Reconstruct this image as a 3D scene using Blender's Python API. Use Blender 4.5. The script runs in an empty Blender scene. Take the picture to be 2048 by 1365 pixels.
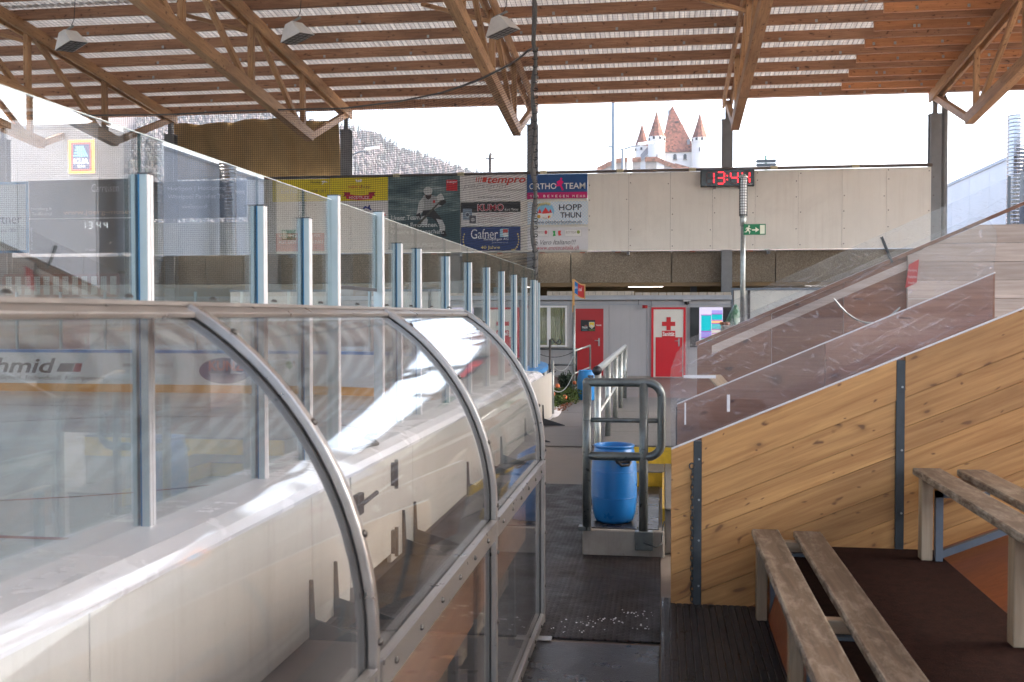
import bpy, math, random
from mathutils import Vector, Matrix
random.seed(7)
sc = bpy.context.scene
COL = sc.collection

# ------------------------------------------------------------------ camera
F, CX, CY, VX, VY, H = 2050.0, 1024.0, 682.5, 1325.0, 630.0, 1.75
PITCH = math.atan((CY - VY) / F)
YAW = math.atan2(VX - CX, math.hypot(F, CY - VY))
cam_d = bpy.data.cameras.new('camera')
cam = bpy.data.objects.new('camera', cam_d)
COL.objects.link(cam)
cam.location = (0, 0, H)
cam.rotation_euler = (math.pi / 2 - PITCH, 0, YAW)
cam_d.sensor_width = 36
cam_d.lens = F / 2048 * 36
cam_d.clip_start = 0.05
cam_d.clip_end = 6000
cam_d.dof.use_dof = True
cam_d.dof.focus_distance = 14.0
cam_d.dof.aperture_fstop = 6.3
sc.camera = cam

# ------------------------------------------------------------------ world, sun, exposure
SUN_EL, SUN_AZ = math.radians(46), math.radians(78)     # azimuth clockwise from +Y (view axis)
w = bpy.data.worlds.new('World')
sc.world = w
w.use_nodes = True
wn = w.node_tree
sky = wn.nodes.new('ShaderNodeTexSky')
sky.sky_type = 'NISHITA'
sky.sun_disc = False
sky.sun_elevation = SUN_EL
sky.sun_rotation = SUN_AZ
sky.air_density = 1.0
sky.dust_density = 6.0
sky.ozone_density = 1.0
bg = wn.nodes['Background']
wn.links.new(sky.outputs[0], bg.inputs[0])
bg.inputs[1].default_value = 0.15
sun_d = bpy.data.lights.new('sun', 'SUN')
sun_d.energy = 1.1
sun_d.angle = math.radians(14)
sun_d.color = (1.0, 0.94, 0.86)
sun = bpy.data.objects.new('sun', sun_d)
COL.objects.link(sun)
sdir = Vector((math.sin(SUN_AZ) * math.cos(SUN_EL), math.cos(SUN_AZ) * math.cos(SUN_EL), math.sin(SUN_EL)))
sun.rotation_euler = sdir.to_track_quat('Z', 'Y').to_euler()
sun.location = (30, -30, 40)
sc.view_settings.view_transform = 'Standard'
sc.view_settings.look = 'None'
sc.view_settings.exposure = 3.05
sc.view_settings.gamma = 1.0
sc.cycles.use_denoising = True
sc.cycles.max_bounces = 14
sc.cycles.diffuse_bounces = 6
sc.cycles.glossy_bounces = 5
sc.cycles.transmission_bounces = 6
sc.cycles.transparent_max_bounces = 40
sc.cycles.caustics_reflective = False
sc.cycles.caustics_refractive = False
sc.cycles.sample_clamp_indirect = 6

# ------------------------------------------------------------------ pixel -> world helper (photo is 2048x1365)
_fw = Vector((-math.sin(YAW) * math.cos(PITCH), math.cos(YAW) * math.cos(PITCH), -math.sin(PITCH)))
_rt = Vector((math.cos(YAW), math.sin(YAW), 0))
_up = _rt.cross(_fw)
_C = Vector((0, 0, H))
def at(x, y, X=None, Y=None, Z=None):
    d = _fw * F + _rt * (x - CX) - _up * (y - CY)
    t = (X - _C.x) / d.x if X is not None else (Y / d.y if Y is not None else (Z - _C.z) / d.z)
    return _C + t * d
def prect(r, Y):
    x0, y0, x1, y1 = r
    ym, xm = (y0 + y1) / 2, (x0 + x1) / 2
    return at(x0, ym, Y=Y).x, at(x1, ym, Y=Y).x, at(xm, y1, Y=Y).z, at(xm, y0, Y=Y).z

# ------------------------------------------------------------------ materials
def nodes(m):
    m.use_nodes = True
    nt = m.node_tree
    return nt, nt.nodes['Principled BSDF']
def N(nt, t, **kw):
    n = nt.nodes.new(t)
    for k, v in kw.items():
        setattr(n, k, v)
    return n
def mapping(nt, scale=(1, 1, 1), coord='Object', rnd=False):
    tc = N(nt, 'ShaderNodeTexCoord')
    mp = N(nt, 'ShaderNodeMapping')
    mp.inputs['Scale'].default_value = scale
    nt.links.new(tc.outputs[coord], mp.inputs[0])
    if rnd:
        oi = N(nt, 'ShaderNodeObjectInfo')
        mu = N(nt, 'ShaderNodeMath', operation='MULTIPLY')
        mu.inputs[1].default_value = 37.0
        nt.links.new(oi.outputs['Random'], mu.inputs[0])
        nt.links.new(mu.outputs[0], mp.inputs['Location'])
    return mp.outputs[0]
def ramp(nt, src, stops):
    r = N(nt, 'ShaderNodeValToRGB')
    el = r.color_ramp.elements
    while len(el) < len(stops):
        el.new(0.5)
    for e, (p, c) in zip(el, stops):
        e.position = p
        e.color = (*c, 1) if len(c) == 3 else c
    nt.links.new(src, r.inputs[0])
    return r.outputs[0]
def noise(nt, vec, scale, detail=4, rough=0.6, dist=0.0):
    n = N(nt, 'ShaderNodeTexNoise')
    n.inputs['Scale'].default_value = scale
    n.inputs['Detail'].default_value = detail
    n.inputs['Roughness'].default_value = rough
    n.inputs['Distortion'].default_value = dist
    nt.links.new(vec, n.inputs['Vector'])
    return n.outputs['Fac']
def mixc(nt, fac, a, b, mode='MIX'):
    m = N(nt, 'ShaderNodeMix', data_type='RGBA', blend_type=mode)
    for sock, v in ((m.inputs[0], fac), (m.inputs[6], a), (m.inputs[7], b)):
        if isinstance(v, (int, float)):
            sock.default_value = v
        elif isinstance(v, tuple):
            sock.default_value = (*v, 1)
        else:
            nt.links.new(v, sock)
    return m.outputs[2]
def bump(nt, bsdf, h, strength=0.3, dist=0.01):
    b = N(nt, 'ShaderNodeBump')
    b.inputs['Strength'].default_value = strength
    b.inputs['Distance'].default_value = dist
    nt.links.new(h, b.inputs['Height'])
    nt.links.new(b.outputs[0], bsdf.inputs['Normal'])
def sca(c, k):
    return tuple(min(1, v * k) for v in c)

def pm(name, c, rough=0.55, metal=0.0, var=0.25, scale=6.0, bmp=0.15, fine=60.0, dirt=0.0, dirtc=(0.12, 0.09, 0.06), coord='Object'):
    m = bpy.data.materials.new(name)
    nt, b = nodes(m)
    v = mapping(nt, coord=coord, rnd=True)
    n1 = noise(nt, v, scale, 6, 0.65)
    col = ramp(nt, n1, [(0.25, sca(c, 1 - var)), (0.75, sca(c, 1 + var * 0.6))])
    if dirt > 0:
        n2 = noise(nt, v, scale * 0.6, 8, 0.75, 0.6)
        f = ramp(nt, n2, [(0.52, (0, 0, 0)), (0.75, (dirt, dirt, dirt))])
        col = mixc(nt, f, col, dirtc)
    nt.links.new(col, b.inputs['Base Color'])
    n3 = noise(nt, v, fine, 4, 0.6)
    r = ramp(nt, n1, [(0.2, (max(0.02, rough - 0.12),) * 3), (0.8, (min(1, rough + 0.12),) * 3)])
    nt.links.new(r, b.inputs['Roughness'])
    b.inputs['Metallic'].default_value = metal
    if bmp:
        bump(nt, b, n3, bmp, 0.004)
    return m

def wood(name, c1, c2, rough=0.6, knots=0.0, knotc=(0.12, 0.05, 0.02), gs=1.0, wear=0.0, wearc=(0.5, 0.45, 0.38), bmp=0.2, edge=0.0):
    m = bpy.data.materials.new(name)
    nt, b = nodes(m)
    v = mapping(nt, (1.2 * gs, 22 * gs, 22 * gs), rnd=True)
    n1 = noise(nt, v, 1.6, 8, 0.62, 0.5)
    v2 = mapping(nt, (0.5 * gs, 2.2 * gs, 2.2 * gs), rnd=True)
    n2 = noise(nt, v2, 1.2, 3, 0.5, 0.3)
    col = ramp(nt, n1, [(0.28, c1), (0.5, tuple((a + d) / 2 for a, d in zip(c1, c2))), (0.72, c2)])
    tone = ramp(nt, n2, [(0.3, (0.72, 0.70, 0.68)), (0.7, (1.12, 1.1, 1.06))])
    col = mixc(nt, 1.0, col, tone, 'MULTIPLY')
    oi = N(nt, 'ShaderNodeObjectInfo')
    tone2 = ramp(nt, oi.outputs['Random'], [(0, (0.8, 0.78, 0.76)), (1, (1.1, 1.1, 1.1))])
    col = mixc(nt, 1.0, col, tone2, 'MULTIPLY')
    if knots:
        v3 = mapping(nt, (4.2, 7.5, 7.5), rnd=True)
        vo = N(nt, 'ShaderNodeTexVoronoi', voronoi_dimensions='2D')
        vo.inputs['Scale'].default_value = knots
        sp = N(nt, 'ShaderNodeSeparateXYZ'); cb = N(nt, 'ShaderNodeCombineXYZ'); ad = N(nt, 'ShaderNodeMath', operation='ADD')
        nt.links.new(v3, sp.inputs[0]); nt.links.new(sp.outputs[1], ad.inputs[0]); nt.links.new(sp.outputs[2], ad.inputs[1])
        nt.links.new(sp.outputs[0], cb.inputs[0]); nt.links.new(ad.outputs[0], cb.inputs[1])
        nz = N(nt, 'ShaderNodeTexNoise'); nz.inputs['Scale'].default_value = 0.9
        nt.links.new(cb.outputs[0], nz.inputs['Vector'])
        dv = N(nt, 'ShaderNodeVectorMath', operation='MULTIPLY_ADD')
        nt.links.new(nz.outputs['Color'], dv.inputs[0]); dv.inputs[1].default_value = (1.3, 1.3, 0)
        nt.links.new(cb.outputs[0], dv.inputs[2])
        nt.links.new(dv.outputs[0], vo.inputs['Vector'])
        f = ramp(nt, vo.outputs['Distance'], [(0.03, (1, 1, 1)), (0.065, (0.85, 0.85, 0.85)), (0.085, (0.25, 0.25, 0.25)), (0.15, (0, 0, 0))])
        g1 = N(nt, 'ShaderNodeSeparateColor'); nt.links.new(vo.outputs['Color'], g1.inputs[0])
        t1 = N(nt, 'ShaderNodeMath', operation='GREATER_THAN'); t1.inputs[1].default_value = 0.62
        nt.links.new(g1.outputs[1], t1.inputs[0])
        m1 = N(nt, 'ShaderNodeMath', operation='MULTIPLY'); nt.links.new(f, m1.inputs[0]); nt.links.new(t1.outputs[0], m1.inputs[1])
        halo = ramp(nt, vo.outputs['Distance'], [(0.08, (0.5, 0.5, 0.5)), (0.30, (0, 0, 0))])
        m0 = N(nt, 'ShaderNodeMath', operation='MULTIPLY'); nt.links.new(halo, m0.inputs[0]); nt.links.new(t1.outputs[0], m0.inputs[1])
        col = mixc(nt, m0.outputs[0], col, tuple(a * .8 for a in c1))
        col = mixc(nt, m1.outputs[0], col, knotc)
        vo2 = N(nt, 'ShaderNodeTexVoronoi', voronoi_dimensions='2D')
        vo2.inputs['Scale'].default_value = knots * 1.9
        nt.links.new(dv.outputs[0], vo2.inputs['Vector'])
        g2 = N(nt, 'ShaderNodeSeparateColor')
        nt.links.new(vo2.outputs['Color'], g2.inputs[0])
        th = N(nt, 'ShaderNodeMath', operation='GREATER_THAN'); th.inputs[1].default_value = 0.66
        nt.links.new(g2.outputs[0], th.inputs[0])
        f2 = ramp(nt, vo2.outputs['Distance'], [(0.04, (1, 1, 1)), (0.075, (0.5, 0.5, 0.5)), (0.12, (0, 0, 0))])
        m3 = N(nt, 'ShaderNodeMath', operation='MULTIPLY')
        nt.links.new(f2, m3.inputs[0]); nt.links.new(th.outputs[0], m3.inputs[1])
        col = mixc(nt, m3.outputs[0], col, knotc)
    if wear:
        v4 = mapping(nt, (3, 9, 9), rnd=True)
        n4 = noise(nt, v4, 2.0, 8, 0.75, 0.4)
        f = ramp(nt, n4, [(0.48, (0, 0, 0)), (0.72, (wear,) * 3)])
        col = mixc(nt, f, col, wearc)
    if edge:
        tc = N(nt, 'ShaderNodeTexCoord'); sp2 = N(nt, 'ShaderNodeSeparateXYZ'); ab = N(nt, 'ShaderNodeMath', operation='ABSOLUTE')
        nt.links.new(tc.outputs['Object'], sp2.inputs[0]); nt.links.new(sp2.outputs[1], ab.inputs[0])
        e1 = ramp(nt, ab.outputs[0], [(edge - .014, (0, 0, 0)), (edge, (1, 1, 1))])
        e2 = ramp(nt, noise(nt, mapping(nt, (9, 30, 30), rnd=True), 1.0, 6, 0.7), [(0.42, (0, 0, 0)), (0.6, (0.9, 0.9, 0.9))])
        col = mixc(nt, mixc(nt, 1.0, e1, e2, 'MULTIPLY'), col, wearc)
    nt.links.new(col, b.inputs['Base Color'])
    b.inputs['Roughness'].default_value = rough
    bump(nt, b, n1, bmp, 0.004)
    return m

def clear(name, tint, rough=0.01, f0=0.04, haze=0.05, hazec=(0.75, 0.78, 0.8), hscale=3.0, scratch=0.0, boost=1.0, stretch=(1, 1, 1), wav=0.0):
    """thin clear sheet: straight-through transmission, Schlick reflection, a film of dirt and scratches"""
    m = bpy.data.materials.new(name)
    m.use_nodes = True
    nt = m.node_tree
    nt.nodes.remove(nt.nodes['Principled BSDF'])
    out = nt.nodes['Material Output']
    tr = N(nt, 'ShaderNodeBsdfTransparent')
    tr.inputs[0].default_value = (*tint, 1)
    gl = N(nt, 'ShaderNodeBsdfGlossy')
    gl.inputs['Roughness'].default_value = rough
    lw = N(nt, 'ShaderNodeLayerWeight')
    lw.inputs[0].default_value = 0.5
    p5 = N(nt, 'ShaderNodeMath', operation='POWER')
    p5.inputs[1].default_value = 5.0
    nt.links.new(lw.outputs['Facing'], p5.inputs[0])
    ma = N(nt, 'ShaderNodeMath', operation='MULTIPLY_ADD')
    ma.inputs[1].default_value = (1 - f0) * boost
    ma.inputs[2].default_value = f0
    ma.use_clamp = True
    nt.links.new(p5.outputs[0], ma.inputs[0])
    mx = N(nt, 'ShaderNodeMixShader')
    nt.links.new(ma.outputs[0], mx.inputs[0])
    nt.links.new(tr.outputs[0], mx.inputs[1])
    nt.links.new(gl.outputs[0], mx.inputs[2])
    v = mapping(nt, stretch, rnd=True)
    if wav:
        nb = noise(nt, v, 1.7, 2, 0.4)
        bp = N(nt, 'ShaderNodeBump')
        bp.inputs['Strength'].default_value = wav
        bp.inputs['Distance'].default_value = 0.02
        nt.links.new(nb, bp.inputs['Height'])
        nt.links.new(bp.outputs[0], gl.inputs['Normal'])
    df = N(nt, 'ShaderNodeBsdfDiffuse')
    df.inputs[0].default_value = (*hazec, 1)
    n1 = noise(nt, v, hscale, 8, 0.6, 0.0)
    f = ramp(nt, n1, [(0.35, (haze * 0.25,) * 3), (0.75, (haze * 1.6,) * 3)])
    if scratch:
        vs = mapping(nt, (3.0, 3.0, 30.0), rnd=True)
        vr = N(nt, 'ShaderNodeVectorRotate', rotation_type='EULER_XYZ')
        vr.inputs['Rotation'].default_value = (0, 0.5, 0)
        tc = N(nt, 'ShaderNodeTexCoord')
        nt.links.new(tc.outputs['Object'], vr.inputs['Vector'])
        mp = N(nt, 'ShaderNodeMapping')
        mp.inputs['Scale'].default_value = (1.3, 1.3, 15)
        nt.links.new(vr.outputs[0], mp.inputs[0])
        n2 = noise(nt, mp.outputs[0], 3.0, 2, 0.5, 0.5)
        f2 = ramp(nt, n2, [(0.605, (0, 0, 0)), (0.622, (scratch,) * 3), (0.64, (scratch * 0.3,) * 3), (0.66, (0, 0, 0))])
        n3 = noise(nt, v, 22.0, 3, 0.5)
        f3 = ramp(nt, n3, [(0.70, (0, 0, 0)), (0.75, (scratch * .8,) * 3)])
        nm = noise(nt, v, 2.3, 3, 0.5)
        f2 = mixc(nt, 1.0, f2, ramp(nt, nm, [(0.42, (0.06, 0.06, 0.06)), (0.62, (0.8, 0.8, 0.8))]), 'MULTIPLY')
        # a second set, steeper and shorter
        vr2 = N(nt, 'ShaderNodeVectorRotate', rotation_type='EULER_XYZ')
        vr2.inputs['Rotation'].default_value = (0, -0.35, 0)
        nt.links.new(tc.outputs['Object'], vr2.inputs['Vector'])
        mp2 = N(nt, 'ShaderNodeMapping')
        mp2.inputs['Scale'].default_value = (3.5, 3.5, 24)
        nt.links.new(vr2.outputs[0], mp2.inputs[0])
        n4 = noise(nt, mp2.outputs[0], 3.0, 2, 0.5, 0.6)
        f4 = ramp(nt, n4, [(0.64, (0, 0, 0)), (0.66, (scratch * .7,) * 3), (0.70, (0, 0, 0))])
        f = mixc(nt, 1.0, f, f4, 'ADD')
        f = mixc(nt, 1.0, f, f2, 'ADD')
        f = mixc(nt, 1.0, f, f3, 'ADD')
    m2 = N(nt, 'ShaderNodeMixShader')
    nt.links.new(f, m2.inputs[0])
    nt.links.new(mx.outputs[0], m2.inputs[1])
    nt.links.new(df.outputs[0], m2.inputs[2])
    nt.links.new(m2.outputs[0], out.inputs[0])
    return m

def emit(name, c, s):
    m = bpy.data.materials.new(name)
    nt, b = nodes(m)
    b.inputs['Base Color'].default_value = (*sca(c, 0.3), 1)
    b.inputs['Emission Color'].default_value = (*c, 1)
    b.inputs['Emission Strength'].default_value = s
    return m

_print = {}
def ink(c, rough=0.5):
    k = tuple(round(v, 3) for v in c)
    if k not in _print:
        _print[k] = pm('print_%d' % len(_print), c, rough, 0, 0.1, 1.5, 0.0)
    return _print[k]

# special materials -------------------------------------------------
def mat_aggregate():
    m = bpy.data.materials.new('washed_concrete')
    nt, b = nodes(m)
    v = mapping(nt)
    vo = N(nt, 'ShaderNodeTexVoronoi')
    vo.inputs['Scale'].default_value = 75
    nt.links.new(v, vo.inputs['Vector'])
    g = N(nt, 'ShaderNodeSeparateColor')
    nt.links.new(vo.outputs['Color'], g.inputs[0])
    col = ramp(nt, g.outputs[0], [(0.0, (0.13, 0.105, 0.075)), (0.45, (0.21, 0.17, 0.125)), (0.8, (0.26, 0.215, 0.16)), (1.0, (0.36, 0.32, 0.255))])
    n = noise(nt, v, 0.7, 6, 0.6)
    col = mixc(nt, 1.0, col, ramp(nt, n, [(0.3, (0.75, 0.73, 0.7)), (0.7, (1.1, 1.1, 1.1))]), 'MULTIPLY')
    nt.links.new(col, b.inputs['Base Color'])
    b.inputs['Roughness'].default_value = 0.85
    bump(nt, b, vo.outputs['Distance'], 0.5, 0.01)
    return m
def mat_ridged(name, c, sx, sy, rough=0.45, h=0.006, off=0.5):
    m = bpy.data.materials.new(name)
    nt, b = nodes(m)
    v = mapping(nt, (sx, sy, 1))
    br = N(nt, 'ShaderNodeTexBrick')
    br.offset = off
    br.inputs['Color1'].default_value = (1, 1, 1, 1)
    br.inputs['Color2'].default_value = (0.9, 0.9, 0.9, 1)
    br.inputs['Mortar'].default_value = (0, 0, 0, 1)
    br.inputs['Scale'].default_value = 1.0
    br.inputs['Brick Width'].default_value = 1.0
    br.inputs['Row Height'].default_value = 1.0
    br.inputs['Mortar Size'].default_value = 0.16
    br.inputs['Mortar Smooth'].default_value = 0.6
    nt.links.new(v, br.inputs['Vector'])
    v2 = mapping(nt)
    n = noise(nt, v2, 2.2, 8, 0.7, 0.5)
    n2 = noise(nt, v2, 30, 5, 0.7)
    col = ramp(nt, n, [(0.3, sca(c, 0.65)), (0.7, sca(c, 1.5))])
    col = mixc(nt, 1.0, col, ramp(nt, n2, [(0.3, (0.7, 0.7, 0.7)), (0.75, (1.35, 1.3, 1.3))]), 'MULTIPLY')
    col = mixc(nt, 1.0, col, ramp(nt, br.outputs['Color'], [(0, (0.22, 0.22, 0.22)), (1, (1.3, 1.25, 1.25))]), 'MULTIPLY')
    nt.links.new(col, b.inputs['Base Color'])
    r = ramp(nt, n, [(0.35, (rough - 0.18,) * 3), (0.65, (rough + 0.2,) * 3)])
    nt.links.new(r, b.inputs['Roughness'])
    bump(nt, b, br.outputs['Color'], 0.9, h)
    return m
def mat_ice():
    m = bpy.data.materials.new('ice')
    nt, b = nodes(m)
    v = mapping(nt)
    n = noise(nt, v, 0.35, 6, 0.6)
    col = ramp(nt, n, [(0.3, (0.58, 0.655, 0.67)), (0.7, (0.74, 0.81, 0.83))])
    v2 = mapping(nt, (1, 1, 1))
    wv = N(nt, 'ShaderNodeTexWave', wave_type='RINGS')
    wv.inputs['Scale'].default_value = 1.1
    wv.inputs['Distortion'].default_value = 22
    wv.inputs['Detail'].default_value = 4
    nt.links.new(v2, wv.inputs['Vector'])
    f = ramp(nt, wv.outputs['Fac'], [(0.90, (0, 0, 0)), (0.96, (0.35, 0.35, 0.35))])
    col = mixc(nt, f, col, (0.85, 0.88, 0.9))
    nt.links.new(col, b.inputs['Base Color'])
    r = ramp(nt, n, [(0.3, (0.14,) * 3), (0.7, (0.28,) * 3)])
    nt.links.new(r, b.inputs['Roughness'])
    b.inputs['Specular IOR Level'].default_value = 0.4
    bump(nt, b, wv.outputs['Fac'], 0.03, 0.01)
    return m
def mat_corrugated():
    m = bpy.data.materials.new('corrugated_sheet')
    nt, b = nodes(m)
    v = mapping(nt)
    n = noise(nt, v, 0.8, 7, 0.7)
    vs = mapping(nt, (9, 0.5, 1))
    n2 = noise(nt, vs, 1.0, 5, 0.6)
    col = ramp(nt, n, [(0.3, (0.60, 0.57, 0.54)), (0.7, (0.80, 0.78, 0.75))])
    col = mixc(nt, 1.0, col, ramp(nt, n2, [(0.3, (0.82, 0.8, 0.78)), (0.7, (1.05, 1.05, 1.05))]), 'MULTIPLY')
    nt.links.new(col, b.inputs['Base Color'])
    b.inputs['Roughness'].default_value = 0.8
    tl = N(nt, 'ShaderNodeBsdfTranslucent')           # light-passing fibre sheet; translucency added to brighten roof and hall
    nt.links.new(col, tl.inputs[0])
    mx = N(nt, 'ShaderNodeMixShader')
    mx.inputs[0].default_value = 0.078
    nt.links.new(b.outputs[0], mx.inputs[1])
    nt.links.new(tl.outputs[0], mx.inputs[2])
    nt.links.new(mx.outputs[0], nt.nodes['Material Output'].inputs[0])
    return m
def mat_perforated(name, c):
    m = pm(name, c, 0.5, 0.2, 0.12, 0.8, 0.0)
    nt = m.node_tree
    b = nt.nodes['Principled BSDF']
    n = noise(nt, mapping(nt, (1, 1, 1)), 34, 2, 0.5)
    src = b.inputs['Base Color'].links[0].from_socket
    nt.links.new(mixc(nt, 1.0, src, ramp(nt, n, [(0.35, (0.72, 0.72, 0.74)), (0.65, (1.15, 1.15, 1.15))]), 'MULTIPLY'), b.inputs['Base Color'])
    return m
def mat_tiles(name, c):
    m = bpy.data.materials.new(name)
    nt, b = nodes(m)
    v = mapping(nt, (1, 1, 1))
    vo = N(nt, 'ShaderNodeTexVoronoi')
    vo.inputs['Scale'].default_value = 1.5
    nt.links.new(v, vo.inputs['Vector'])
    g = N(nt, 'ShaderNodeSeparateColor')
    nt.links.new(vo.outputs['Color'], g.inputs[0])
    col = ramp(nt, g.outputs[0], [(0, sca(c, 0.45)), (0.5, c), (1, sca(c, 1.5))])
    n = noise(nt, v, 0.25, 5, 0.6)
    col = mixc(nt, ramp(nt, n, [(0.55, (0, 0, 0)), (0.75, (0.5, 0.5, 0.5))]), col, (0.12, 0.10, 0.05))
    nt.links.new(col, b.inputs['Base Color'])
    b.inputs['Roughness'].default_value = 0.85
    return m
def mat_forest(name, cols, scale=0.11):
    m = bpy.data.materials.new(name)
    nt, b = nodes(m)
    v = mapping(nt)
    vo = N(nt, 'ShaderNodeTexVoronoi')
    vo.inputs['Scale'].default_value = scale
    nt.links.new(v, vo.inputs['Vector'])
    g = N(nt, 'ShaderNodeSeparateColor')
    nt.links.new(vo.outputs['Color'], g.inputs[0])
    k = len(cols) - 1
    col = ramp(nt, g.outputs[0], [(i / k, c) for i, c in enumerate(cols)])
    nt.links.new(col, b.inputs['Base Color'])
    b.inputs['Roughness'].default_value = 0.95
    return m

M = {}
M['truss'] = wood('truss_wood', (0.32, 0.17, 0.085), (0.60, 0.37, 0.19), 0.6, 1.1, (0.10, 0.045, 0.02))
M['purlin'] = wood('purlin_wood', (0.25, 0.125, 0.072), (0.46, 0.26, 0.155), 0.65, 0.8, (0.09, 0.04, 0.02))
M['purlin_warm_lit'] = wood('warm_lit_purlin_wood', (0.42, 0.18, 0.075), (0.62, 0.30, 0.14), 0.55, 0.9, (0.16, 0.06, 0.02))  # warm light on the right-hand roof is put into this orange tone
M['spruce'] = wood('spruce_board', (0.36, 0.165, 0.048), (0.62, 0.35, 0.125), 0.5, 1.0, (0.17, 0.075, 0.025), bmp=0.12)
M['bench_top'] = wood('weathered_bench_wood', (0.055, 0.037, 0.024), (0.165, 0.12, 0.083), 0.6, 0, wear=0.55, wearc=(0.40, 0.355, 0.29), edge=0.07)
M['bench_leg'] = wood('bench_leg_wood', (0.27, 0.20, 0.13), (0.46, 0.37, 0.26), 0.65)
M['phenolic'] = wood('phenolic_plywood', (0.13, 0.056, 0.034), (0.24, 0.118, 0.072), 0.35, 0.5, (0.05, 0.025, 0.02), bmp=0.05)
M['brown_ply'] = wood('brown_plywood', (0.20, 0.10, 0.066), (0.34, 0.20, 0.145), 0.45, 0.5, (0.10, 0.045, 0.03), bmp=0.05)
M['grey_wood'] = wood('greyed_board', (0.36, 0.29, 0.25), (0.56, 0.48, 0.43), 0.6)
M['red_ply'] = wood('red_brown_plywood', (0.20, 0.055, 0.02), (0.33, 0.11, 0.045), 0.35, bmp=0.05)
M['shelter_wood'] = wood('shelter_bench_wood', (0.24, 0.115, 0.06), (0.40, 0.215, 0.12), 0.45)
M['carpet'] = pm('brown_carpet', (0.024, 0.011, 0.0085), 0.97, 0, 0.6, 30, 0.9, 130, 0.4, (0.03, 0.017, 0.014))
M['ridge'] = pm('ridge_rubber', (0.018, 0.0145, 0.015), 0.33, 0, 0.5, 12, 0.3, 90)
M['ridged'] = mat_ridged('ridged_mat', (0.022, 0.019, 0.020), 29, 50, 0.36, 0.006, 0.0)
M['ribbed'] = mat_ridged('ribbed_mat', (0.022, 0.019, 0.020), 16, 38, 0.52, 0.005, 0.5)
M['rubber'] = pm('rubber_plate', (0.022, 0.02, 0.022), 0.3, 0, 0.6, 5, 0.6, 90, 0.35, (0.07, 0.066, 0.07))
M['tile'] = pm('rubber_tile', (0.17, 0.16, 0.16), 0.6, 0, 0.25, 3, 0.4, 120, 0.3, (0.08, 0.075, 0.08))
M['brown_floor'] = pm('worn_concrete_floor', (0.21, 0.18, 0.16), 0.6, 0, 0.3, 2.2, 0.3, 90, 0.4, (0.10, 0.085, 0.075))
M['red_floor'] = pm('red_brown_floor', (0.17, 0.115, 0.105), 0.55, 0, 0.25, 1.2, 0.2, 60)
M['platform_mat'] = pm('platform_mat', (0.15, 0.145, 0.135), 0.6, 0, 0.45, 22, 0.8, 140, 0.4, (0.06, 0.06, 0.055))
M['concrete'] = pm('concrete', (0.33, 0.31, 0.28), 0.8, 0, 0.25, 5, 0.4, 90, 0.5, (0.15, 0.13, 0.10))
M['yellow'] = pm('worn_yellow_paint', (0.62, 0.40, 0.02), 0.5, 0, 0.3, 9, 0.3, 70, 0.8, (0.16, 0.12, 0.05))
M['galv'] = pm('galvanised_steel', (0.36, 0.39, 0.38), 0.42, 0.7, 0.35, 12, 0.1, 50)
M['dark_steel'] = pm('dark_galvanised_steel', (0.115, 0.13, 0.13), 0.33, 0.45, 0.35, 14, 0.12, 60)
M['steel_post'] = pm('black_steel', (0.05, 0.058, 0.062), 0.45, 0.4, 0.4, 10, 0.2, 60)
M['blue_steel'] = pm('blue_grey_steel', (0.13, 0.16, 0.19), 0.45, 0.2, 0.2, 10, 0.1, 60)
M['column'] = pm('painted_column', (0.19, 0.195, 0.20), 0.5, 0.1, 0.2, 3, 0.1, 40)
M['alu'] = pm('aluminium', (0.36, 0.335, 0.31), 0.33, 0.75, 0.15, 14, 0.08, 90)
M['alu_dark'] = pm('dull_aluminium', (0.34, 0.32, 0.30), 0.4, 0.6, 0.2, 10, 0.1, 60)
M['bolt'] = pm('dark_bolt', (0.07, 0.065, 0.06), 0.4, 0.6, 0.3, 30, 0.1)
M['gasket'] = pm('black_gasket', (0.012, 0.012, 0.013), 0.6, 0, 0.1, 10, 0)
M['post_face'] = pm('pale_blue_post', (0.42, 0.51, 0.53), 0.4, 0.15, 0.12, 3, 0.05, 60, 0.25, (0.3, 0.33, 0.33))
M['post_white'] = pm('white_post_strip', (0.70, 0.69, 0.70), 0.4, 0, 0.08, 4, 0.05)
M['post_blue'] = pm('blue_edge_strip', (0.02, 0.16, 0.33), 0.4, 0, 0.15, 6, 0.05)
M['board'] = pm('white_board', (0.64, 0.61, 0.54), 0.4, 0, 0.1, 1.4, 0.05, 40, 0.22, (0.38, 0.33, 0.27))
M['sill'] = pm('white_sill', (0.86, 0.86, 0.88), 0.25, 0, 0.05, 2, 0.04, 40, 0.08, (0.45, 0.44, 0.45))
M['cap_blue'] = pm('blue_cap', (0.02, 0.24, 0.60), 0.4, 0, 0.15, 3, 0.05)
M['kick'] = pm('yellow_kick_strip', (0.80, 0.36, 0.06), 0.45, 0, 0.15, 3, 0.05)
def mat_scuffed():
    m = pm('scuffed_board', (0.72, 0.73, 0.72), 0.4, 0, 0.06, 1.5, 0.03)
    nt = m.node_tree
    b = nt.nodes['Principled BSDF']
    v = mapping(nt, (1, 1, 1.6))
    n = noise(nt, v, 16, 6, 0.75, 0.8)
    f = ramp(nt, n, [(0.60, (0, 0, 0)), (0.66, (0.7, 0.7, 0.7))])
    src = b.inputs['Base Color'].links[0].from_socket
    nt.links.new(mixc(nt, f, src, (0.12, 0.11, 0.11)), b.inputs['Base Color'])
    return m
M['scuffed'] = mat_scuffed()
M['bracket'] = pm('dark_bracket', (0.06, 0.062, 0.068), 0.5, 0.4, 0.35, 12, 0.15)
M['ice'] = mat_ice()
M['agg'] = mat_aggregate()
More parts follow.
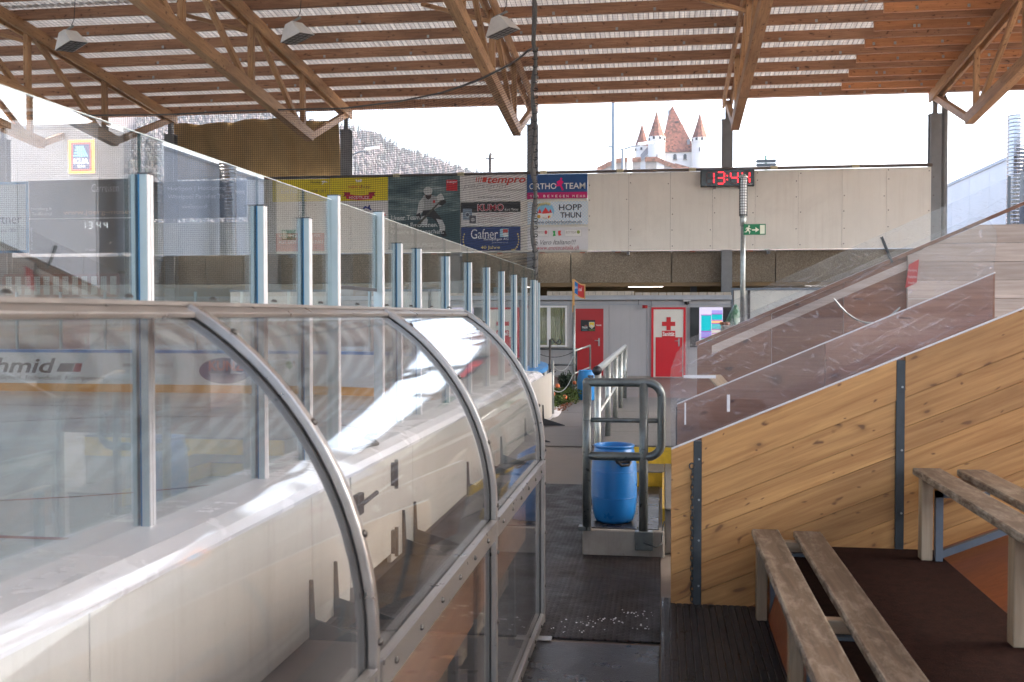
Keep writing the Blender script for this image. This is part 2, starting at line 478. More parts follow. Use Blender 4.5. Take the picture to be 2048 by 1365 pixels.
M['hoard'] = pm('pale_hoarding_panel', (0.76, 0.735, 0.67), 0.55, 0, 0.08, 0.8, 0.04, 40, 0.22, (0.40, 0.36, 0.31))
def streaked(m, amt=0.5, c=(0.30, 0.22, 0.15)):
    nt = m.node_tree
    b = nt.nodes['Principled BSDF']
    n = noise(nt, mapping(nt, (5.0, 5.0, 0.22), rnd=True), 2.0, 7, 0.7)
    src = b.inputs['Base Color'].links[0].from_socket
    nt.links.new(mixc(nt, ramp(nt, n, [(0.50, (0, 0, 0)), (0.78, (amt,) * 3)]), src, c), b.inputs['Base Color'])
M['rail_dark'] = pm('brown_rail', (0.12, 0.10, 0.09), 0.5, 0.2, 0.2, 6, 0.1)
M['brass'] = pm('pale_clamp', (0.55, 0.50, 0.33), 0.5, 0.1, 0.2, 10, 0.1)
M['cabin'] = pm('grey_cabin_panel', (0.42, 0.42, 0.43), 0.5, 0, 0.07, 1.5, 0.03, 40, 0.12, (0.25, 0.24, 0.24))
M['cabin_roof'] = pm('grey_roof_edge', (0.36, 0.39, 0.43), 0.45, 0.1, 0.15, 3, 0.06, 40, 0.3, (0.22, 0.2, 0.19))
M['red_door'] = pm('dull_red_door', (0.40, 0.012, 0.016), 0.42, 0, 0.15, 2, 0.05)
M['red_bright'] = pm('bright_red_paint', (0.60, 0.006, 0.016), 0.4, 0, 0.06, 2, 0.02)
M['cream'] = pm('cream_door', (0.72, 0.71, 0.64), 0.45, 0, 0.06, 2, 0.03)
M['white'] = pm('white_paint', (0.78, 0.78, 0.77), 0.45, 0, 0.08, 4, 0.05)
M['off_white'] = pm('chalky_panel', (0.70, 0.72, 0.66), 0.6, 0, 0.1, 3, 0.05)
M['brown_wall'] = pm('brown_soffit', (0.19, 0.125, 0.06), 0.7, 0, 0.15, 2, 0.1)
M['stone_sill'] = pm('pale_block', (0.52, 0.47, 0.40), 0.8, 0, 0.3, 6, 0.4, 60, 0.4, (0.22, 0.18, 0.14))
M['glass_dark'] = pm('dark_window', (0.03, 0.035, 0.04), 0.12, 0, 0.3, 2, 0)
M['curtain'] = pm('yellow_green_curtain', (0.40, 0.38, 0.19), 0.8, 0, 0.2, 8, 0.2)
M['tarp'] = pm('brown_tarp', (0.34, 0.235, 0.11), 0.75, 0, 0.2, 1.2, 0.3, 70, 0.3, (0.22, 0.15, 0.07))
M['green_tarp'] = pm('green_tarp', (0.03, 0.13, 0.07), 0.32, 0, 0.4, 7, 0.3, 30)
M['drum'] = pm('blue_plastic', (0.012, 0.16, 0.46), 0.32, 0, 0.18, 5, 0.08, 80, 0.2, (0.02, 0.07, 0.2))
M['drum2'] = pm('bright_blue_plastic', (0.02, 0.25, 0.62), 0.35, 0, 0.15, 5, 0.08, 80)
M['black'] = pm('black_plastic', (0.015, 0.015, 0.017), 0.45, 0, 0.3, 10, 0.1)
M['navy_black'] = pm('scoreboard_black', (0.022, 0.022, 0.03), 0.35, 0, 0.3, 3, 0.02)
M['orange_wood'] = wood('flag_frame_wood', (0.50, 0.26, 0.08), (0.72, 0.42, 0.16), 0.5)
M['lamp_body'] = pm('pale_lamp_housing', (0.78, 0.78, 0.75), 0.5, 0.1, 0.12, 6, 0.05, 40, 0.2, (0.35, 0.33, 0.3))
M['sheet'] = mat_corrugated()
M['wire'] = pm('dark_wire', (0.035, 0.035, 0.035), 0.6, 0.3, 0.2, 10, 0)
M['net'] = pm('black_net', (0.012, 0.012, 0.016), 0.8, 0, 0.2, 10, 0)
M['netrope'] = pm('grey_net_rope', (0.10, 0.095, 0.09), 0.8, 0, 0.4, 30, 0.3)
M['perf'] = mat_perforated('perforated_metal', (0.58, 0.59, 0.61))
M['duct'] = pm('spiral_duct', (0.36, 0.36, 0.37), 0.2, 1.0, 0.1, 6, 0.05)
M['castle'] = pm('castle_plaster', (0.52, 0.51, 0.49), 0.85, 0, 0.1, 0.15, 0.1, 2, 0.3, (0.42, 0.38, 0.33))
M['rubble'] = pm('rubble_wall', (0.24, 0.22, 0.195), 0.9, 0, 0.45, 0.5, 0.3, 3, 0.5, (0.25, 0.21, 0.17))
M['roof_tile'] = mat_tiles('castle_tiles', (0.115, 0.042, 0.027))
M['roof_tile2'] = mat_tiles('wall_tiles', (0.19, 0.09, 0.055))
M['street'] = pm('street_lamp_grey', (0.14, 0.165, 0.18), 0.45, 0.4, 0.1, 3, 0.05)
M['rust'] = pm('dark_iron', (0.06, 0.05, 0.045), 0.6, 0.3, 0.4, 10, 0.2)
M['forest'] = mat_forest('winter_wood', [(0.045, 0.034, 0.033), (0.068, 0.052, 0.052), (0.088, 0.073, 0.077), (0.058, 0.045, 0.042), (0.042, 0.048, 0.043), (0.10, 0.085, 0.09)])
M['conifer'] = mat_forest('conifer', [(0.011, 0.018, 0.02), (0.02, 0.029, 0.03), (0.015, 0.023, 0.026)])
M['hill'] = mat_forest('hill_ground', [(0.08, 0.06, 0.057), (0.12, 0.10, 0.095), (0.10, 0.08, 0.07)], 0.05)
M['ground'] = pm('ground', (0.14, 0.13, 0.12), 0.9, 0, 0.3, 0.3, 0.2, 8)
M['snow'] = pm('old_snow', (0.74, 0.75, 0.78), 0.6, 0, 0.15, 6, 0.4, 40, 0.25, (0.4, 0.36, 0.32))
M['leaf'] = mat_forest('evergreen_leaf', [(0.025, 0.05, 0.012), (0.06, 0.10, 0.02), (0.10, 0.14, 0.03), (0.035, 0.07, 0.025)], 14)
M['leaf2'] = mat_forest('blue_green_leaf', [(0.03, 0.055, 0.035), (0.07, 0.10, 0.07), (0.05, 0.08, 0.045)], 14)
M['twig'] = pm('twig', (0.06, 0.04, 0.025), 0.9)
M['dead_leaf'] = pm('dead_leaf', (0.30, 0.10, 0.035), 0.8, 0, 0.4, 20)
M['bauble'] = pm('orange_bauble', (0.65, 0.16, 0.05), 0.4, 0, 0.3, 12)
M['rink_glass'] = clear('rink_glass', (0.93, 0.965, 0.955), 0.004, 0.25, 0.012, hscale=1.3, boost=1.0)
M['glass_top'] = pm('glass_top_edge', (0.60, 0.68, 0.66), 0.15, 0, 0.1, 4, 0)
M['glass_edge'] = pm('glass_edge', (0.02, 0.07, 0.07), 0.2, 0, 0.2, 4, 0)
M['shelter_glass'] = clear('shelter_acrylic', (0.90, 0.91, 0.92), 0.045, 0.030, 0.024, hscale=1.4, boost=1.0, wav=0.05, stretch=(1, 1, .35))
M['plexi'] = clear('scratched_acrylic', (0.92, 0.925, 0.94), 0.02, 0.035, 0.012, (0.80, 0.79, 0.84), 3.0, scratch=0.24)
M['pane'] = clear('window_pane', (0.85, 0.88, 0.88), 0.004, 0.05, 0.01)

for k_, v_ in (('carpet', 0.06), ('ribbed', 0.22), ('ridged', 0.2), ('ridge', 0.25), ('tarp', 0.2), ('phenolic', 0.3)):
    M[k_].node_tree.nodes['Principled BSDF'].inputs['Specular IOR Level'].default_value = v_
streaked(M['hoard'], 0.16)
streaked(M['board'], 0.30, (0.36, 0.30, 0.24))
def scuffs(m, thr=0.66, amt=0.6, scale=7.0, st=(1, 1.6, 0.7)):
    nt = m.node_tree
    b = nt.nodes['Principled BSDF']
    n = noise(nt, mapping(nt, st, rnd=True), scale, 7, 0.78, 0.4)
    src = b.inputs['Base Color'].links[0].from_socket
    nt.links.new(mixc(nt, ramp(nt, n, [(thr, (0, 0, 0)), (thr + .05, (amt,) * 3)]), src, (0.10, 0.09, 0.085)), b.inputs['Base Color'])
scuffs(M['board']); scuffs(M['drum'], 0.68, 0.3, 9); scuffs(M['concrete'], 0.62, 0.5, 9); scuffs(M['red_door'], 0.69, 0.3, 5); scuffs(M['cabin'], 0.70, 0.4, 5)
streaked(M['concrete'], 0.4, (0.14, 0.12, 0.09))
streaked(M['cabin'], 0.25, (0.24, 0.23, 0.22))

# ------------------------------------------------------------------ mesh builder
class MB:
    def __init__(s):
        s.v, s.f = [], []
    def add(s, vs, fs):
        o = len(s.v)
        s.v += [Vector(p) for p in vs]
        s.f += [tuple(i + o for i in f) for f in fs]
        return s
    def box(s, x0, x1, y0, y1, z0, z1):
        return s.add([(x0, y0, z0), (x1, y0, z0), (x1, y1, z0), (x0, y1, z0), (x0, y0, z1), (x1, y0, z1), (x1, y1, z1), (x0, y1, z1)],
                     [(0, 3, 2, 1), (4, 5, 6, 7), (0, 1, 5, 4), (1, 2, 6, 5), (2, 3, 7, 6), (3, 0, 4, 7)])
    def prism(s, poly, axis, a0, a1):
        def P(u, v, a):
            return {'x': (a, u, v), 'y': (u, a, v), 'z': (u, v, a)}[axis]
        n = len(poly)
        vs = [P(u, v, a0) for u, v in poly] + [P(u, v, a1) for u, v in poly]
        return s.add(vs, [tuple(range(n - 1, -1, -1)), tuple(range(n, 2 * n))] + [(i, (i + 1) % n, n + (i + 1) % n, n + i) for i in range(n)])
    def beam(s, p0, p1, w, h, up=(0, 0, 1)):
        p0, p1 = Vector(p0), Vector(p1)
        d = (p1 - p0).normalized()
        r = d.cross(Vector(up))
        if r.length < 1e-4:
            r = d.cross(Vector((0, 1, 0)))
        r.normalize()
        u = r.cross(d)
        c = []
        for p in (p0, p1):
            for a, b in ((-1, -1), (1, -1), (1, 1), (-1, 1)):
                c.append(p + r * a * w / 2 + u * b * h / 2)
        return s.add(c, [(0, 3, 2, 1), (4, 5, 6, 7), (0, 1, 5, 4), (1, 2, 6, 5), (2, 3, 7, 6), (3, 0, 4, 7)])
    def tube(s, pts, r, n=8, closed=False, caps=True):
        pts = [Vector(p) for p in pts]
        k = len(pts)
        rings = []
        ref = None
        for i, p in enumerate(pts):
            if closed:
                d = (pts[(i + 1) % k] - pts[i - 1])
            else:
                d = pts[min(i + 1, k - 1)] - pts[max(i - 1, 0)]
            d.normalize()
            if ref is None:
                ref = d.cross(Vector((0, 0, 1)))
                if ref.length < 0.1:
                    ref = d.cross(Vector((1, 0, 0)))
            ref = (ref - d * ref.dot(d)).normalized()
            q = d.cross(ref)
            rr = r[i] if isinstance(r, (list, tuple)) else r
            rings.append([p + ref * math.cos(2 * math.pi * j / n) * rr + q * math.sin(2 * math.pi * j / n) * rr for j in range(n)])
        vs = [v for ring in rings for v in ring]
        fs = []
        for i in range(k if closed else k - 1):
            a, b = i * n, ((i + 1) % k) * n
            fs += [(a + j, a + (j + 1) % n, b + (j + 1) % n, b + j) for j in range(n)]
        if caps and not closed:
            fs += [tuple(range(n - 1, -1, -1)), tuple(range((k - 1) * n, k * n))]
        return s.add(vs, fs)
    def lathe(s, prof, c, n=20, cap=True):
        vs, fs = [], []
        for r, z in prof:
            vs += [(c[0] + r * math.cos(2 * math.pi * j / n), c[1] + r * math.sin(2 * math.pi * j / n), c[2] + z) for j in range(n)]
        for i in range(len(prof) - 1):
            fs += [(i * n + j, i * n + (j + 1) % n, (i + 1) * n + (j + 1) % n, (i + 1) * n + j) for j in range(n)]
        if cap:
            fs += [tuple(range(n - 1, -1, -1)), tuple(range((len(prof) - 1) * n, len(prof) * n))]
        return s.add(vs, fs)
    def grid(s, nu, nv, fn):
        vs = [fn(i / nu, j / nv) for j in range(nv + 1) for i in range(nu + 1)]
        return s.add(vs, [(j * (nu + 1) + i, j * (nu + 1) + i + 1, (j + 1) * (nu + 1) + i + 1, (j + 1) * (nu + 1) + i) for j in range(nv) for i in range(nu)])
    def mesh(s, name, mat, off=Vector((0, 0, 0)), smooth=False):
        me = bpy.data.meshes.new(name)
        me.from_pydata([tuple(v - off) for v in s.v], [], s.f)
        me.materials.append(mat)
        if smooth:
            me.polygons.foreach_set('use_smooth', [True] * len(me.polygons))
        me.update()
        return me
    def build(s, name, mat, parent=None, smooth=False, bevel=0.0, loc=None):
        """links the collected shapes as ONE object; vertices are given in world space"""
        off = Vector(loc) if loc is not None else Vector((0, 0, 0))
        if loc is None:
            if parent is not None:
                off = wloc(parent)
            else:
                xs = [v.x for v in s.v]; ys = [v.y for v in s.v]; zs = [v.z for v in s.v]
                off = Vector(((min(xs) + max(xs)) / 2, (min(ys) + max(ys)) / 2, min(zs)))
        o = bpy.data.objects.new(name, s.mesh(name, mat, off, smooth))
        COL.objects.link(o)
        if parent is not None:
            o.parent = parent
            o.location = off - wloc(parent)
        else:
            o.location = off
        if bevel:
            b = o.modifiers.new('bevel', 'BEVEL')
            b.width = bevel
            b.segments = 2
            b.limit_method = 'ANGLE'
        return o
def wloc(o):
    p = Vector(o.location)
    while o.parent:
        o = o.parent
        p += Vector(o.location)
    return p
def thing(name, label, cat, loc=(0, 0, 0), group=None):
    o = bpy.data.objects.new(name, None)
    o.empty_display_size = 0.1
    COL.objects.link(o)
    o.location = loc
    return tag(o, label, cat, group)
def tag(o, label, cat, group=None):
    o['label'] = label
    o['category'] = cat
    if group:
        o['group'] = group
    return o
def struct(o):
    o['kind'] = 'structure'
    return o
def inst(src, name, parent, d):
    """copy of a part sharing its mesh, moved by d"""
    o = src.copy()
    o.name = name
    COL.objects.link(o)
    o.parent = parent
    o.location = Vector(src.location) + Vector(d)
    return o
def dup(root, d, label=None, group=None):
    """copy of a thing with its parts and sub-parts, moved by d"""
    r = root.copy()
    COL.objects.link(r)
    r.location = Vector(root.location) + Vector(d)
    if label:
        r['label'] = label
    if group:
        r['group'] = group
    for ch in list(root.children):
        c = ch.copy()
        COL.objects.link(c)
        c.parent = r
        for g in list(ch.children):
            e = g.copy()
            COL.objects.link(e)
            e.parent = c
    return r
def beam_obj(name, p0, p1, w, h, mat, parent, up=(0, 0, 1), bevel=0.004):
    """a squared timber whose local X runs along its length, so that the grain follows it"""
    p0, p1 = Vector(p0), Vector(p1)
    L = (p1 - p0).length
    d = (p1 - p0).normalized()
    y = Vector(up).cross(d)
    if y.length < 1e-3:
        y = Vector((1, 0, 0)).cross(d)
    y.normalize()
    z = d.cross(y)
    me = MB().box(-L / 2, L / 2, -w / 2, w / 2, -h / 2, h / 2).mesh(name, mat)
    o = bpy.data.objects.new(name, me)
    COL.objects.link(o)
    R = Matrix((d, y, z)).transposed()
    o.rotation_euler = R.to_euler()
    c = (p0 + p1) / 2
    o.parent = parent
    o.location = c - (wloc(parent) if parent else Vector((0, 0, 0)))
    if bevel:
        b = o.modifiers.new('bevel', 'BEVEL')
        b.width = bevel
        b.segments = 1
    return o

# lettering -----------------------------------------------------------
def text_mesh(s, shear=0.0, bold=0.0):
    cu = bpy.data.curves.new('lettering', 'FONT')
    cu.body = s
    cu.shear = shear
    cu.offset = bold
    cu.resolution_u = 3
    ob = bpy.data.objects.new('lettering', cu)
    me = bpy.data.meshes.new_from_object(ob)
    bpy.data.objects.remove(ob)
    return me
def text(s, r, Y, mat, parent, shear=0.0, bold=0.0, name='lettering'):
    """lettering fitted into the rectangle r = (X0, X1, Z0, Z1) of the plane Y, facing -Y"""
    me = text_mesh(s, shear, bold)
    xs = [v.co.x for v in me.vertices]; ys = [v.co.y for v in me.vertices]
    a, b, c, d = min(xs), max(xs), min(ys), max(ys)
    off = wloc(parent)
    for v in me.vertices:
        u, t = (v.co.x - a) / (b - a), (v.co.y - c) / (d - c)
        v.co = Vector((r[0] + u * (r[1] - r[0]), Y, r[2] + t * (r[3] - r[2]))) - off
    me.materials.clear()
    me.materials.append(mat)
    o = bpy.data.objects.new(name, me)
    COL.objects.link(o)
    o.parent = parent
    return o
class Sign:
    """a flat printed panel on the plane Y, laid out by photo pixels"""
    def __init__(s, name, label, cat, r, Y, c, thick=0.012, group=None, mat=None):
        s.Y = Y
        X0, X1, Z0, Z1 = prect(r, Y)
        s.r = (X0, X1, Z0, Z1)
        s.t = thing(name, label, cat, ((X0 + X1) / 2, Y, Z0), group)
        MB().box(X0, X1, Y, Y + thick, Z0, Z1).build('panel', mat or ink(c), s.t)
    def rect(s, r, c, L=1, name='printed_band', mat=None):
        X0, X1, Z0, Z1 = prect(r, s.Y)
        Z1 = min(Z1, s.r[3]); Z0 = max(Z0, s.r[2]); X0 = max(X0, s.r[0]); X1 = min(X1, s.r[1])
        y = s.Y - 0.004 * L
        return MB().add([(X0, y, Z0), (X1, y, Z0), (X1, y, Z1), (X0, y, Z1)], [(0, 1, 2, 3)]).build(name, mat or ink(c), s.t)
    def poly(s, pts, c, L=1, name='printed_shape', mat=None):
        y = s.Y - 0.004 * L
        vs = [at(px, py, Y=y) for px, py in pts]
        return MB().add(vs, [tuple(range(len(vs)))[::-1]]).build(name, mat or ink(c), s.t)
    def ell(s, r, c, L=1, name='printed_shape', n=20, a0=0, a1=360):
        x0, y0, x1, y1 = r
        k = [(a0 + (a1 - a0) * i / n) * math.pi / 180 for i in range(n + (0 if a1 - a0 == 360 else 1))]
        return s.poly([((x0 + x1) / 2 + (x1 - x0) / 2 * math.cos(a), (y0 + y1) / 2 + (y1 - y0) / 2 * math.sin(a)) for a in k], c, L, name)
    def txt(s, body, r, c, L=2, shear=0.0, bold=0.0, mat=None):
        return text(body, prect(r, s.Y), s.Y - 0.004 * L, mat or ink(c), s.t, shear, bold)
def seven_seg(ch):
    return {'0': 'abcdef', '1': 'bc', '2': 'abged', '3': 'abgcd', '4': 'fgbc', '5': 'afgcd', '6': 'afgedc', '7': 'abc', '8': 'abcdefg', '9': 'abcdfg'}[ch]
def digit(mb, ch, X0, X1, Z0, Z1, Y, t, slant=0.0):
    zm = (Z0 + Z1) / 2
    S = {'a': (X0, Z1, X1, Z1), 'b': (X1, Z1, X1, zm), 'c': (X1, zm, X1, Z0), 'd': (X0, Z0, X1, Z0), 'e': (X0, zm, X0, Z0), 'f': (X0, Z1, X0, zm), 'g': (X0, zm, X1, zm)}
    for k in seven_seg(ch):
        a, b, c, d = S[k]
        g = t * 0.7
        if a == c:
            b, d = b - g, d + g
        else:
            a, c = a + g, c - g
        mb.beam((a, Y, b), (c, Y, d), t, 0.006, up=(0, 1, 0))

# =================================================================== SETTING: ground, floors, ice
R2, XG, YC0, YEND, XL = 7.0, -2.15, 17.3, 24.3, -34.0        # rink corner radius, side glass, corner start, rink end, far left
struct(MB().box(-2500, 2500, -800, 3200, -3.0, -0.30).build('ground', M['ground']))
def rink_outline(off=0.0, n=18):
    cx, cy, r = XG - R2, YC0, R2 + off
    return [(cx + r * math.cos(a), cy + r * math.sin(a)) for a in [math.pi / 2 * i / n for i in range(n + 1)]]
ice_poly = [(XG, -14)] + rink_outline(0) + [(XL, YEND), (XL, -14)]
struct(MB().prism(ice_poly, 'z', -0.28, -0.20).build('ice_rink', M['ice'], loc=(0, 0, 0)))
# painted lines in the ice
def line_obj(name, pts, wd, mat, z=-0.196):
    mb = MB()
    for (a, b), (c, d) in zip(pts[:-1], pts[1:]):
        v = Vector((c - a, d - b)); n = Vector((-v.y, v.x)).normalized() * wd / 2
        mb.add([(a - n.x, b - n.y, z), (c - n.x, d - n.y, z), (c + n.x, d + n.y, z), (a + n.x, b + n.y, z)], [(0, 1, 2, 3)])
    return struct(mb.build(name, mat))
M['ice_red'] = pm('red_ice_line', (0.42, 0.14, 0.15), 0.2, 0, 0.3, 4, 0)
line_obj('goal_line', [(XG - 1.5, 20.3), (XL, 20.3)], 0.06, M['ice_red'])
line_obj('face_off_circle', [(-8.5 + 4.5 * math.cos(a), 14 + 4.5 * math.sin(a)) for a in [2 * math.pi * i / 48 for i in range(49)]], 0.06, M['ice_red'])
line_obj('blue_line', [(XG - .1, 8.2), (XL, 8.2)], 0.10, M['ice_red'])
# corridor floor
struct(MB().prism([(XG, -14), (14, -14), (14, 29), (XL, 29), (XL, YEND + 0.1), (XG - R2, YEND + 0.1)] + rink_outline(0.1)[::-1], 'z', -0.29, -0.004).build('floor', M['brown_floor']))
struct(MB().box(-16, 6, 25.2, 28.6, -0.003, 0.004).build('floor_strip', M['red_floor']))
struct(MB().box(-0.5, 6, 15.5, 25.2, -0.003, 0.005).build('floor_strip', M['red_floor']))
t = thing('floor_mat', 'grey rubber tiles laid along the walk past the fir greenery', 'floor mat', (-1.2, 17.5, 0))
y = 13.5
while y < 24.5:
    MB().box(-1.83, -0.52, y + 0.006, y + 1.15 - 0.006, 0, 0.016 + random.uniform(-.002, .002)).build('rubber_tile', M['tile'], t, bevel=0.004)
    y += 1.15
tag(MB().box(-1.84, -0.57, 5.46, 10.45, 0, 0.014).build('ribbed_mat', M['ribbed'], bevel=0.004), 'black ribbed rubber mat between acrylic shelter and concrete step', 'mat')
tag(MB().box(-1.84, -0.005, 5.46, 7.39, 0.001, 0.013).build('ribbed_mat', M['ribbed'], bevel=0.004), 'wide end of ribbed black mat in front of concrete step', 'mat')
tag(MB().box(-0.66, -0.01, 1.0, 5.40, 0, 0.008).build('rubber_plate', M['rubber'], bevel=0.003), 'smooth wet black rubber plate beside the ridged step', 'mat')
tag(MB().box(-0.66, -0.58, 5.385, 5.45, 0.013, 0.02).build('floor_bracket', M['alu'], bevel=0.002), 'small steel floor bracket at foot of the acrylic shelter', 'bracket')
mb = MB()
for _ in range(70):
    cx, cy = random.choice([(-0.42, 5.75), (-0.12, 5.95), (-0.5, 5.6), (-0.1, 5.7), (-0.3, 5.8)])
    x, yy, r = random.gauss(cx, 0.06), random.gauss(cy, 0.05), random.uniform(0.002, 0.007)
    if x > -0.03: continue
    mb.lathe([(r, 0), (r * 0.7, r * 0.5), (r * 0.1, r * 0.7)], (x, yy, 0.0145), 5)
o = tag(mb.build('snow_crumbs', M['snow']), 'scattered snow crumbs on the black ribbed mat', 'snow'); o['kind'] = 'stuff'

# =================================================================== CONCRETE STEP BLOCK, PLATFORM
t = thing('concrete_step', 'low grey concrete step carrying the blue drum and railing', 'step', (-0.3, 8.5, 0))
MB().box(-0.57, 0.02, 7.40, 9.30, 0.0, 0.195).build('block', M['concrete'], t, bevel=0.012)
MB().box(-0.555, -0.02, 7.43, 9.29, 0.1955, 0.203).build('tread_mat', M['rubber'], t, bevel=0.003)
MB().box(-0.555, 0.02, 9.302, 9.78, 0.0, 0.327).build('riser', M['yellow'], t)
MB().box(-0.56, 0.02, 9.29, 9.79, 0.3275, 0.337).build('tread', M['platform_mat'], t)
t = thing('side_steps', 'small concrete side step with grey tread and yellow edge', 'step', (0.15, 8.6, 0))
MB().box(0.022, 0.40, 7.55, 9.80, 0.0, 0.32).build('block', M['concrete'], t, bevel=0.01)
MB().box(0.024, 0.40, 7.53, 9.80, 0.3205, 0.34).build('tread', M['platform_mat'], t, bevel=0.006)
MB().box(0.004, 0.0215, 7.55, 9.79, 0.203, 0.333).build('yellow_edge', M['yellow'], t)
t = thing('raised_platform', 'raised walk with grey rubber matting and yellow front edge', 'platform', (0.2, 12, 0))
MB().box(-0.54, 1.6, 9.80, 15.5, 0.0, 0.495).build('base', M['concrete'], t)
MB().box(-0.545, 1.6, 9.785, 9.798, 0.30, 0.492).build('yellow_edge', M['yellow'], t)
y = 9.78
for i in range(5):
    MB().box(-0.565, 1.6, y + .004, y + 1.144 - .004, 0.4955, 0.51 + random.uniform(-.002, .002)).build('rubber_tile', M['platform_mat'], t, bevel=0.003)
    y += 1.144
MB().prism([(15.5, 0.0), (15.5, 0.49), (18.5, 0.0)], 'x', -0.54, 1.6).build('ramp', M['red_floor'], t)

# =================================================================== HALL ROOF
RZ, RS, RY = 7.97, 0.10, 30.25                      # underside of purlins at the far eave, slope, eave
def rz(y): return RZ + RS * (RY - y)
XR0, XR1, YR0 = -36.0, 13.5, -16.0
roof = thing('hall_roof', 'timber hall roof of corrugated sheets over brown purlins and wire mesh', 'roof', (0, 14, 8))
n = 0
y = 30.25
while y > YR0:
    beam_obj('purlin', (XR0, y - 0.05, rz(y) + 0.117), (XR1, y - 0.05, rz(y) + 0.117), 0.12, 0.235, M['purlin'], roof, bevel=0.005)
    if y < 30.2 and y > 10:
        beam_obj('purlin', (4.9, y + 0.50, rz(y + 0.55) + 0.12), (XR1, y + 0.50, rz(y + 0.55) + 0.12), 0.11, 0.30, M['purlin_warm_lit'], roof, bevel=0.005)
    y -= 1.09
clm = MB().box(-.03, .03, -.004, .004, -.035, .035).mesh('clip', M['galv'])
for k_ in range(7):
    yy0 = 30.25 - 1.09 * k_
    for x in [-14 + 2.3 * q + .7 * (k_ % 3) for q in range(9)] + [5.6 + 1.1 * q + .3 * (k_ % 2) for q in range(6)]:
        o = bpy.data.objects.new('clip', clm); COL.objects.link(o); o.parent = roof
        dd = .43 if (x > 5 and k_) else -.116
        o.location = Vector((x, yy0 + dd, rz(yy0 + dd) + .03)) - wloc(roof)
beam_obj('eave_beam', (XR0, 30.36, RZ + 0.13), (XR1, 30.36, RZ + 0.13), 0.08, 0.24, M['purlin'], roof)
# corrugated sheets: real corrugation, ridges running down the slope, one sheet per row of laps
ns = 520
def corr(u, v, y0, y1, lift):
    x = XR0 - .3 + u * (XR1 - XR0 + .6)
    yy = y0 + v * (y1 - y0)
    return (x, yy, rz(yy) + 0.285 + lift * v + 0.025 * math.sin(x * 2 * math.pi / 0.19))
yb = YR0
i = 0
while yb < 30.6:
    y1 = min(yb + 4.8, 30.75)
    mb = MB()
    mb.grid(1040, 1, lambda u, v: corr(u, v, yb, y1 + 0.15, 0.0 if i % 2 else 0.012))
    mb.build('roof_sheet', M['sheet'], roof, smooth=True)
    yb = y1
    i += 1
# wire mesh under the sheets
mb = MB()
x = XR0
while x < XR1:
    mb.add([(x, 12, rz(12) + .246), (x + .011, 12, rz(12) + .246), (x + .011, 30.3, rz(30.3) + .246), (x, 30.3, rz(30.3) + .246)], [(0, 1, 2, 3)])
    x += 0.12
y = 12
while y < 30.3:
    mb.add([(XR0, y, rz(y) + .243), (XR1, y, rz(y) + .243), (XR1, y + .011, rz(y) + .243), (XR0, y + .011, rz(y) + .243)], [(0, 1, 2, 3)])
    y += 0.12
o = mb.build('wire_mesh', M['wire'], roof)
o['kind'] = 'stuff'

# trusses: two chords, king struts, diagonals, end strut up to the column
TX = [-26.5, -20.82, -15.16, -9.5, -3.81, 1.82, 7.5, 13.1]
names = {-3.81: 'timber roof truss with the net post hung beside it', 1.82: 'timber roof truss ending above the red digital clock',
         7.5: 'timber roof truss over the double column with downpipe', -9.5: 'timber roof truss ending in front of brown tarp edge',
         -15.16: 'timber roof truss ending at far end of the brown tarp',
         13.1: 'timber roof truss over the upper end of the stand'}
for tx in TX:
    t = thing('roof_truss', names.get(tx, 'timber roof truss over the ice beyond the brown tarp'), 'truss', (tx, 16, 8), 'timber roof trusses across the hall')
    yl = 26.9
    def up_(y): return rz(y) - 0.12
    def lo_(y): return 6.60 + 0.105 * (yl - y)
    for s in (-1, 1):
        beam_obj('upper_chord', (tx + s * .105, -15.5, up_(-15.5)), (tx + s * .105, 30.35, up_(30.35)), 0.07, 0.28, M['truss'], t)
    beam_obj('lower_chord', (tx, -15.5, lo_(-15.5)), (tx, yl, lo_(yl)), 0.21, 0.28, M['truss'], t)
    beam_obj('end_strut', (tx, yl - .02, lo_(yl) - .01), (tx, 30.1, up_(30.1) - 0.06), 0.135, 0.18, M['truss'], t)
    for k, y in enumerate((26.35, 22.9, 19.4, 15.9, 12.4, 8.9, 5.4)):
        beam_obj('post', (tx, y, lo_(y)), (tx, y, up_(y)), 0.13, 0.14, M['truss'], t, up=(0, 1, 0))
        if k:
            beam_obj('diagonal', (tx, y + 0.15, up_(y)), (tx, y + 3.3, lo_(y + 3.3)), 0.11, 0.13, M['truss'], t)
    beam_obj('cross_brace', (tx - 0.05, 22.9, up_(22.9) - .25), (tx - 1.6, 22.75, rz(22.8) + .04), 0.07, 0.09, M['truss'], t)

# columns
for i, tx in enumerate(TX):
    lab = {7.5: 'grey steel column with downpipe at end of pale hoarding', 1.82: 'grey steel column behind the red digital clock',
           -3.81: 'grey steel column behind the blue physiotherapy advert', -9.5: 'grey steel column at edge of brown tarp',
           -15.16: 'grey steel column at far edge of brown tarp'}.get(tx, 'grey steel column of the far gallery')
    t = thing('steel_column', lab, 'column', (tx, 30.4, 0), 'steel columns along the gallery')
    MB().box(tx - .06, tx + .06, 30.1, 30.22, 7.3, up_(30.1) - .05).build('head_post', M['column'], t)
    mb = MB()
    for s in (-1, 1):
        mb.box(tx - .15, tx + .15, 30.16 + s * .13 - .012, 30.16 + s * .13 + .012, 2.0, 7.32)
    mb.box(tx - .008, tx + .008, 30.04, 30.28, 2.0, 7.32)
    mb.box(tx - .17, tx + .17, 30.01, 30.31, 7.32, 7.345)
    mb.build('shaft', M['column'], t)
    if tx == 7.5:
        MB().tube([(tx + .30, 30.3, 2.0), (tx + .30, 30.3, 7.75), (tx + .22, 30.3, 7.9)], 0.09, 12).build('downpipe', M['column'], t, smooth=True)

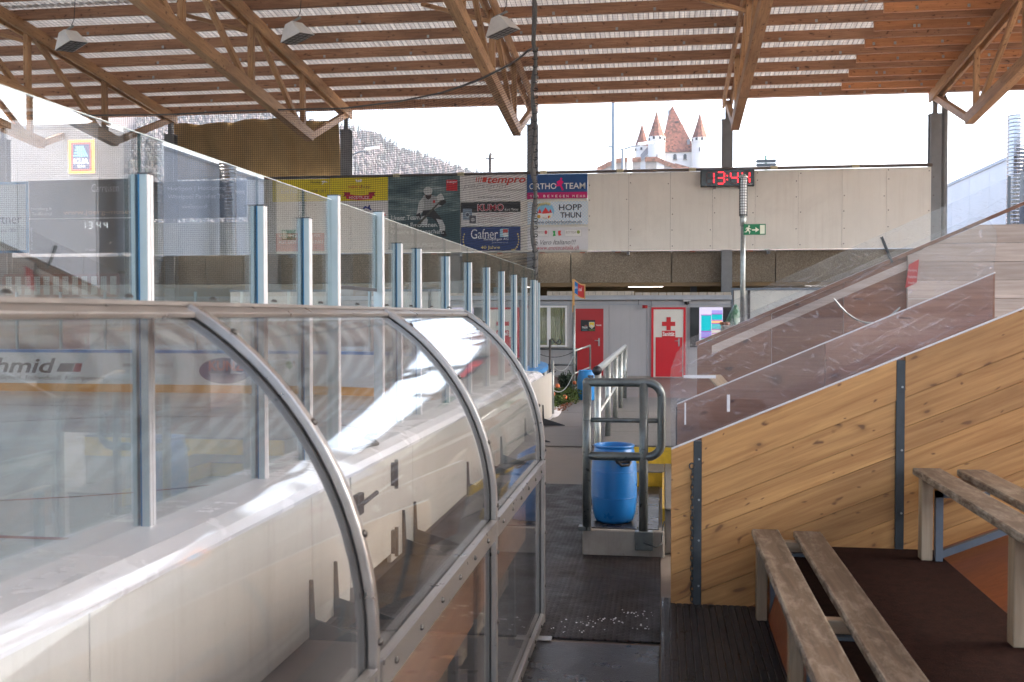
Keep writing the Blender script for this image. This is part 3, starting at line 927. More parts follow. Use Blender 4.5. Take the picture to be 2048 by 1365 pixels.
# =================================================================== FAR GALLERY: parapet, hoarding, soffit
par = thing('gallery_parapet', 'brown washed concrete parapet of the gallery under the adverts', 'parapet', (-6, 30.4, 2.7))
seams = [-34] + [at(px, 540, Y=30.3).x for px in (-420, 165, 410, 900, 1141, 1343, 1551)] + [8.6, 12, 16]
for a, b in zip(seams[:-1], seams[1:]):
    MB().box(a + .014, b - .014, 30.34, 30.5, 2.70, 3.60).build('panel', M['agg'], par, bevel=0.008)
MB().box(-34, 16, 30.46, 30.52, 2.75, 3.58).build('backing', M['concrete'], par)
gal = thing('gallery_deck', 'dark underside and brown back wall below the gallery', 'gallery', (-6, 32, 0))
MB().box(-34, 16, 30.52, 34.0, 2.85, 3.05).build('deck', M['concrete'], gal)
MB().box(-34, 16, 32.6, 32.8, -0.3, 2.85).build('back_wall', M['brown_wall'], gal)
MB().box(-34, 16, 30.36, 30.5, 2.58, 2.698).build('soffit_beam', M['brown_wall'], gal)
for x in (-17.2, -5.5, 0.95, 5.2):
    MB().box(x - .1, x + .1, 32.2, 32.4, 0, 2.85).build('pier', M['column'], gal)
hw = thing('hoarding_wall', 'row of blank pale hoarding panels with brown top rail', 'hoarding', (2.5, 30, 3.6))
xs = [-2.178 + 9.56 * k / 8 for k in range(9)]
for a, b in zip(xs[:-1], xs[1:]):
    MB().box(a + .003, b - .003, 30.0 + random.uniform(-.004, .004), 30.03, 3.615, 5.86).build('panel', M['hoard'], hw)
MB().box(-2.17, 7.37, 30.034, 30.06, 3.62, 5.85).build('backing', M['rail_dark'], hw)  # dark sheet added to stop light leaking through the panel seams
for a, b in ((-12.6, -8.164), (-8.164, -2.178)):
    MB().box(a, b - .003, 30.015, 30.04, 3.60, 5.87).build('panel', M['hoard'], hw)
MB().box(-16.2, -12.61, 30.015, 30.04, 3.60, 4.6).build('panel', M['hoard'], hw)
scm = MB().lathe([(.016, 0), (.016, .006)], (0, 0, 0), 6).mesh('screw', M['rust'])
for x in xs:
    for zz in (3.75, 4.2, 4.65, 5.1, 5.55, 5.78):
        if random.random() < .85:
            o = bpy.data.objects.new('screw', scm); COL.objects.link(o); o.parent = hw
            o.location = Vector((x + random.choice((-.06, .06, .05)), 29.995, zz + random.uniform(-.03, .03))) - wloc(hw); o.rotation_euler = (math.pi / 2, 0, 0)
MB().tube([(-12.6, 29.98, 5.915), (7.4, 29.98, 5.915)], 0.045, 8).build('top_rail', M['rail_dark'], hw, smooth=True)
MB().box(-12.6, 7.4, 30.0, 30.03, 3.575, 3.60).build('bottom_rail', M['column'], hw)
for px in (793, 922, 1087, 1240, 1385, 1548, 1711):
    x = at(px, 345, Y=29.96).x
    MB().box(x - .10, x + .10, 29.92, 29.99, 5.87, 5.965).build('clamp', M['brass'], hw, bevel=0.008)
for px in (1000, 1085, 1165, 1236, 1385, 1500):
    x = at(px, 502, Y=29.99).x
    MB().box(x - .08, x + .08, 29.97, 30.02, 3.55, 3.585).build('block', M['red_ply'], hw)
for x in (-11, -6, -1, 3, 7):
    MB().box(x - .04, x + .04, 30.05, 30.34, 3.5, 5.8).build('stay', M['column'], hw)
# tarp above the hoarding
def tarp_fn(u, v):
    x = -15.3 + u * 5.45
    z = 6.02 + v * (1.78 - 0.05 * math.sin(u * 9))
    f = 0.07 * math.sin(u * 34 + 2 * v) * (0.35 + 0.65 * v) + 0.05 * math.sin(u * 13 - 3 * v) + 0.03 * math.sin(u * 61 + 5 * v * v)
    return (x + .02 * math.sin(v * 5), 30.65 + f, z + 0.010 * math.sin(u * 30) * v)
o = MB().grid(90, 14, tarp_fn).build('tarp', M['tarp'], smooth=True)
s_ = o.modifiers.new('solidify', 'SOLIDIFY'); s_.thickness = 0.006
tag(o, 'brown tarp hung in folds above the yellow adverts', 'tarp')

# fluorescent tubes under the gallery
M['tube'] = emit('lit_tube', (1.0, 0.93, 0.84), 2.0)
for k, (px0, px1, py) in enumerate(((1257, 1326, 572), (1610, 1676, 570), (555, 602, 571), (955, 1000, 571), (60, 130, 585))):
    a, b = at(px0, py + 1, Y=31.3), at(px1, py - 1, Y=31.3)
    t = thing('tube_lamp', ['lit tube lamp above the middle of the grey cabin', 'lit tube lamp behind the right acrylic screen', 'lit tube lamp seen beyond the wide rink gate',
                            'lit tube lamp seen through far rink glass posts', 'lit tube lamp above the red slatted frame'][k], 'lamp', ((a.x + b.x) / 2, 31.3, a.z), 'tube lamps under the gallery')
    MB().box(a.x - .03, b.x + .03, 31.27, 31.33, a.z + .02, a.z + .07).build('housing', M['white'], t)
    MB().tube([(a.x, 31.3, a.z), (b.x, 31.3, a.z)], 0.022, 8).build('tube', M['tube'], t, smooth=True)
    for x in (a.x + .2, b.x - .2):
        MB().box(x - .01, x + .01, 31.29, 31.31, a.z + .07, 2.86).build('hanger', M['galv'], t)

# =================================================================== GREY CABIN
Yc = 28.6
cab = thing('grey_cabin', 'long grey cabin with flat roof under the gallery', 'cabin', (-6, Yc, 0))
px_seams = [-17.5, -15.2, -12.9, -10.6, -8.3, -6.0, -4.35, -2.56, -1.47, -0.43, 0.68, 1.84]
for a, b in zip(px_seams[:-1], px_seams[1:]):
    MB().box(a + .004, b - .004, Yc, Yc + .06, 0.0, 2.15).build('wall_panel', M['cabin'], cab, bevel=0.004)
MB().box(-17.5, 1.84, Yc + .062, Yc + 1.6, 0, 2.14).build('core', M['cabin_roof'], cab)
MB().box(-17.7, 1.86, Yc - .18, Yc + 1.6, 2.16, 2.285).build('roof_edge', M['cabin_roof'], cab, bevel=0.006)
MB().box(-17.5, 1.84, Yc - .025, Yc - .002, 2.02, 2.05).build('cable_duct', M['cabin_roof'], cab)
MB().box(-17.5, 1.84, Yc - .02, Yc - .002, 0.0, 0.06).build('plinth', M['concrete'], cab)
for tx in (-0.66, 0.6):
    MB().tube([(tx, Yc - .02, 2.02), (tx, Yc - .02, 2.16)], 0.012, 6).build('conduit', M['column'], cab)
# row of pale blocks and a slatted board on the cabin roof
xb = -0.75
k = 0
while xb < 1.75:
    tag(MB().box(xb, xb + .20, Yc - .05, Yc + .10, 2.286, 2.365).build('pale_block', M['stone_sill'], bevel=0.006), 'pale stone block in the row along the cabin roof edge', 'block', 'pale blocks on the cabin roof')
    xb += 0.218
t = thing('perforated_beam', 'long pale perforated metal beam lying on cabin roof', 'beam', (-2.1, Yc, 2.286))
MB().box(-3.2, -0.78, Yc - .02, Yc + .06, 2.286, 2.405).build('beam', M['stone_sill'], t, bevel=0.004)
for j in range(12):
    for zz in (2.315, 2.345, 2.375):
        MB().box(-3.05 + j * .2, -3.04 + j * .2, Yc - .0235, Yc - .019, zz - .009, zz + .009).build('hole', M['gasket'], t)
def door_leaf(name, label, r, mat, frame):
    X0, X1, Z0, Z1 = r
    t = thing(name, label, 'door', ((X0 + X1) / 2, Yc, 0))
    MB().box(X0, X1, Yc - .035, Yc - .002, Z0, Z1).build('leaf', mat, t, bevel=0.004)
    if frame:
        MB().box(X0 - .06, X0, Yc - .05, Yc - .003, Z0, Z1 + .055).build('frame', frame, t)
        MB().box(X1, X1 + .06, Yc - .05, Yc - .003, Z0, Z1 + .055).build('frame', frame, t)
        MB().box(X0, X1, Yc - .05, Yc - .003, Z1, Z1 + .055).build('frame', frame, t)
    hx = X1 - .12
    h = MB().box(hx - .022, hx + .022, Yc - .045, Yc - .036, 0.88, 1.10).build('handle_plate', M['galv'], t)
    MB().tube([(hx, Yc - .045, 1.03), (hx, Yc - .09, 1.03), (hx - .12, Yc - .09, 1.03)], 0.011, 6).build('handle', M['galv'], h, smooth=True)
    return t
d1 = door_leaf('red_door', 'dull red door with two club stickers beside curtained window', (-2.42, -1.625, 0.05, 1.92), M['red_door'], None)
MB().box(-2.48, -2.423, Yc - .03, Yc - .003, 0.05, 1.97).build('frame', M['column'], d1)
Yd = Yc - .04
def drect(o, r, c, L, name='printed_band'):
    X0, X1, Z0, Z1 = prect(r, Yd)
    y = Yd - .004 * L
    return MB().add([(X0, y, Z0), (X1, y, Z0), (X1, y, Z1), (X0, y, Z1)], [(0, 1, 2, 3)]).build(name, ink(c), o)
def dpoly(o, pts, c, L, name='printed_shape'):
    y = Yd - .004 * L
    return MB().add([at(px, py, Y=y) for px, py in pts], [tuple(range(len(pts)))]).build(name, ink(c), o)
drect(d1, (1161.5, 640.5, 1190.5, 663), (0.012, 0.014, 0.016), 1, 'sticker')
dpoly(d1, [(1178, 644.5), (1189, 644.5), (1189, 653), (1183.5, 658), (1178, 653)], (0.65, 0.68, 0.7), 2)
dpoly(d1, [(1178.8, 645.3), (1188.2, 645.3), (1188.2, 652.6), (1183.5, 657), (1178.8, 652.6)], (0.75, 0.55, 0.02), 3)
dpoly(d1, [(1180, 652), (1182, 649), (1184, 652), (1187, 650), (1186, 654), (1183, 655)], (0.6, 0.62, 0.68), 4)
text('THUN', prect((1164, 653.5, 1175, 657.5), Yd), Yd - .009, ink((0.75, 0.75, 0.75)), d1, 0.2, 0.02)
text('EHC', prect((1169.5, 650.5, 1174.5, 653), Yd), Yd - .009, ink((0.6, 0.15, 0.15)), d1, 0.2, 0.02)
text('ehcthun.ch', prect((1165, 659.5, 1174, 661.3), Yd), Yd - .009, ink((0.2, 0.5, 0.6)), d1)
text('dragonsthun.ch', prect((1178, 659.5, 1189.3, 661.3), Yd), Yd - .009, ink((0.45, 0.6, 0.05)), d1)
text('TRAINER', prect((1192, 649.5, 1203, 652.5), Yd), Yd - .004, ink((0.8, 0.75, 0.75)), d1, 0, 0.02)
d2 = door_leaf('first_aid_door', 'cream and bright red first aid door with red cross', (-0.245, 0.57, 0.03, 1.90), M['cream'], M['red_bright'])
drect(d2, (1311, 675, 1364.5, 754), (0.60, 0.006, 0.016), 1, 'lower_panel').data.materials[0] = M['red_bright']
RC = (0.58, 0.01, 0.016)
drect(d2, (1333, 634.7, 1341.5, 661), RC, 1, 'cross_bar')
drect(d2, (1324, 644, 1350.5, 652.5), RC, 1.3, 'cross_bar')
drect(d2, (1324, 662, 1350.5, 675.5), RC, 1.5, 'label_band')
text('Sanität', prect((1325.3, 664, 1349, 672.5), Yd), Yd - .009, ink((0.85, 0.85, 0.82)), d2, 0, 0.025)
# more doors and boards on the cabin seen through the glass
X0, X1, Z0, Z1 = prect((125, 655, 178, 780), Yc)
door_leaf('red_door', 'dull red door seen through the acrylic shelter', (X0, X0 + .9, 0.03, 1.95), M['red_door'], None)
a = at(205, 640, Y=Yc - .02); 
t = thing('notice_board', 'white framed notice board between red door and rink post', 'notice board', (a.x, Yc, 1.2))
MB().box(a.x, a.x + .62, Yc - .03, Yc - .003, 1.30, 1.82).build('frame', M['white'], t)
MB().box(a.x + .05, a.x + .57, Yc - .035, Yc - .031, 1.35, 1.77).build('poster', ink((0.35, 0.5, 0.55)), t)
# window with curtains
X0, X1, Z0, Z1 = prect((1062, 612, 1134, 694), Yc)
t = thing('cabin_window', 'white framed cabin window with drawn yellow green curtains', 'window', ((X0 + X1) / 2, Yc, Z0))
MB().box(X0, X1, Yc - .004, Yc - .002, Z0, Z1).build('backing', M['glass_dark'], t)
xm = at(1098, 650, Y=Yc).x
for a, b in ((X0, X0 + .05), (X1 - .05, X1), (xm - .05, xm + .05)):
    MB().box(a, b, Yc - .06, Yc - .005, Z0 + .052, Z1 - .052).build('frame', M['white'], t, bevel=0.005)
for a, b in ((Z0, Z0 + .05), (Z1 - .05, Z1)):
    MB().box(X0, X1, Yc - .06, Yc - .005, a, b).build('frame', M['white'], t, bevel=0.005)
for a, b in ((X0 + .05, xm - .05), (xm + .05, X1 - .05)):
    MB().grid(40, 2, lambda u, v: (a + u * (b - a), Yc - .022 + .010 * math.sin(u * 45) + .004 * math.sin(u * 17), Z0 + .05 + v * (Z1 - Z0 - .1))).build('curtain', M['curtain'], t, smooth=True)
    MB().box(a, b, Yc - .048, Yc - .042, Z0 + .05, Z1 - .05).build('pane', M['pane'], t)
MB().box(X0 - .04, X1 + .04, Yc - .10, Yc - .003, Z0 - .045, Z0 - .005).build('sill', M['alu'], t)
# alarm, camera, info screen
a = at(1290, 614, Y=Yc)
t = thing('alarm_beacon', 'small red alarm beacon on grey cabin wall', 'alarm', (a.x, Yc - .1, a.z))
MB().tube([(a.x - .07, Yc - .1, a.z), (a.x + .07, Yc - .1, a.z)], 0.045, 10).build('body', M['red_door'], t, smooth=True)
MB().tube([(a.x + .07, Yc - .1, a.z), (a.x + .19, Yc - .05, a.z + .02), (a.x + .17, Yc - .02, a.z + .16), (a.x + .12, Yc - .02, a.z + .28)], 0.008, 6).build('cable', M['column'], t)
a = at(1374, 602, Y=Yc)
t = thing('dome_camera', 'white wall box with black dome security camera', 'camera', (a.x, Yc - .06, a.z))
MB().box(a.x - .10, a.x + .10, Yc - .12, Yc - .002, a.z - .02, a.z + .11).build('box', M['white'], t, bevel=0.008)
MB().lathe([(0.06, -.022), (0.06, -.06), (0.045, -.095), (0.015, -.115)], (a.x, Yc - .07, a.z), 12).build('dome', M['black'], t, smooth=True)
X0, X1, Z0, Z1 = prect((1380, 615, 1462, 695), Yc)
t = thing('info_screen', 'glowing wall screen with turquoise and violet timetable blocks', 'screen', ((X0 + X1) / 2, Yc, Z0))
MB().box(X0, X1, Yc - .05, Yc - .002, Z0, Z1).build('panel', M['glass_dark'], t, bevel=0.006)
def scr(r, c, s, L, name='screen_block'):
    a, b, cc, d = prect(r, Yc - .05)
    b = min(b, X1)
    y = Yc - .05 - .003 * L
    key = 'screen_%.2f_%.2f_%.2f' % c
    m = bpy.data.materials.get(key) or emit(key, c, s)
    MB().add([(a, y, cc), (b, y, cc), (b, y, d), (a, y, d)], [(0, 1, 2, 3)]).build(name, m, t)
S = 0.105
scr((1398.5, 615, 1445.5, 693), (0.78, 0.72, 0.95), S, 1)
scr((1402.5, 631, 1422.5, 663), (0.0, 0.55, 0.62), S, 2)
scr((1402.5, 663, 1422.5, 675), (0.35, 0.28, 0.80), S, 2)
scr((1402.5, 676, 1422.5, 682), (0.05, 0.55, 0.62), S, 2.1)
scr((1423.5, 621, 1444.5, 628), (0.42, 0.36, 0.85), S, 2)
scr((1423.5, 629, 1444.5, 640), (0.0, 0.55, 0.62), S, 2.1)
scr((1423.5, 642, 1444.5, 647), (0.95, 0.55, 0.25), S, 2)
scr((1423.5, 648, 1444.5, 659), (0.1, 0.55, 0.60), S, 2.1)
scr((1423.5, 660, 1444.5, 680), (0.75, 0.72, 0.60), S, 2)
for yy, x0, x1 in ((630.5, 1402, 1423), (663, 1402, 1423), (675.5, 1402, 1423), (628.5, 1423, 1445), (641, 1423, 1445), (647.5, 1423, 1445), (659.5, 1423, 1445), (667, 1423, 1445)):
    scr((x0, yy - .7, x1, yy + .7), (0.45, 0.0, 0.45), S, 3)
# pale board wall right of the cabin, seen behind the acrylic screens
t = thing('pale_board_wall', 'pale board wall with dark steel frame right of cabin', 'wall', (5, 28.9, 0))
for a, b in ((1.95, 3.9), (3.9, 6.1), (6.1, 8.4)):
    MB().box(a + .004, b - .004, 28.9, 28.95, 0, 2.42).build('panel', M['off_white'], t)
MB().box(1.86, 8.4, 28.86, 28.96, 2.42, 2.49).build('top_rail', M['blue_steel'], t)
for x in (1.90, 2.35, 6.0):
    MB().box(x - .035, x + .035, 28.86, 28.90, 0, 2.42).build('post', M['blue_steel'] if x != 2.35 else M['rust'], t)
# red frame with pale slats, far left
a, b = at(8, 570, Y=29.3).x, at(236, 570, Y=29.3).x
t = thing('slatted_frame', 'dark red frame with a row of pale upright panes', 'frame', ((a + b) / 2, 29.3, 1.9))
zt, zb = at(120, 548, Y=29.3).z, 2.37
MB().box(a, b, 29.3, 29.34, zt - .08, zt).build('top_rail', M['red_ply'], t)
MB().box(a, b, 29.3, 29.34, zb - .08, zb).build('bottom_rail', M['red_ply'], t)
nn = 12
for k in range(nn + 1):
    x = a + (b - a) * k / nn
    MB().box(x - .05, x + .05, 29.3, 29.34, zb, zt - .08).build('upright', M['red_ply'], t)
for k in range(nn):
    x = a + (b - a) * (k + .5) / nn
    MB().box(x - (b - a) / nn * .5 + .055, x + (b - a) / nn * .5 - .055, 29.315, 29.325, zb, zt - .085).build('pane', M['off_white'], t)
for x in (a + .1, b - .1):
    MB().box(x - .05, x + .05, 29.35, 29.45, 2.286, zt - .02).build('stay', M['red_ply'], t)

# =================================================================== ADVERTS ON THE HOARDING
YA = 29.965
WH, BK, RD, NV = (0.74, 0.74, 0.73), (0.02, 0.02, 0.022), (0.52, 0.03, 0.03), (0.02, 0.045, 0.16)
YE = (0.72, 0.58, 0.01)
s = Sign('advert_panel', 'yellow electrician advert with white swoosh arrow', 'advert', (545, 359, 659.5, 404), YA, YE)
s.txt('Hunziker', (621, 362, 643, 367.5), BK, shear=0.3)
s.poly([(641.5, 363.5), (648, 362), (657, 365), (648, 366), (643, 370.5), (646, 365)], WH)
s.txt('VOR ORT', (622, 380, 653, 385.5), (0.1, 0.1, 0.08))
s.txt('ELEKTRO', (563, 381, 595, 387), (0.45, 0.5, 0.5))
s = Sign('advert_panel', 'yellow food truck advert with red ribbon', 'advert', (660, 355, 776, 402), YA, YE)
s.txt("mätt's", (696, 370, 722, 377.3), (0.5, 0.05, 0.03))
s.txt('hüsi', (722.5, 369.5, 740.5, 377.3), (0.12, 0.03, 0.03))
s.txt('CATERING', (708, 383.5, 729.5, 386.5), (0.35, 0.27, 0.05))
s.poly([(686.5, 384.5), (700, 385), (700, 392), (686.5, 393.5), (689, 389)], (0.32, 0.01, 0.03))
s.poly([(751, 384), (737.5, 384.8), (737.5, 392), (751, 392.6), (748.5, 388.5)], (0.32, 0.01, 0.03))
s.poly([(692, 388), (700, 389.8), (712, 391), (726, 391), (738, 389.4), (745, 387.7), (745, 397), (738, 399), (726, 400.4), (712, 400.4), (700, 399.2), (692, 397.6)], (0.5, 0.01, 0.04), 2)
s.txt('FOODTRUCK', (699, 392.8, 739, 398.6), (0.85, 0.8, 0.75), 3)
s.poly([(711, 358), (714, 361), (719, 360.5), (722, 358.5), (724, 360), (723, 364), (713, 364.5), (711.5, 362)], WH)
s = Sign('advert_panel', 'white advert with blue handwriting and red flame', 'advert', (650, 403, 776, 498), YA, (0.68, 0.67, 0.67))
mb = MB()
mb.tube([at(px, py, Y=YA - .008) for px, py in ((727, 418), (731, 414), (736, 417), (740, 411), (738, 416), (742, 421))], 0.03, 5)
mb.build('lettering', ink((0.02, 0.04, 0.25)), s.t)
s.poly([(765, 430), (769, 424), (770, 430), (771, 428), (770.5, 432.5), (766, 432)], (0.6, 0.03, 0.02))
s.txt('GARTENBAU', (697, 474, 742, 481), (0.45, 0.46, 0.5))
s.txt('KW', (721, 465, 733, 471), (0.45, 0.46, 0.5))
s = Sign('advert_panel', 'red and white ice advert seen through the rink glass', 'advert', (497, 404, 649.5, 505), YA, (0.7, 0.68, 0.66))
s.rect((552, 467, 649, 503), (0.58, 0.09, 0.06))
s.txt('WIR MACHEN EIS', (557, 469, 640, 475.5), (0.85, 0.8, 0.78))
s.txt('AUF DEM ELITENIVEAU', (557, 481, 646, 488), (0.85, 0.8, 0.78))
# ice hockey poster
s = Sign('advert_panel', 'dark teal ice hockey poster with a crouching player', 'advert', (776.5, 353, 920, 500), YA, (0.05, 0.10, 0.12))
mt = s.t.children[0].data.materials[0] = bpy.data.materials.new('stormy_print')
nt, b = nodes(mt)
v = mapping(nt, (0.7, 1, 3.2))
n1 = noise(nt, v, 1.5, 6, 0.62, 0.5)
nt.links.new(ramp(nt, n1, [(0.3, (0.02, 0.05, 0.06)), (0.5, (0.09, 0.15, 0.16)), (0.7, (0.30, 0.36, 0.36))]), b.inputs['Base Color'])
b.inputs['Roughness'].default_value = 0.5
s.rect((892.5, 360, 915, 382), (0.55, 0.02, 0.03), 1, 'logo_square')
s.txt('frutiger', (893.8, 362, 914, 367.5), WH, 2, bold=0.01)
s.poly([(777, 452), (815, 440), (850, 436), (880, 433), (905, 424), (919, 420), (919, 498), (777, 498)], (0.035, 0.075, 0.085), 1)
G1, G2, G3 = (0.34, 0.36, 0.36), (0.50, 0.52, 0.52), (0.018, 0.018, 0.02)
# player (a printed figure)
s.poly([(845, 396), (848, 390), (858, 390), (872, 393), (880, 392), (886, 398), (884, 412), (870, 418), (866, 424), (846, 424), (838, 420), (838, 404)], G1, 2, 'printed_figure')
s.poly([(838, 404), (846, 396), (848, 412), (845, 424), (838, 434), (833, 430)], G2, 3, 'printed_figure')
s.poly([(872, 394), (882, 386), (886, 392), (890, 402), (884, 412), (878, 406)], G2, 3, 'printed_figure')
s.poly([(879, 402), (890, 400), (893, 405), (884, 412), (878, 410)], G3, 4, 'printed_figure')
s.ell((847, 374, 865, 391), G2, 4, 'printed_figure')
s.ell((850, 384, 863, 398), (0.22, 0.13, 0.10), 3.5, 'printed_figure')
s.poly([(851, 391), (862, 391), (862, 396), (857, 400), (852, 397)], (0.03, 0.022, 0.02), 5, 'printed_figure')
s.poly([(846, 422), (868, 420), (880, 434), (886, 444), (876, 448), (864, 436), (852, 434), (842, 438)], G3, 4, 'printed_figure')
s.poly([(842, 434), (850, 432), (856, 440), (854, 452), (843, 450)], G2, 5, 'printed_figure')
s.poly([(872, 438), (884, 440), (890, 452), (890, 462), (880, 462), (878, 450)], G2, 5, 'printed_figure')
s.poly([(882, 462), (890, 462), (894, 472), (886, 474), (882, 470)], G3, 5, 'printed_figure')
s.poly([(832, 430), (840, 426), (842, 436), (836, 440)], G3, 5, 'printed_figure')
s.poly([(830, 454), (832, 450), (880, 402), (882, 404), (834, 455), (826, 458)], (0.06, 0.06, 0.045), 6, 'printed_stick')
s.rect((866, 401, 870.5, 406), (0.55, 0.02, 0.02), 4, 'printed_shape')
s.txt('Unser Team.', (783, 431, 842, 440.5), (0.62, 0.66, 0.66), 6, bold=0.012)
s.txt('Unsere Emotionen.', (783, 446, 876, 455), (0.62, 0.66, 0.66), 6, bold=0.012)
s.txt('Unsere Leidenschaft.', (783, 459, 888, 468.5), (0.62, 0.66, 0.66), 6, bold=0.012)
s.txt('BAUEN FÜR MORGEN', (786, 485, 889, 494), (0.5, 0.54, 0.54), 6)
# recruitment
s = Sign('advert_panel', 'white recruitment advert with red and outlined italic lettering', 'advert', (920.5, 350, 1053, 403), YA, (0.66, 0.65, 0.64))
for k in range(3):
    s.poly([(951 + 4.6 * k, 365), (953 + 4.6 * k, 355), (954.6 + 4.6 * k, 355), (952.6 + 4.6 * k, 365)], (0.6, 0.05, 0.03))
s.poly([(964.5, 364.5), (966, 355), (974, 355), (972.5, 364.5)], (0.6, 0.05, 0.03))
s.txt('tempro', (975, 354, 1051.5, 371), (0.6, 0.05, 0.03), 3, 0.25, 0.02)
s.txt('personal', (926, 366.5, 1015, 380), (0.40, 0.39, 0.39), 2, 0.25, -0.004)
s.txt('Temporär- und Dauerstellen', (976, 378.5, 1049, 384), (0.2, 0.19, 0.19), 2, 0.2)
s.txt('www.tempropersonal.ch', (956, 392, 1020.5, 397.5), (0.1, 0.1, 0.1), 2)
# household appliances
s = Sign('advert_panel', 'white appliance advert with black band and washing machine', 'advert', (922, 404.5, 1041, 452), YA - .02, (0.66, 0.65, 0.65))
s.rect((922, 404.5, 1041, 425), BK)
s.txt('KUMO', (954.5, 408.2, 1008, 422.8), (0.75, 0.73, 0.73), 2, bold=0.045)
s.txt('KUMO', (955.5, 409, 1007, 422), (0.38, 0.01, 0.03), 3, bold=0.015)
s.txt('Kurt Moser', (1010, 416.5, 1037, 422), WH, 2)
s.txt('Haushaltgeräte Küche und Lüftung', (955.5, 426.3, 1026, 430), (0.35, 0.12, 0.12), 2)
s.txt('Reparatur Verkauf Beratung', (955.5, 431.5, 1019, 435), (0.35, 0.12, 0.12), 2)
s.txt('Frutigenstrasse 59 | 3604 Thun', (955.5, 437.5, 1008, 441), (0.12, 0.12, 0.12), 2)
s.txt('Tel. 033 438 79 80 | kurtmoser.ch', (955.5, 443, 1011, 446.5), (0.2, 0.12, 0.12), 2)
s.rect((926, 418, 944, 440), (0.19, 0.25, 0.32), 2, 'printed_machine')
s.ell((929.5, 424, 940.5, 436), (0.35, 0.4, 0.45), 3)
s.ell((932, 426.5, 938, 433.5), (0.06, 0.08, 0.12), 4)
s.rect((939, 432, 952, 447), (0.10, 0.10, 0.12), 5, 'printed_machine')
s.ell((942, 436, 949.5, 444), (0.4, 0.4, 0.42), 6)
# cleaning company
s = Sign('advert_panel', 'navy cleaning company advert with gold laurel branches', 'advert', (922, 454, 1041, 501.5), YA - .02, NV)
s.txt('Gafner', (942, 458.5, 996, 478), (0.75, 0.77, 0.8), 2)
s.txt('Reinigungen AG', (968, 476, 1017, 482.5), (0.75, 0.77, 0.8), 2)
s.txt('gafner-reinigungen.ch', (984, 484, 1016, 487), (0.5, 0.53, 0.6), 2)
s.txt('40 Jahre', (961.5, 492, 1000, 500), (0.62, 0.52, 0.2), 2, bold=0.012)
s.rect((1000, 458, 1017, 474.5), (0.35, 0.6, 0.72), 2, 'logo_square')
s.rect((1006, 459, 1016, 466), (0.6, 0.08, 0.06), 3, 'logo_square')
s.rect((1006, 466.5, 1016, 473.5), WH, 3, 'logo_square')
for sd, cx in ((-1, 945), (1, 1019)):
    for k in range(9):
        a = math.radians(100 - 17 * k)
        x, y = cx + sd * 18 * math.cos(a * .75), 480 + 20 * math.sin(a * .95) - 0.0
        dx, dy = 3.2 * math.sin(a), -3.2 * math.cos(a)
        s.poly([(x, y + 2.2), (x + sd * 2.6, y), (x, y - 2.2), (x - sd * 1.2, y)], (0.62, 0.50, 0.18), 2, 'printed_leaf')
# orthopaedics
s = Sign('advert_panel', 'dark blue and magenta advert with a running figure', 'advert', (1054, 348.5, 1175, 397.5), YA - .02, (0.012, 0.075, 0.24))
s.rect((1054, 385, 1175, 397.5), (0.45, 0.0, 0.12))
s.txt('ORTHO', (1058.5, 367, 1113, 379), WH, 2, bold=0.012)
s.txt('TEAM', (1128, 366, 1170.5, 378), WH, 2, bold=0.012)
MG = (0.75, 0.0, 0.18)
s.ell((1120, 356, 1124.5, 360.5), MG, 3)
s.poly([(1118, 361), (1124, 361), (1126, 364.5), (1123, 371), (1117, 371), (1115, 366)], MG, 3)
s.poly([(1113.5, 363.5), (1118, 361.5), (1119, 363), (1116, 366), (1116.5, 368.5), (1114, 368.5)], MG, 3.2)
s.poly([(1124, 362), (1127.5, 364), (1124.5, 367.5)], MG, 3.2)
s.poly([(1118, 370.5), (1123, 370.5), (1125.5, 376), (1127.5, 380.5), (1123.5, 381.5), (1122.5, 376.5)], MG, 3.3)
s.poly([(1117, 370), (1120, 372.5), (1114, 373), (1110, 371.5), (1110, 370)], MG, 3.4)
for ch, x in zip('WIRBEWEGENMEHR', (1060, 1067, 1074, 1087, 1095, 1103, 1111, 1118.5, 1126, 1133, 1145, 1153, 1160, 1167)):
    s.txt(ch, (x, 390.3, x + (2 if ch == 'I' else 4), 395.2), (0.85, 0.75, 0.8), 2)
# beer festival
s = Sign('advert_panel', 'pale blue chequered advert with round castle emblem', 'advert', (1055, 403.5, 1176, 449.5), YA - .02, (0.55, 0.66, 0.74))
mt = s.t.children[0].data.materials[0] = bpy.data.materials.new('blue_check_print')
nt, b = nodes(mt)
ch = N(nt, 'ShaderNodeTexChecker')
ch.inputs['Color1'].default_value = (0.72, 0.74, 0.75, 1); ch.inputs['Color2'].default_value = (0.46, 0.62, 0.76, 1)
ch.inputs['Scale'].default_value = 22
nt.links.new(mapping(nt), ch.inputs['Vector']); nt.links.new(ch.outputs[0], b.inputs['Base Color'])
s.ell((1073, 406, 1108.5, 440), (0.22, 0.48, 0.68), 2)
for pts in ([(1084, 426), (1091, 415), (1099, 426), (1098, 432), (1085, 432)], [(1075.5, 427), (1079.5, 417.5), (1083.5, 427)], [(1097.5, 426), (1100.5, 418), (1104, 426)]):
    s.poly(pts, (0.6, 0.03, 0.03), 3)
s.poly([(1075, 427), (1086, 428), (1098, 427), (1106, 426), (1105, 433), (1098, 439), (1085, 439.5), (1076, 434)], (0.72, 0.7, 0.68), 4)
s.poly([(1072.5, 411), (1080, 406.5), (1092, 404.5), (1101, 406), (1101, 412), (1092, 409), (1082, 411.5), (1074, 416)], (0.62, 0.57, 0.33), 4)
s.ell((1074, 430, 1081, 437), (0.65, 0.35, 0.04), 5)
s.rect((1096, 432, 1098.5, 437), (0.6, 0.03, 0.03), 5); s.rect((1098.5, 431.5, 1101, 436), (0.65, 0.5, 0.05), 5)
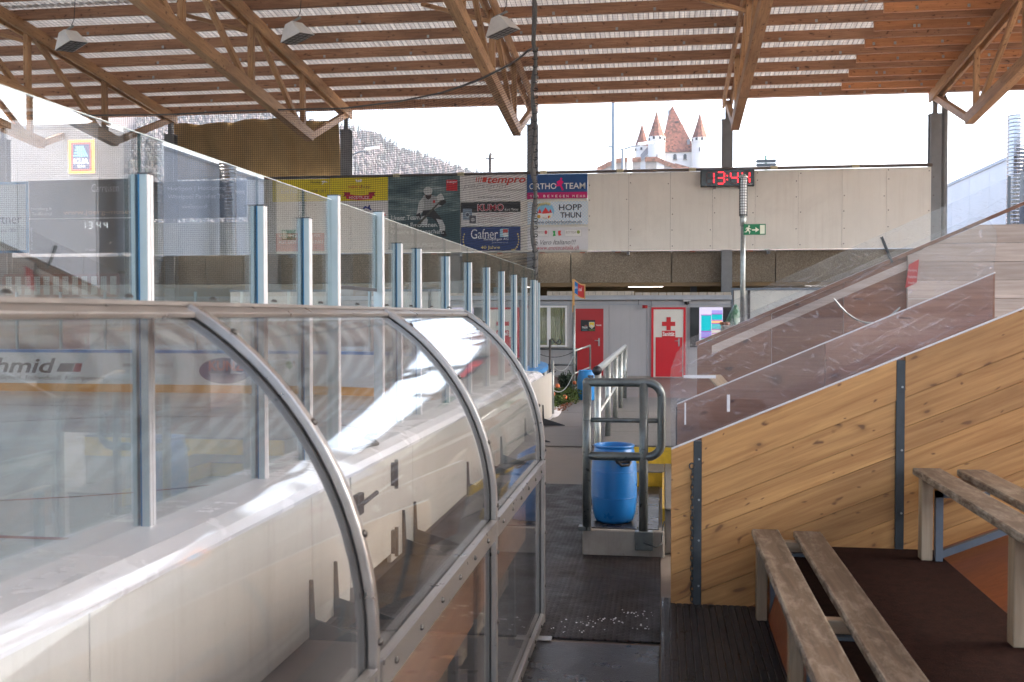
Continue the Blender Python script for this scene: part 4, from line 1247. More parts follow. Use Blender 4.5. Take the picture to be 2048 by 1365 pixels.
s.txt('Oktoberfest', (1075, 407, 1099, 411.5), (0.25, 0.2, 0.05), 6, 0.2)
s.txt('Thun', (1085, 435, 1094, 438), (0.2, 0.05, 0.04), 6)
s.txt('HOPP', (1118, 409, 1163.5, 421), (0.025, 0.028, 0.05), 2, bold=0.015)
s.txt('THUN', (1120.5, 425, 1162, 436), (0.025, 0.028, 0.05), 2, bold=0.015)
s.txt('www.oktoberfestthun.ch', (1068, 441, 1163, 447.5), (0.03, 0.03, 0.06), 2)
# wine shop
s = Sign('advert_panel', 'white Italian wine advert with tricolour and italic lettering', 'advert', (1055, 455, 1176, 500.5), YA - .02, (0.68, 0.68, 0.70))
s.rect((1073, 459, 1097, 473.5), (0.6, 0.6, 0.6), 1, 'logo_square'); s.rect((1074, 459.8, 1096, 472.3), (0.74, 0.74, 0.73), 2, 'logo_square')
s.txt('ENOTECA', (1075, 462.5, 1089, 467.5), (0.25, 0.22, 0.2), 3); s.ell((1089, 461, 1094.5, 469), (0.5, 0.05, 0.08), 3)
s.rect((1129.5, 459, 1163.5, 473.5), (0.6, 0.6, 0.6), 1, 'logo_square'); s.rect((1130.5, 459.8, 1162.2, 472.3), (0.74, 0.74, 0.73), 2, 'logo_square')
s.txt('BOTTEGA', (1132, 462.5, 1152, 467.5), (0.25, 0.22, 0.2), 3, 0.2); s.ell((1153.5, 461, 1160, 468), (0.25, 0.33, 0.08), 3)
s.poly([(1105, 462.5), (1111, 462), (1110, 467), (1111.5, 472), (1105.5, 473), (1107, 467)], (0.02, 0.33, 0.07), 2)
s.poly([(1116.5, 462), (1122, 461.5), (1121, 467), (1123, 471), (1117, 472), (1116, 467)], (0.6, 0.05, 0.05), 2)
s.txt('Vero Italiano!!!', (1081, 480, 1152, 489.5), (0.08, 0.08, 0.09), 2, 0.4)
s.txt('www.enotecaitalia.ch', (1074, 491.5, 1158, 499.8), (0.42, 0.04, 0.05), 2, 0.4)
# left of the rink gate
s = Sign('advert_panel', 'white partner advert in a bright blue frame', 'advert', (-95, 365, 57.5, 507), YA, (0.0, 0.27, 0.56))
s.rect((-90, 370, 52, 502), (0.60, 0.68, 0.70), 1, 'inner_panel')
s.txt('Partner', (-27, 429, 43.5, 448), (0.05, 0.05, 0.06), 2)
s.txt('seit 1986', (2, 457, 33, 465), (0.12, 0.12, 0.13), 2)
s = Sign('scoreboard', 'dark scoreboard with white clock digits and coach tour advert', 'scoreboard', (58.5, 360, 268, 507), YA, (0.022, 0.022, 0.03), mat=M['navy_black'])
s.rect((58.5, 436, 268, 438.5), (0.55, 0.55, 0.55))
s.txt('Homberg &', (63, 415, 104, 422.5), (0.6, 0.62, 0.64)); s.txt('Teuffenthal', (64, 425, 104, 431.5), (0.6, 0.62, 0.64))
s.txt('Carreisen', (183, 368, 238, 384), (0.62, 0.64, 0.66), 2, 0.15)
s.txt('www.joerg-moser', (127, 420, 266, 432), (0.58, 0.36, 0.2))
s.txt('Heim', (174, 497, 192, 502.5), (0.5, 0.5, 0.5))
M['led_white'] = emit('white_led', (0.95, 0.97, 1.0), 0.4)
mb = MB()
for ch, x0 in (('1', 164), ('3', 177.5), ('4', 194), ('4', 208)):
    X0, X1, Z0, Z1 = prect((x0, 444.5, x0 + 6.5, 457.5), YA - .012)
    digit(mb, ch, X0, X1, Z0, Z1, YA - .012, 0.018)
mb.build('clock_digits', M['led_white'], s.t)
mb = MB()
for row in range(3):
    for cx0 in (61.5, 247):
        for k in range(2):
            X0, X1, Z0, Z1 = prect((cx0, 456 + row * 16 + k * 7, cx0 + 3, 461 + row * 16 + k * 7), YA - .012)
            digit(mb, '25'[k], X0, X1, Z0, Z1, YA - .012, 0.014)
mb.build('penalty_digits', ink((0.5, 0.5, 0.52)), s.t)
s = Sign('advert_panel', 'dark whirlpool advert with pale lettering beside scoreboard', 'advert', (270, 363, 493, 437), YA, (0.03, 0.05, 0.075))
s.txt('HotSpoo | HotSpring', (336, 373, 452, 383), (0.5, 0.53, 0.56)); s.txt('Whirlpool Paradies Thun', (336, 389, 461, 400), (0.5, 0.53, 0.56))
s.txt('www.hotspoo.ch', (364, 409, 415, 420), (0.5, 0.53, 0.56))
s.txt('HotSpring', (493 - 12 - 10, 379, 490, 390), (0.6, 0.6, 0.6))
for k in range(4):
    s.poly([(257 + 15 + 2.5 * math.sin(math.pi * j / 5) * (1 if j % 2 == 0 else .45), 370 + 10 * k - 2.5 * math.cos(math.pi * j / 5) * (1 if j % 2 == 0 else .45)) for j in range(10)], (0.75, 0.75, 0.75), 2, 'printed_star')
# gallery rail beside it
t = thing('gallery_rail', 'grey gallery handrail above the washed concrete parapet', 'railing', (-14, 30.3, 3.6))
MB().box(-16.2, -12.7, 30.36, 30.42, 3.82, 3.90).build('top_rail', M['column'], t)
for x in (-16.1, -15.0, -13.9, -12.8):
    MB().box(x - .02, x + .02, 30.37, 30.41, 3.60, 3.82).build('post', M['column'], t)

# digital clock
a, b = at(1401, 360, Y=29.7), at(1509, 353, Y=29.7)
zc = (at(1401, 343, Y=29.7).z + at(1401, 377, Y=29.7).z) / 2 + 0.04
t = thing('digital_clock', 'black digital clock with red glowing time digits', 'clock', ((a.x + b.x) / 2, 29.7, zc - .25))
MB().box(a.x, b.x, 29.70, 29.82, zc - .245, zc + .245).build('housing', M['black'], t, bevel=0.02)
MB().box(a.x + .03, b.x - .03, 29.695, 29.699, zc - .215, zc + .215).build('screen', M['glass_dark'], t)
for x in (a.x + .4, b.x - .4):
    MB().box(x - .03, x + .03, 29.82, 30.02, zc - .28, zc - .1).build('bracket', M['column'], t)
M['led'] = emit('red_led', (1.0, 0.018, 0.03), 0.55)
M['led_off'] = pm('unlit_led', (0.06, 0.01, 0.012), 0.4, 0, 0.1, 5, 0)
cw = (b.x - a.x)
for ch, u0 in (('1', 0.115), ('3', 0.31), ('4', 0.56), ('4', 0.775)):
    X0 = a.x + cw * u0
    mb = MB(); digit(mb, '8', X0, X0 + .20, zc - .16, zc + .16, 29.692, 0.028); mb.build('unlit_digit', M['led_off'], t)
    mb = MB(); digit(mb, ch, X0, X0 + .20, zc - .16, zc + .16, 29.686, 0.032); mb.build('digit', M['led'], t)
mb = MB()
for dz in (-.05, .06):
    mb.box(a.x + cw * .497 - .016, a.x + cw * .497 + .016, 29.684, 29.69, zc + dz - .016, zc + dz + .016)
mb.build('colon', M['led'], t)
text('Bodet', (b.x - .20, b.x - .05, zc - .205, zc - .165), 29.69, ink((0.6, 0.6, 0.6)), t, 0.3)

# =================================================================== RINK BOARDS, POSTS, GLASS
rb = thing('rink_boards', 'white rink boards with blue grey posts and tall glass panes', 'rink boards', (XG, 10, -0.2))
ZG, ZP = 2.50, 2.33
posts_y = [2.75, 4.0, 5.246, 5.959, 8.152, 8.822, 10.039, 11.234, 12.444, 13.629, 14.798, 15.944, 17.006]
posts_y = [-0.9, 0.32, 1.54] + posts_y
gate_y = [6.51, 7.587]
seam = [-3.2, -1.1, 1.0, 3.1, 5.25, 5.93, 6.87, 7.5, 9.62, 11.7, 13.8, 15.9, YC0]
for i, (a, b) in enumerate(zip(seam[:-1], seam[1:])):
    gate = abs(a - 5.93) < .01
    g = 0.006 if gate else 0.003
    MB().box(-1.885, -1.855 if not gate else -1.848, a + g, b - g, 0.03 if not gate else 0.10, 0.775).build('gate_leaf' if gate else 'board_panel', M['board'], rb, bevel=0.004)
for a, b in zip(seam[:-1], seam[1:]):
    MB().box(-2.30, -2.27, a + .003, b - .003, -0.2, 0.79).build('inner_panel', M['scuffed'], rb)
MB().box(-2.262, -2.19, -3.2, YC0, -0.19, 0.775).build('frame_rail', M['bracket'], rb)
MB().prism([(-2.31, .78), (-1.84, .78), (-1.835, .80), (-1.86, .835), (-1.93, .865), (-2.30, .875), (-2.315, .86)], 'y', -3.2, 15.9).build('sill', M['sill'], rb, smooth=False)
MB().box(-2.306, -2.301, -3.2, YC0, -0.2, 0.0).build('kick_strip', M['kick'], rb)
# wrapped cable and a puck box left on the sill
tag(MB().tube([(-2.0 + .10 * math.sin(k * .7), 6.45 + .10 * k, .872 + .012 * abs(math.sin(k))) for k in range(9)], 0.012, 6).build('loose_strap', M['bracket'], smooth=True), 'dark loose strap lying on the white board sill', 'strap')
# gate hardware
gt = MB().box(-1.847, -1.838, 6.00, 6.05, 0.30, 0.36).build('latch_plate', M['bracket'], rb)
MB().tube([(-1.82, 5.97, .60), (-1.80, 6.02, .60), (-1.77, 6.22, .635)], 0.014, 8).build('latch_handle', M['bracket'], rb, smooth=True)
MB().box(-1.847, -1.81, 5.96, 6.08, .53, .66).build('latch', M['bracket'], rb, bevel=0.006)
for z in (0.60, 0.13):
    h = MB().box(-1.853, -1.82, 6.84, 6.885, z - .03, z + .13).build('hinge', M['bracket'], rb, bevel=0.004)
    MB().tube([(-1.815, 6.865, z - .05), (-1.815, 6.865, z + .15)], 0.014, 8).build('hinge_pin', M['bracket'], h, smooth=True)
# floor brackets
pb = MB().prism([(-1.853, .02), (-1.50, .02), (-1.50, .03), (-1.825, .13), (-1.835, .34), (-1.853, .34)], 'y', 5.20, 5.215).build('floor_bracket', M['bracket'], rb)
for y in (1.0, 3.1, 5.62, 7.18, 7.52, 9.64, 10.9, 11.7, 13.8, 15.9):
    inst(pb, 'floor_bracket', rb, (0, y - 5.21, 0))
# one straight post: pale blue face, white strip, blue edge
def post_parts(x, y, ang, ztop, w=0.105):
    c, s_ = math.cos(ang), math.sin(ang)
    # local axes: t along the boards, n towards the outside
    def loc(u, v): return (x + u * c - v * s_, y + u * s_ + v * c)
    def bx(u0, u1, v0, v1, z0, z1): return MB().prism([loc(u0, v0), loc(u1, v0), loc(u1, v1), loc(u0, v1)], 'z', z0, z1)
    return bx
def add_post(x, y, ang, ztop):
    bx = post_parts(x, y, ang, ztop)
    p = bx(-.027, .027, .008, .044, .80, ztop).build('post', M['post_face'], rb)
    bx(-.027, .027, -.024, -.008, .80, ztop).build('inner_post', M['post_face'], rb)
    bx(.0275, .030, .008, .014, .80, ztop).build('blue_strip', M['post_blue'], p)
    bx(-.024, -.003, .0445, .048, .80, ztop).build('white_strip', M['post_white'], p)
    bx(.003, .024, .0445, .048, .80, ztop).build('white_strip', M['post_white'], p)
    bx(-.030, .030, .004, .050, ztop, ztop + .006).build('post_cap', M['bracket'], p)
    return p
ang0 = -math.pi / 2      # outside normal is +X along the straight side
for y in posts_y:
    add_post(XG, y, ang0, ZP)
for y in gate_y:
    bx = post_parts(XG, y, ang0, 2.53)
    p = bx(-.029, .029, -.022, .044, .80, 2.53).build('gate_post', M['post_face'], rb)
    bx(-.024, .024, .0445, .049, .80, 2.53).build('white_strip', M['post_white'], p)
    bx(-.032, .032, -.026, .052, 2.53, 2.536).build('post_cap', M['bracket'], p)
def pane(x0, y0, x1, y1, z0=0.87, z1=ZG, th=0.012):
    v = Vector((x1 - x0, y1 - y0)); n = Vector((-v.y, v.x)).normalized() * th / 2
    p = MB().prism([(x0 - n.x, y0 - n.y), (x1 - n.x, y1 - n.y), (x1 + n.x, y1 + n.y), (x0 + n.x, y0 + n.y)], 'z', z0, z1).build('glass_pane', M['rink_glass'], rb)
    d = v.normalized() * .003
    MB().prism([(x1 - n.x, y1 - n.y), (x1 + d.x - n.x, y1 + d.y - n.y), (x1 + d.x + n.x, y1 + d.y + n.y), (x1 + n.x, y1 + n.y)], 'z', z0, z1).build('glass_edge', M['glass_edge'], p)
    MB().prism([(x0 - n.x, y0 - n.y), (x1 - n.x, y1 - n.y), (x1 + n.x, y1 + n.y), (x0 + n.x, y0 + n.y)], 'z', z1 + .0003, z1 + .004).build('glass_edge', M['glass_top'], p)
yy = sorted(posts_y + gate_y)
for a, b in zip(yy[:-1], yy[1:]):
    if (a, b) == (6.51, 7.587):
        pane(XG, a + .04, XG, b - .04, 1.95, ZG)
        MB().box(XG - .012, XG + .012, a + .056, b - .056, 1.925, 1.948).build('gate_top_bar', M['bracket'], rb)
    else:
        pane(XG, a + .002, XG, b - .002)
# corner and end
arc = [(XG - R2 + R2 * math.cos(a), YC0 + R2 * math.sin(a), a) for a in [math.pi / 2 * i / 10 for i in range(11)]]
pane(XG, 17.006, arc[0][0], arc[0][1])
for (x0, y0, a0), (x1, y1, a1) in zip(arc[:-1], arc[1:]):
    add_post(x0, y0, a0 - math.pi / 2, ZP)
    pane(x0, y0, x1, y1)
    def ring(r0, r1, z0, z1, name, mat, k=4):
        A = [a0 + (a1 - a0) * j / k for j in range(k + 1)]
        P = [(XG - R2 + r1 * math.cos(q), YC0 + r1 * math.sin(q)) for q in A] + [(XG - R2 + r0 * math.cos(q), YC0 + r0 * math.sin(q)) for q in A[::-1]]
        MB().prism(P, 'z', z0, z1).build(name, mat, rb)
    ring(R2 + .14, R2 + .17, 0.03, .775, 'board_panel', M['board'])
    ring(R2 - .15, R2 - .12, -0.2, .785, 'inner_panel', M['scuffed'])
    ring(R2 - .155, R2 - .1505, -0.2, 0.0, 'kick_strip', M['kick'])
    ring(R2 - .16, R2 + .19, .787, .86, 'cap', M['cap_blue'])
MB().box(-2.31, -1.95, 15.903, YC0, .787, .862).build('cap', M['cap_blue'], rb)
x = XG - R2
while x > XL:
    x1 = x - 1.22
    add_post(x, YEND, 0.0, ZP)
    pane(x1, YEND, x, YEND)
    x = x1
x = XG - R2
while x > XL:
    x1 = x - 2.44
    MB().box(x1 + .003, x - .003, YEND - .15, YEND - .12, -.2, .785).build('inner_panel', M['scuffed'], rb)
    x = x1
MB().box(XL, XG - R2, YEND - .157, YEND - .1505, -.2, 0.0).build('kick_strip', M['kick'], rb)
MB().box(XL, XG - R2, YEND - .16, YEND + .31, .787, .86).build('cap', M['cap_blue'], rb)
MB().box(XL, XG - R2, YEND + .265, YEND + .295, .03, .775).build('board_panel', M['board'], rb)
# prints on the end boards
YB = YEND - .151
def bprint(body, r, c, shear=0.0, bold=0.0, name='lettering'):
    text(body, prect(r, YB), YB - .004, ink(c), rb, shear, bold, name)
bprint('schmid', (-60, 716, 112, 746), (0.09, 0.09, 0.10), 0.25, 0.02)
bprint('Küchen. Individuell. Kompetent.', (-10, 751, 213, 763), (0.12, 0.12, 0.13), 0.2)
bprint('www.schmid-schreinerei.ch', (246, 724, 346, 735), (0.2, 0.2, 0.22), 0.2)
def bpoly(pts, c, L=1):
    MB().add([at(px, py, Y=YB - .003 * L) for px, py in pts], [tuple(range(len(pts)))]).build('printed_shape', ink(c), rb)
bpoly([(113, 744), (121, 727), (150, 727), (144, 744)], (0.07, 0.08, 0.10))
bpoly([(145, 744), (151, 727), (165, 727), (161, 744)], (0.30, 0.03, 0.06))
bpoly([(450 + 52 * math.cos(a), 742 + 26 * math.sin(a)) for a in [2 * math.pi * i / 28 for i in range(28)]], (0.05, 0.08, 0.22))
text('KUNZ', prect((418, 722, 488, 742), YB), YB - .008, ink((0.55, 0.06, 0.07)), rb, 0, 0.03)
text('Klima-Anlagen Lüftung', prect((418, 744, 482, 749), YB), YB - .008, ink((0.6, 0.62, 0.66)), rb)
bpoly([(572, 724), (580, 722), (586, 732), (580, 740), (573, 734)], (0.1, 0.3, 0.12)); bpoly([(586, 722), (596, 722), (590, 738)], (0.5, 0.1, 0.12))
text('Wir bringen', prect((570, 715, 612, 720.5), YB), YB - .008, ink((0.12, 0.14, 0.2)), rb)

# =================================================================== SAFETY NET
def net_path(u):
    """path of the net above the corner and end glass"""
    L1 = R2 * math.pi / 2
    tot = L1 + 22
    d = u * tot
    if d < L1:
        a = d / R2
        return XG - R2 + R2 * math.cos(a), YC0 + R2 * math.sin(a)
    return XG - R2 - (d - L1), YEND
def proj(P):
    v = Vector(P) - _C
    return CX + F * v.dot(_rt) / v.dot(_fw)
ROPE = [(-4000, 260), (330, 230), (480, 222), (690, 217), (800, 203), (880, 187), (960, 160), (1024, 127), (1050, 108), (1060, 98), (1200, 90)]
def net_top(u):
    x, y = net_path(u)
    px = proj((x, y, 6.4))
    for (a, b), (c, d) in zip(ROPE[:-1], ROPE[1:]):
        if a <= px <= c:
            py = b + (d - b) * (px - a) / (c - a)
            break
    P = at(px, py, Y=y)
    return P.z
t = thing('safety_net', 'black safety net drooping from a rope behind the rink end', 'net', (-8, 22, 2.4))
mb = MB()
NU = 640
for i in range(NU + 1):
    u = i / NU
    x, y = net_path(u); x2, y2 = net_path(u + .0002)
    zt = net_top(u)
    vs, fs = [], []
    for k in range(4):
        z = 2.42 + (zt - 2.42) * k / 3
        vs += [(x, y, z), (x2, y2, z)]
    fs = [(2 * k, 2 * k + 1, 2 * k + 3, 2 * k + 2) for k in range(3)]
    mb.add(vs, fs)
zz = 0.0
for j in range(86):
    f = j / 85
    vs = []
    for i in range(101):
        u = i / 100
        x, y = net_path(u)
        z = 2.42 + (net_top(u) - 2.42) * f
        sag = 0.10 * math.exp(-((u - .10) / .08) ** 2) * math.sin(f * 9)
        vs += [(x, y, z + sag), (x, y, z + sag + .0065)]
    mb.add(vs, [(2 * i, 2 * i + 2, 2 * i + 3, 2 * i + 1) for i in range(100)])
o = mb.build('mesh', M['net'], t); o['kind'] = 'stuff'
MB().tube([(*net_path(i / 80), net_top(i / 80)) for i in range(81)], 0.022, 6).build('top_rope', M['netrope'], t, smooth=True)
MB().tube([(XG - .02 + .03 * math.sin(k * 1.1), 17.35, 2.36 + k * 0.2) for k in range(20)] + [(XG - .03, 17.35, 6.35), (XG, 17.3, 6.9), (XG - .02, 17.2, 7.3), (XG - .05, 17.0, 9.2)],
          [0.036 + .012 * math.sin(k * 2.3) for k in range(20)] + [.036, .045, .025, .012], 8).build('gathered_edge', M['netrope'], t, smooth=True)
for k in range(30):
    z = 2.45 + k * .13
    MB().tube([(XG + .045 * math.cos(q), 17.35 + .045 * math.sin(q), z + .03 * math.sin(q)) for q in [2 * math.pi * j / 8 for j in range(8)]], 0.007, 5, closed=True).build('lashing', M['net'], t)

# =================================================================== PLAYER SHELTER (curved acrylic)
XS, RS_, ZS = -0.665, 0.90, 0.988                    # front plane, arc radius, spring height
TH0 = math.radians(30)
sh = thing('player_shelter', 'curved clear acrylic players shelter with aluminium arches', 'shelter', (XS, 3.5, 0))
def arcpt(th, r=RS_):
    return XS - RS_ + r * math.sin(th), ZS + r * math.cos(th)
arcY = [5.72, 4.03, 2.30, 0.58, -1.15]
def arch(y):
    prof = [(XS, 0.0), (XS, 0.5), (XS, ZS)] + [arcpt(math.pi / 2 - (math.pi / 2 - TH0) * k / 14) for k in range(1, 15)]
    mb = MB()
    vs, fs = [], []
    wd = 0.015
    for i, (x, z) in enumerate(prof):
        x2, z2 = prof[min(i + 1, len(prof) - 1)]; x1, z1 = prof[max(i - 1, 0)]
        d = Vector((x2 - x1, z2 - z1)).normalized()
        n = Vector((d.y, -d.x))
        for a, b in ((-.012, -wd), (.014, -wd), (.014, wd), (-.012, wd)):
            vs.append((x + n.x * a, y + b, z + n.y * a))
    for i in range(len(prof) - 1):
        fs += [(i * 4 + j, i * 4 + (j + 1) % 4, i * 4 + 4 + (j + 1) % 4, i * 4 + 4 + j) for j in range(4)]
    k = len(prof) * 4
    fs += [(3, 2, 1, 0), (k - 4, k - 3, k - 2, k - 1)]
    a = mb.add(vs, fs).build('arch', M['alu'], sh, bevel=0.005)
    g = MB()
    vs, fs = [], []
    for i, (x, z) in enumerate(prof):
        x2, z2 = prof[min(i + 1, len(prof) - 1)]; x1, z1 = prof[max(i - 1, 0)]
        d = Vector((x2 - x1, z2 - z1)).normalized(); n = Vector((d.y, -d.x))
        vs += [(x - n.x * .0125, y - .030, z - n.y * .0125), (x - n.x * .0125, y + .030, z - n.y * .0125), (x - n.x * .028, y + .030, z - n.y * .028), (x - n.x * .028, y - .030, z - n.y * .028)]
    for i in range(len(prof) - 1):
        fs += [(i * 4 + j, i * 4 + (j + 1) % 4, i * 4 + 4 + (j + 1) % 4, i * 4 + 4 + j) for j in range(4)]
    g.add(vs, fs).build('gasket', M['gasket'], a)
    return a
for y in arcY:
    arch(y)
# bolts on the arches
bm = MB().lathe([(.0095, 0), (.0095, .004), (.005, .008)], (0, 0, 0), 8).mesh('bolt', M['bolt'], smooth=False)
def bolt(p, n, parent=sh):
    o = bpy.data.objects.new('bolt', bm)
    COL.objects.link(o)
    o.parent = parent
    o.location = Vector(p) - wloc(parent)
    o.rotation_euler = Vector(n).to_track_quat('Z', 'Y').to_euler()
for y in arcY[:4]:
    for th in (38, 56, 74, 90):
        t_ = math.radians(th)
        x, z = arcpt(t_, RS_ + .014)
        bolt((x, y, z), (math.sin(t_), 0, math.cos(t_)))
    for z in (0.22, 0.52, 0.80):
        bolt((XS + .014, y, z), (1, 0, 0))
ZR0, ZR1 = 0.855, 0.935
for a, b in zip(arcY[1:], arcY[:-1]):
    y0, y1 = a + .030, b - .030
    # curved upper sheet
    mb = MB()
    vs, fs = [], []
    prof = [(XS - .012, ZR1 - .02)] + [arcpt(math.pi / 2 - (math.pi / 2 - TH0) * k / 18, RS_ - .012) for k in range(0, 19)]
    pro2 = [(XS - .018, ZR1 - .02)] + [arcpt(math.pi / 2 - (math.pi / 2 - TH0) * k / 18, RS_ - .018) for k in range(0, 19)]
    n = len(prof)
    for yy_ in (y0, y1):
        vs += [(x, yy_, z) for x, z in prof] + [(x, yy_, z) for x, z in pro2]
    for i in range(n - 1):
        fs += [(i, i + 1, 2 * n + i + 1, 2 * n + i), (n + i, 3 * n + i, 3 * n + i + 1, n + i + 1)]
    mb.add(vs, fs).build('curved_pane', M['shelter_glass'], sh, smooth=True)
    MB().box(XS - .018, XS - .012, y0, y1, 0.07, ZR0 + .02).build('lower_pane', M['shelter_glass'], sh)
    r = MB().box(XS - .010, XS + .014, y0, y1, ZR0, ZR1).build('rail', M['alu'], sh, bevel=0.004)
    MB().box(XS + .0142, XS + .020, y0, y1, ZR1 - .012, ZR1).build('rail_lip', M['alu'], r)
    MB().box(XS - .010, XS + .014, y0, y1, 0.02, 0.07).build('bottom_rail', M['alu'], sh, bevel=0.004)
    k = y0 + .12
    while k < y1:
        bolt((XS + .014, k, (ZR0 + ZR1) / 2), (1, 0, 0))
        bolt((XS + .014, k, 0.045), (1, 0, 0))
        k += 0.27
# roof sheet, front profile and back fascia
xt, zt = arcpt(TH0)
Y0s, Y1s = arcY[-1], arcY[0] + .03
MB().prism([(xt - .03, zt - .012), (xt + .022, zt - .026), (xt + .026, zt - .012), (xt - .02, zt + .012)], 'y', Y0s, Y1s).build('front_profile', M['alu'], sh, bevel=0.003)
MB().prism([(xt + .0, zt + .004), (xt - .01, zt + .014), (-2.04, zt + .022), (-2.04, zt + .012)], 'y', Y0s, Y1s).build('roof_sheet', M['alu_dark'], sh)
MB().box(-2.062, -2.042, Y0s, Y1s, 1.735, zt + .03).build('back_fascia', M['alu_dark'], sh)
k = 0.4
while k < Y1s:
    bolt((xt - .03, k, zt + .020), (0.1, 0, 1)); k += 0.42
# shelter bench
bn = thing('shelter_bench', 'brown wooden players bench with backrest inside the shelter', 'bench', (-0.9, 3, 0))
for a, b in ((0.0, 1.78), (1.82, 3.95), (4.02, 5.50)):
    beam_obj('backrest', (-0.75, a, 0.635), (-0.75, b, 0.635), 0.035, 0.215, M['shelter_wood'], bn)
    beam_obj('seat', (-0.97, a + .05, 0.34), (-0.97, b - .02, 0.34), 0.33, 0.045, M['bench_leg'], bn)
    beam_obj('top_strip', (-0.755, a, 0.7505), (-0.755, b, 0.7505), 0.06, 0.014, M['bench_leg'], bn)
for y in (0.3, 1.7, 2.1, 3.8, 4.2, 5.35):
    MB().box(-0.80, -0.77, y - .03, y + .03, 0.0, 0.74).build('upright', M['steel_post'], bn)
    MB().box(-1.10, -0.80, y - .025, y + .025, 0.27, 0.315).build('bracket', M['steel_post'], bn)
    MB().box(-1.11, -1.07, y - .025, y + .025, 0.0, 0.27).build('leg', M['steel_post'], bn)

# =================================================================== RAILING, DRUMS
def arc_pts(c, r, a0, a1, n, y):
    return [(c[0] + r * math.cos(math.radians(a0 + (a1 - a0) * k / n)), y, c[1] + r * math.sin(math.radians(a0 + (a1 - a0) * k / n))) for k in range(n + 1)]
YR = 7.36
rl = thing('tube_railing', 'grey tubular steel railing loop standing before the blue drum', 'railing', (-0.3, YR, 0.2))
xa, xb_, xc_ = -0.535, -0.13, -0.005
z1, z2, z3, rr = 1.265, 0.995, 0.735, 0.031
loop = [(xa, YR, z1)] + arc_pts((xc_ - .10, z1 - .10), .10, 90, 0, 6, YR) + arc_pts((xc_ - .10, z3 + .10), .10, 0, -90, 6, YR) + [(xa, YR, z3)]
MB().tube(loop, rr, 12).build('loop', M['dark_steel'], rl, smooth=True)
MB().tube([(xa, YR, 0.2), (xa, YR, z1)], rr + .001, 12).build('post', M['dark_steel'], rl, smooth=True)
MB().tube([(xb_, YR - .004, 0.15), (xb_, YR - .004, z1)], rr + .001, 12).build('post', M['dark_steel'], rl, smooth=True)
MB().tube([(xa, YR, z2), (xc_, YR, z2)], 0.018, 10).build('middle_rail', M['dark_steel'], rl, smooth=True)
for z in (z1, z2, z3):
    MB().lathe([(.0, -.034), (.026, -.024), (.034, 0), (.026, .024), (.0, .034)], (xa, YR, z), 12, False).build('joint', M['dark_steel'], rl, smooth=True)
MB().box(xb_ - .06, xb_ + .07, YR - .045, YR + .035, 0.07, 0.205).build('base_clamp', M['dark_steel'], rl, bevel=0.006)
MB().box(xa - .06, xa + .03, YR - .03, YR + .06, 0.1955, 0.225).build('base_plate', M['dark_steel'], rl, bevel=0.004)
MB().tube([(xb_ + .0, YR - .05, .13), (xb_ + .09, YR - .05, .10), (xb_ + .13, YR - .02, .12), (xb_ + .14, YR + .1, .22), (xb_ + .148, YR + .17, .24)], 0.006, 6).build('cable', M['steel_post'], rl, smooth=True)
def drum(name, label, c, r, h, mat, group):
    t = thing(name, label, 'drum', c, group)
    prof = [(r * .74, 0), (r * .80, h * .012), (r * .86, h * .045), (r * .93, h * .13), (r * .975, h * .24), (r * .995, h * .36), (r * 1.0, h * .48), (r * .995, h * .60), (r * .975, h * .72), (r * .94, h * .82), (r * .885, h * .91), (r * .85, h * .945),
            (r * .84, h * .955), (r * .84, h * .968), (r * .87, h * .972), (r * .885, h * .978), (r * .885, h * .995), (r * .87, h * 1.0), (r * .80, h * 1.0), (r * .785, h * .985), (r * .78, h * .95), (r * .80, h * .3)]
    for fz_, fr_ in ((.33, .9925), (.665, .987)):
        MB().tube([(c[0] + r * fr_ * math.cos(q), c[1] + r * fr_ * math.sin(q), c[2] + h * fz_) for q in [2 * math.pi * j / 36 for j in range(36)]], 0.0032, 5, closed=True).build('seam_ring', mat, t, smooth=True)
    MB().lathe(prof, c, 40).build('body', mat, t, smooth=True)
    for sg in (-1, 1):
        a = math.radians(-62 if sg > 0 else 118)
        ex, ey = math.cos(a), math.sin(a)
        p0 = Vector((c[0] + ex * r * .93, c[1] + ey * r * .93, c[2] + h * .82))
        tn = Vector((-ey, ex, 0))
        o_ = Vector((ex, ey, 0))
        MB().tube([p0 - tn * .055 + o_ * -.01, p0 - tn * .05 + o_ * .02 + Vector((0, 0, -.01)), p0 - tn * .03 + o_ * .028 + Vector((0, 0, -.03)), p0 + tn * .03 + o_ * .028 + Vector((0, 0, -.03)), p0 + tn * .05 + o_ * .02 + Vector((0, 0, -.01)), p0 + tn * .055 - o_ * .01], 0.010, 6).build('handle', M['black'], t, smooth=True)
        MB().box(-.06, .06, -.004, .004, -.018, .018).build('handle_mount', M['black'], t, loc=(0, 0, 0)).matrix_local = Matrix.Translation(p0 + o_ * .003 - wloc(t)) @ Matrix.Rotation(a - math.pi / 2, 4, 'Z')
    return t
drum('plastic_drum', 'open dark blue plastic drum standing inside the tube railing', (-0.355, 7.70, 0.204), 0.172, 0.575, M['drum'], 'blue plastic drums')
drum('plastic_drum', 'light blue plastic drum in front of the red door', (-1.52, 20.9, 0.0), 0.20, 0.62, M['drum2'], 'blue plastic drums')

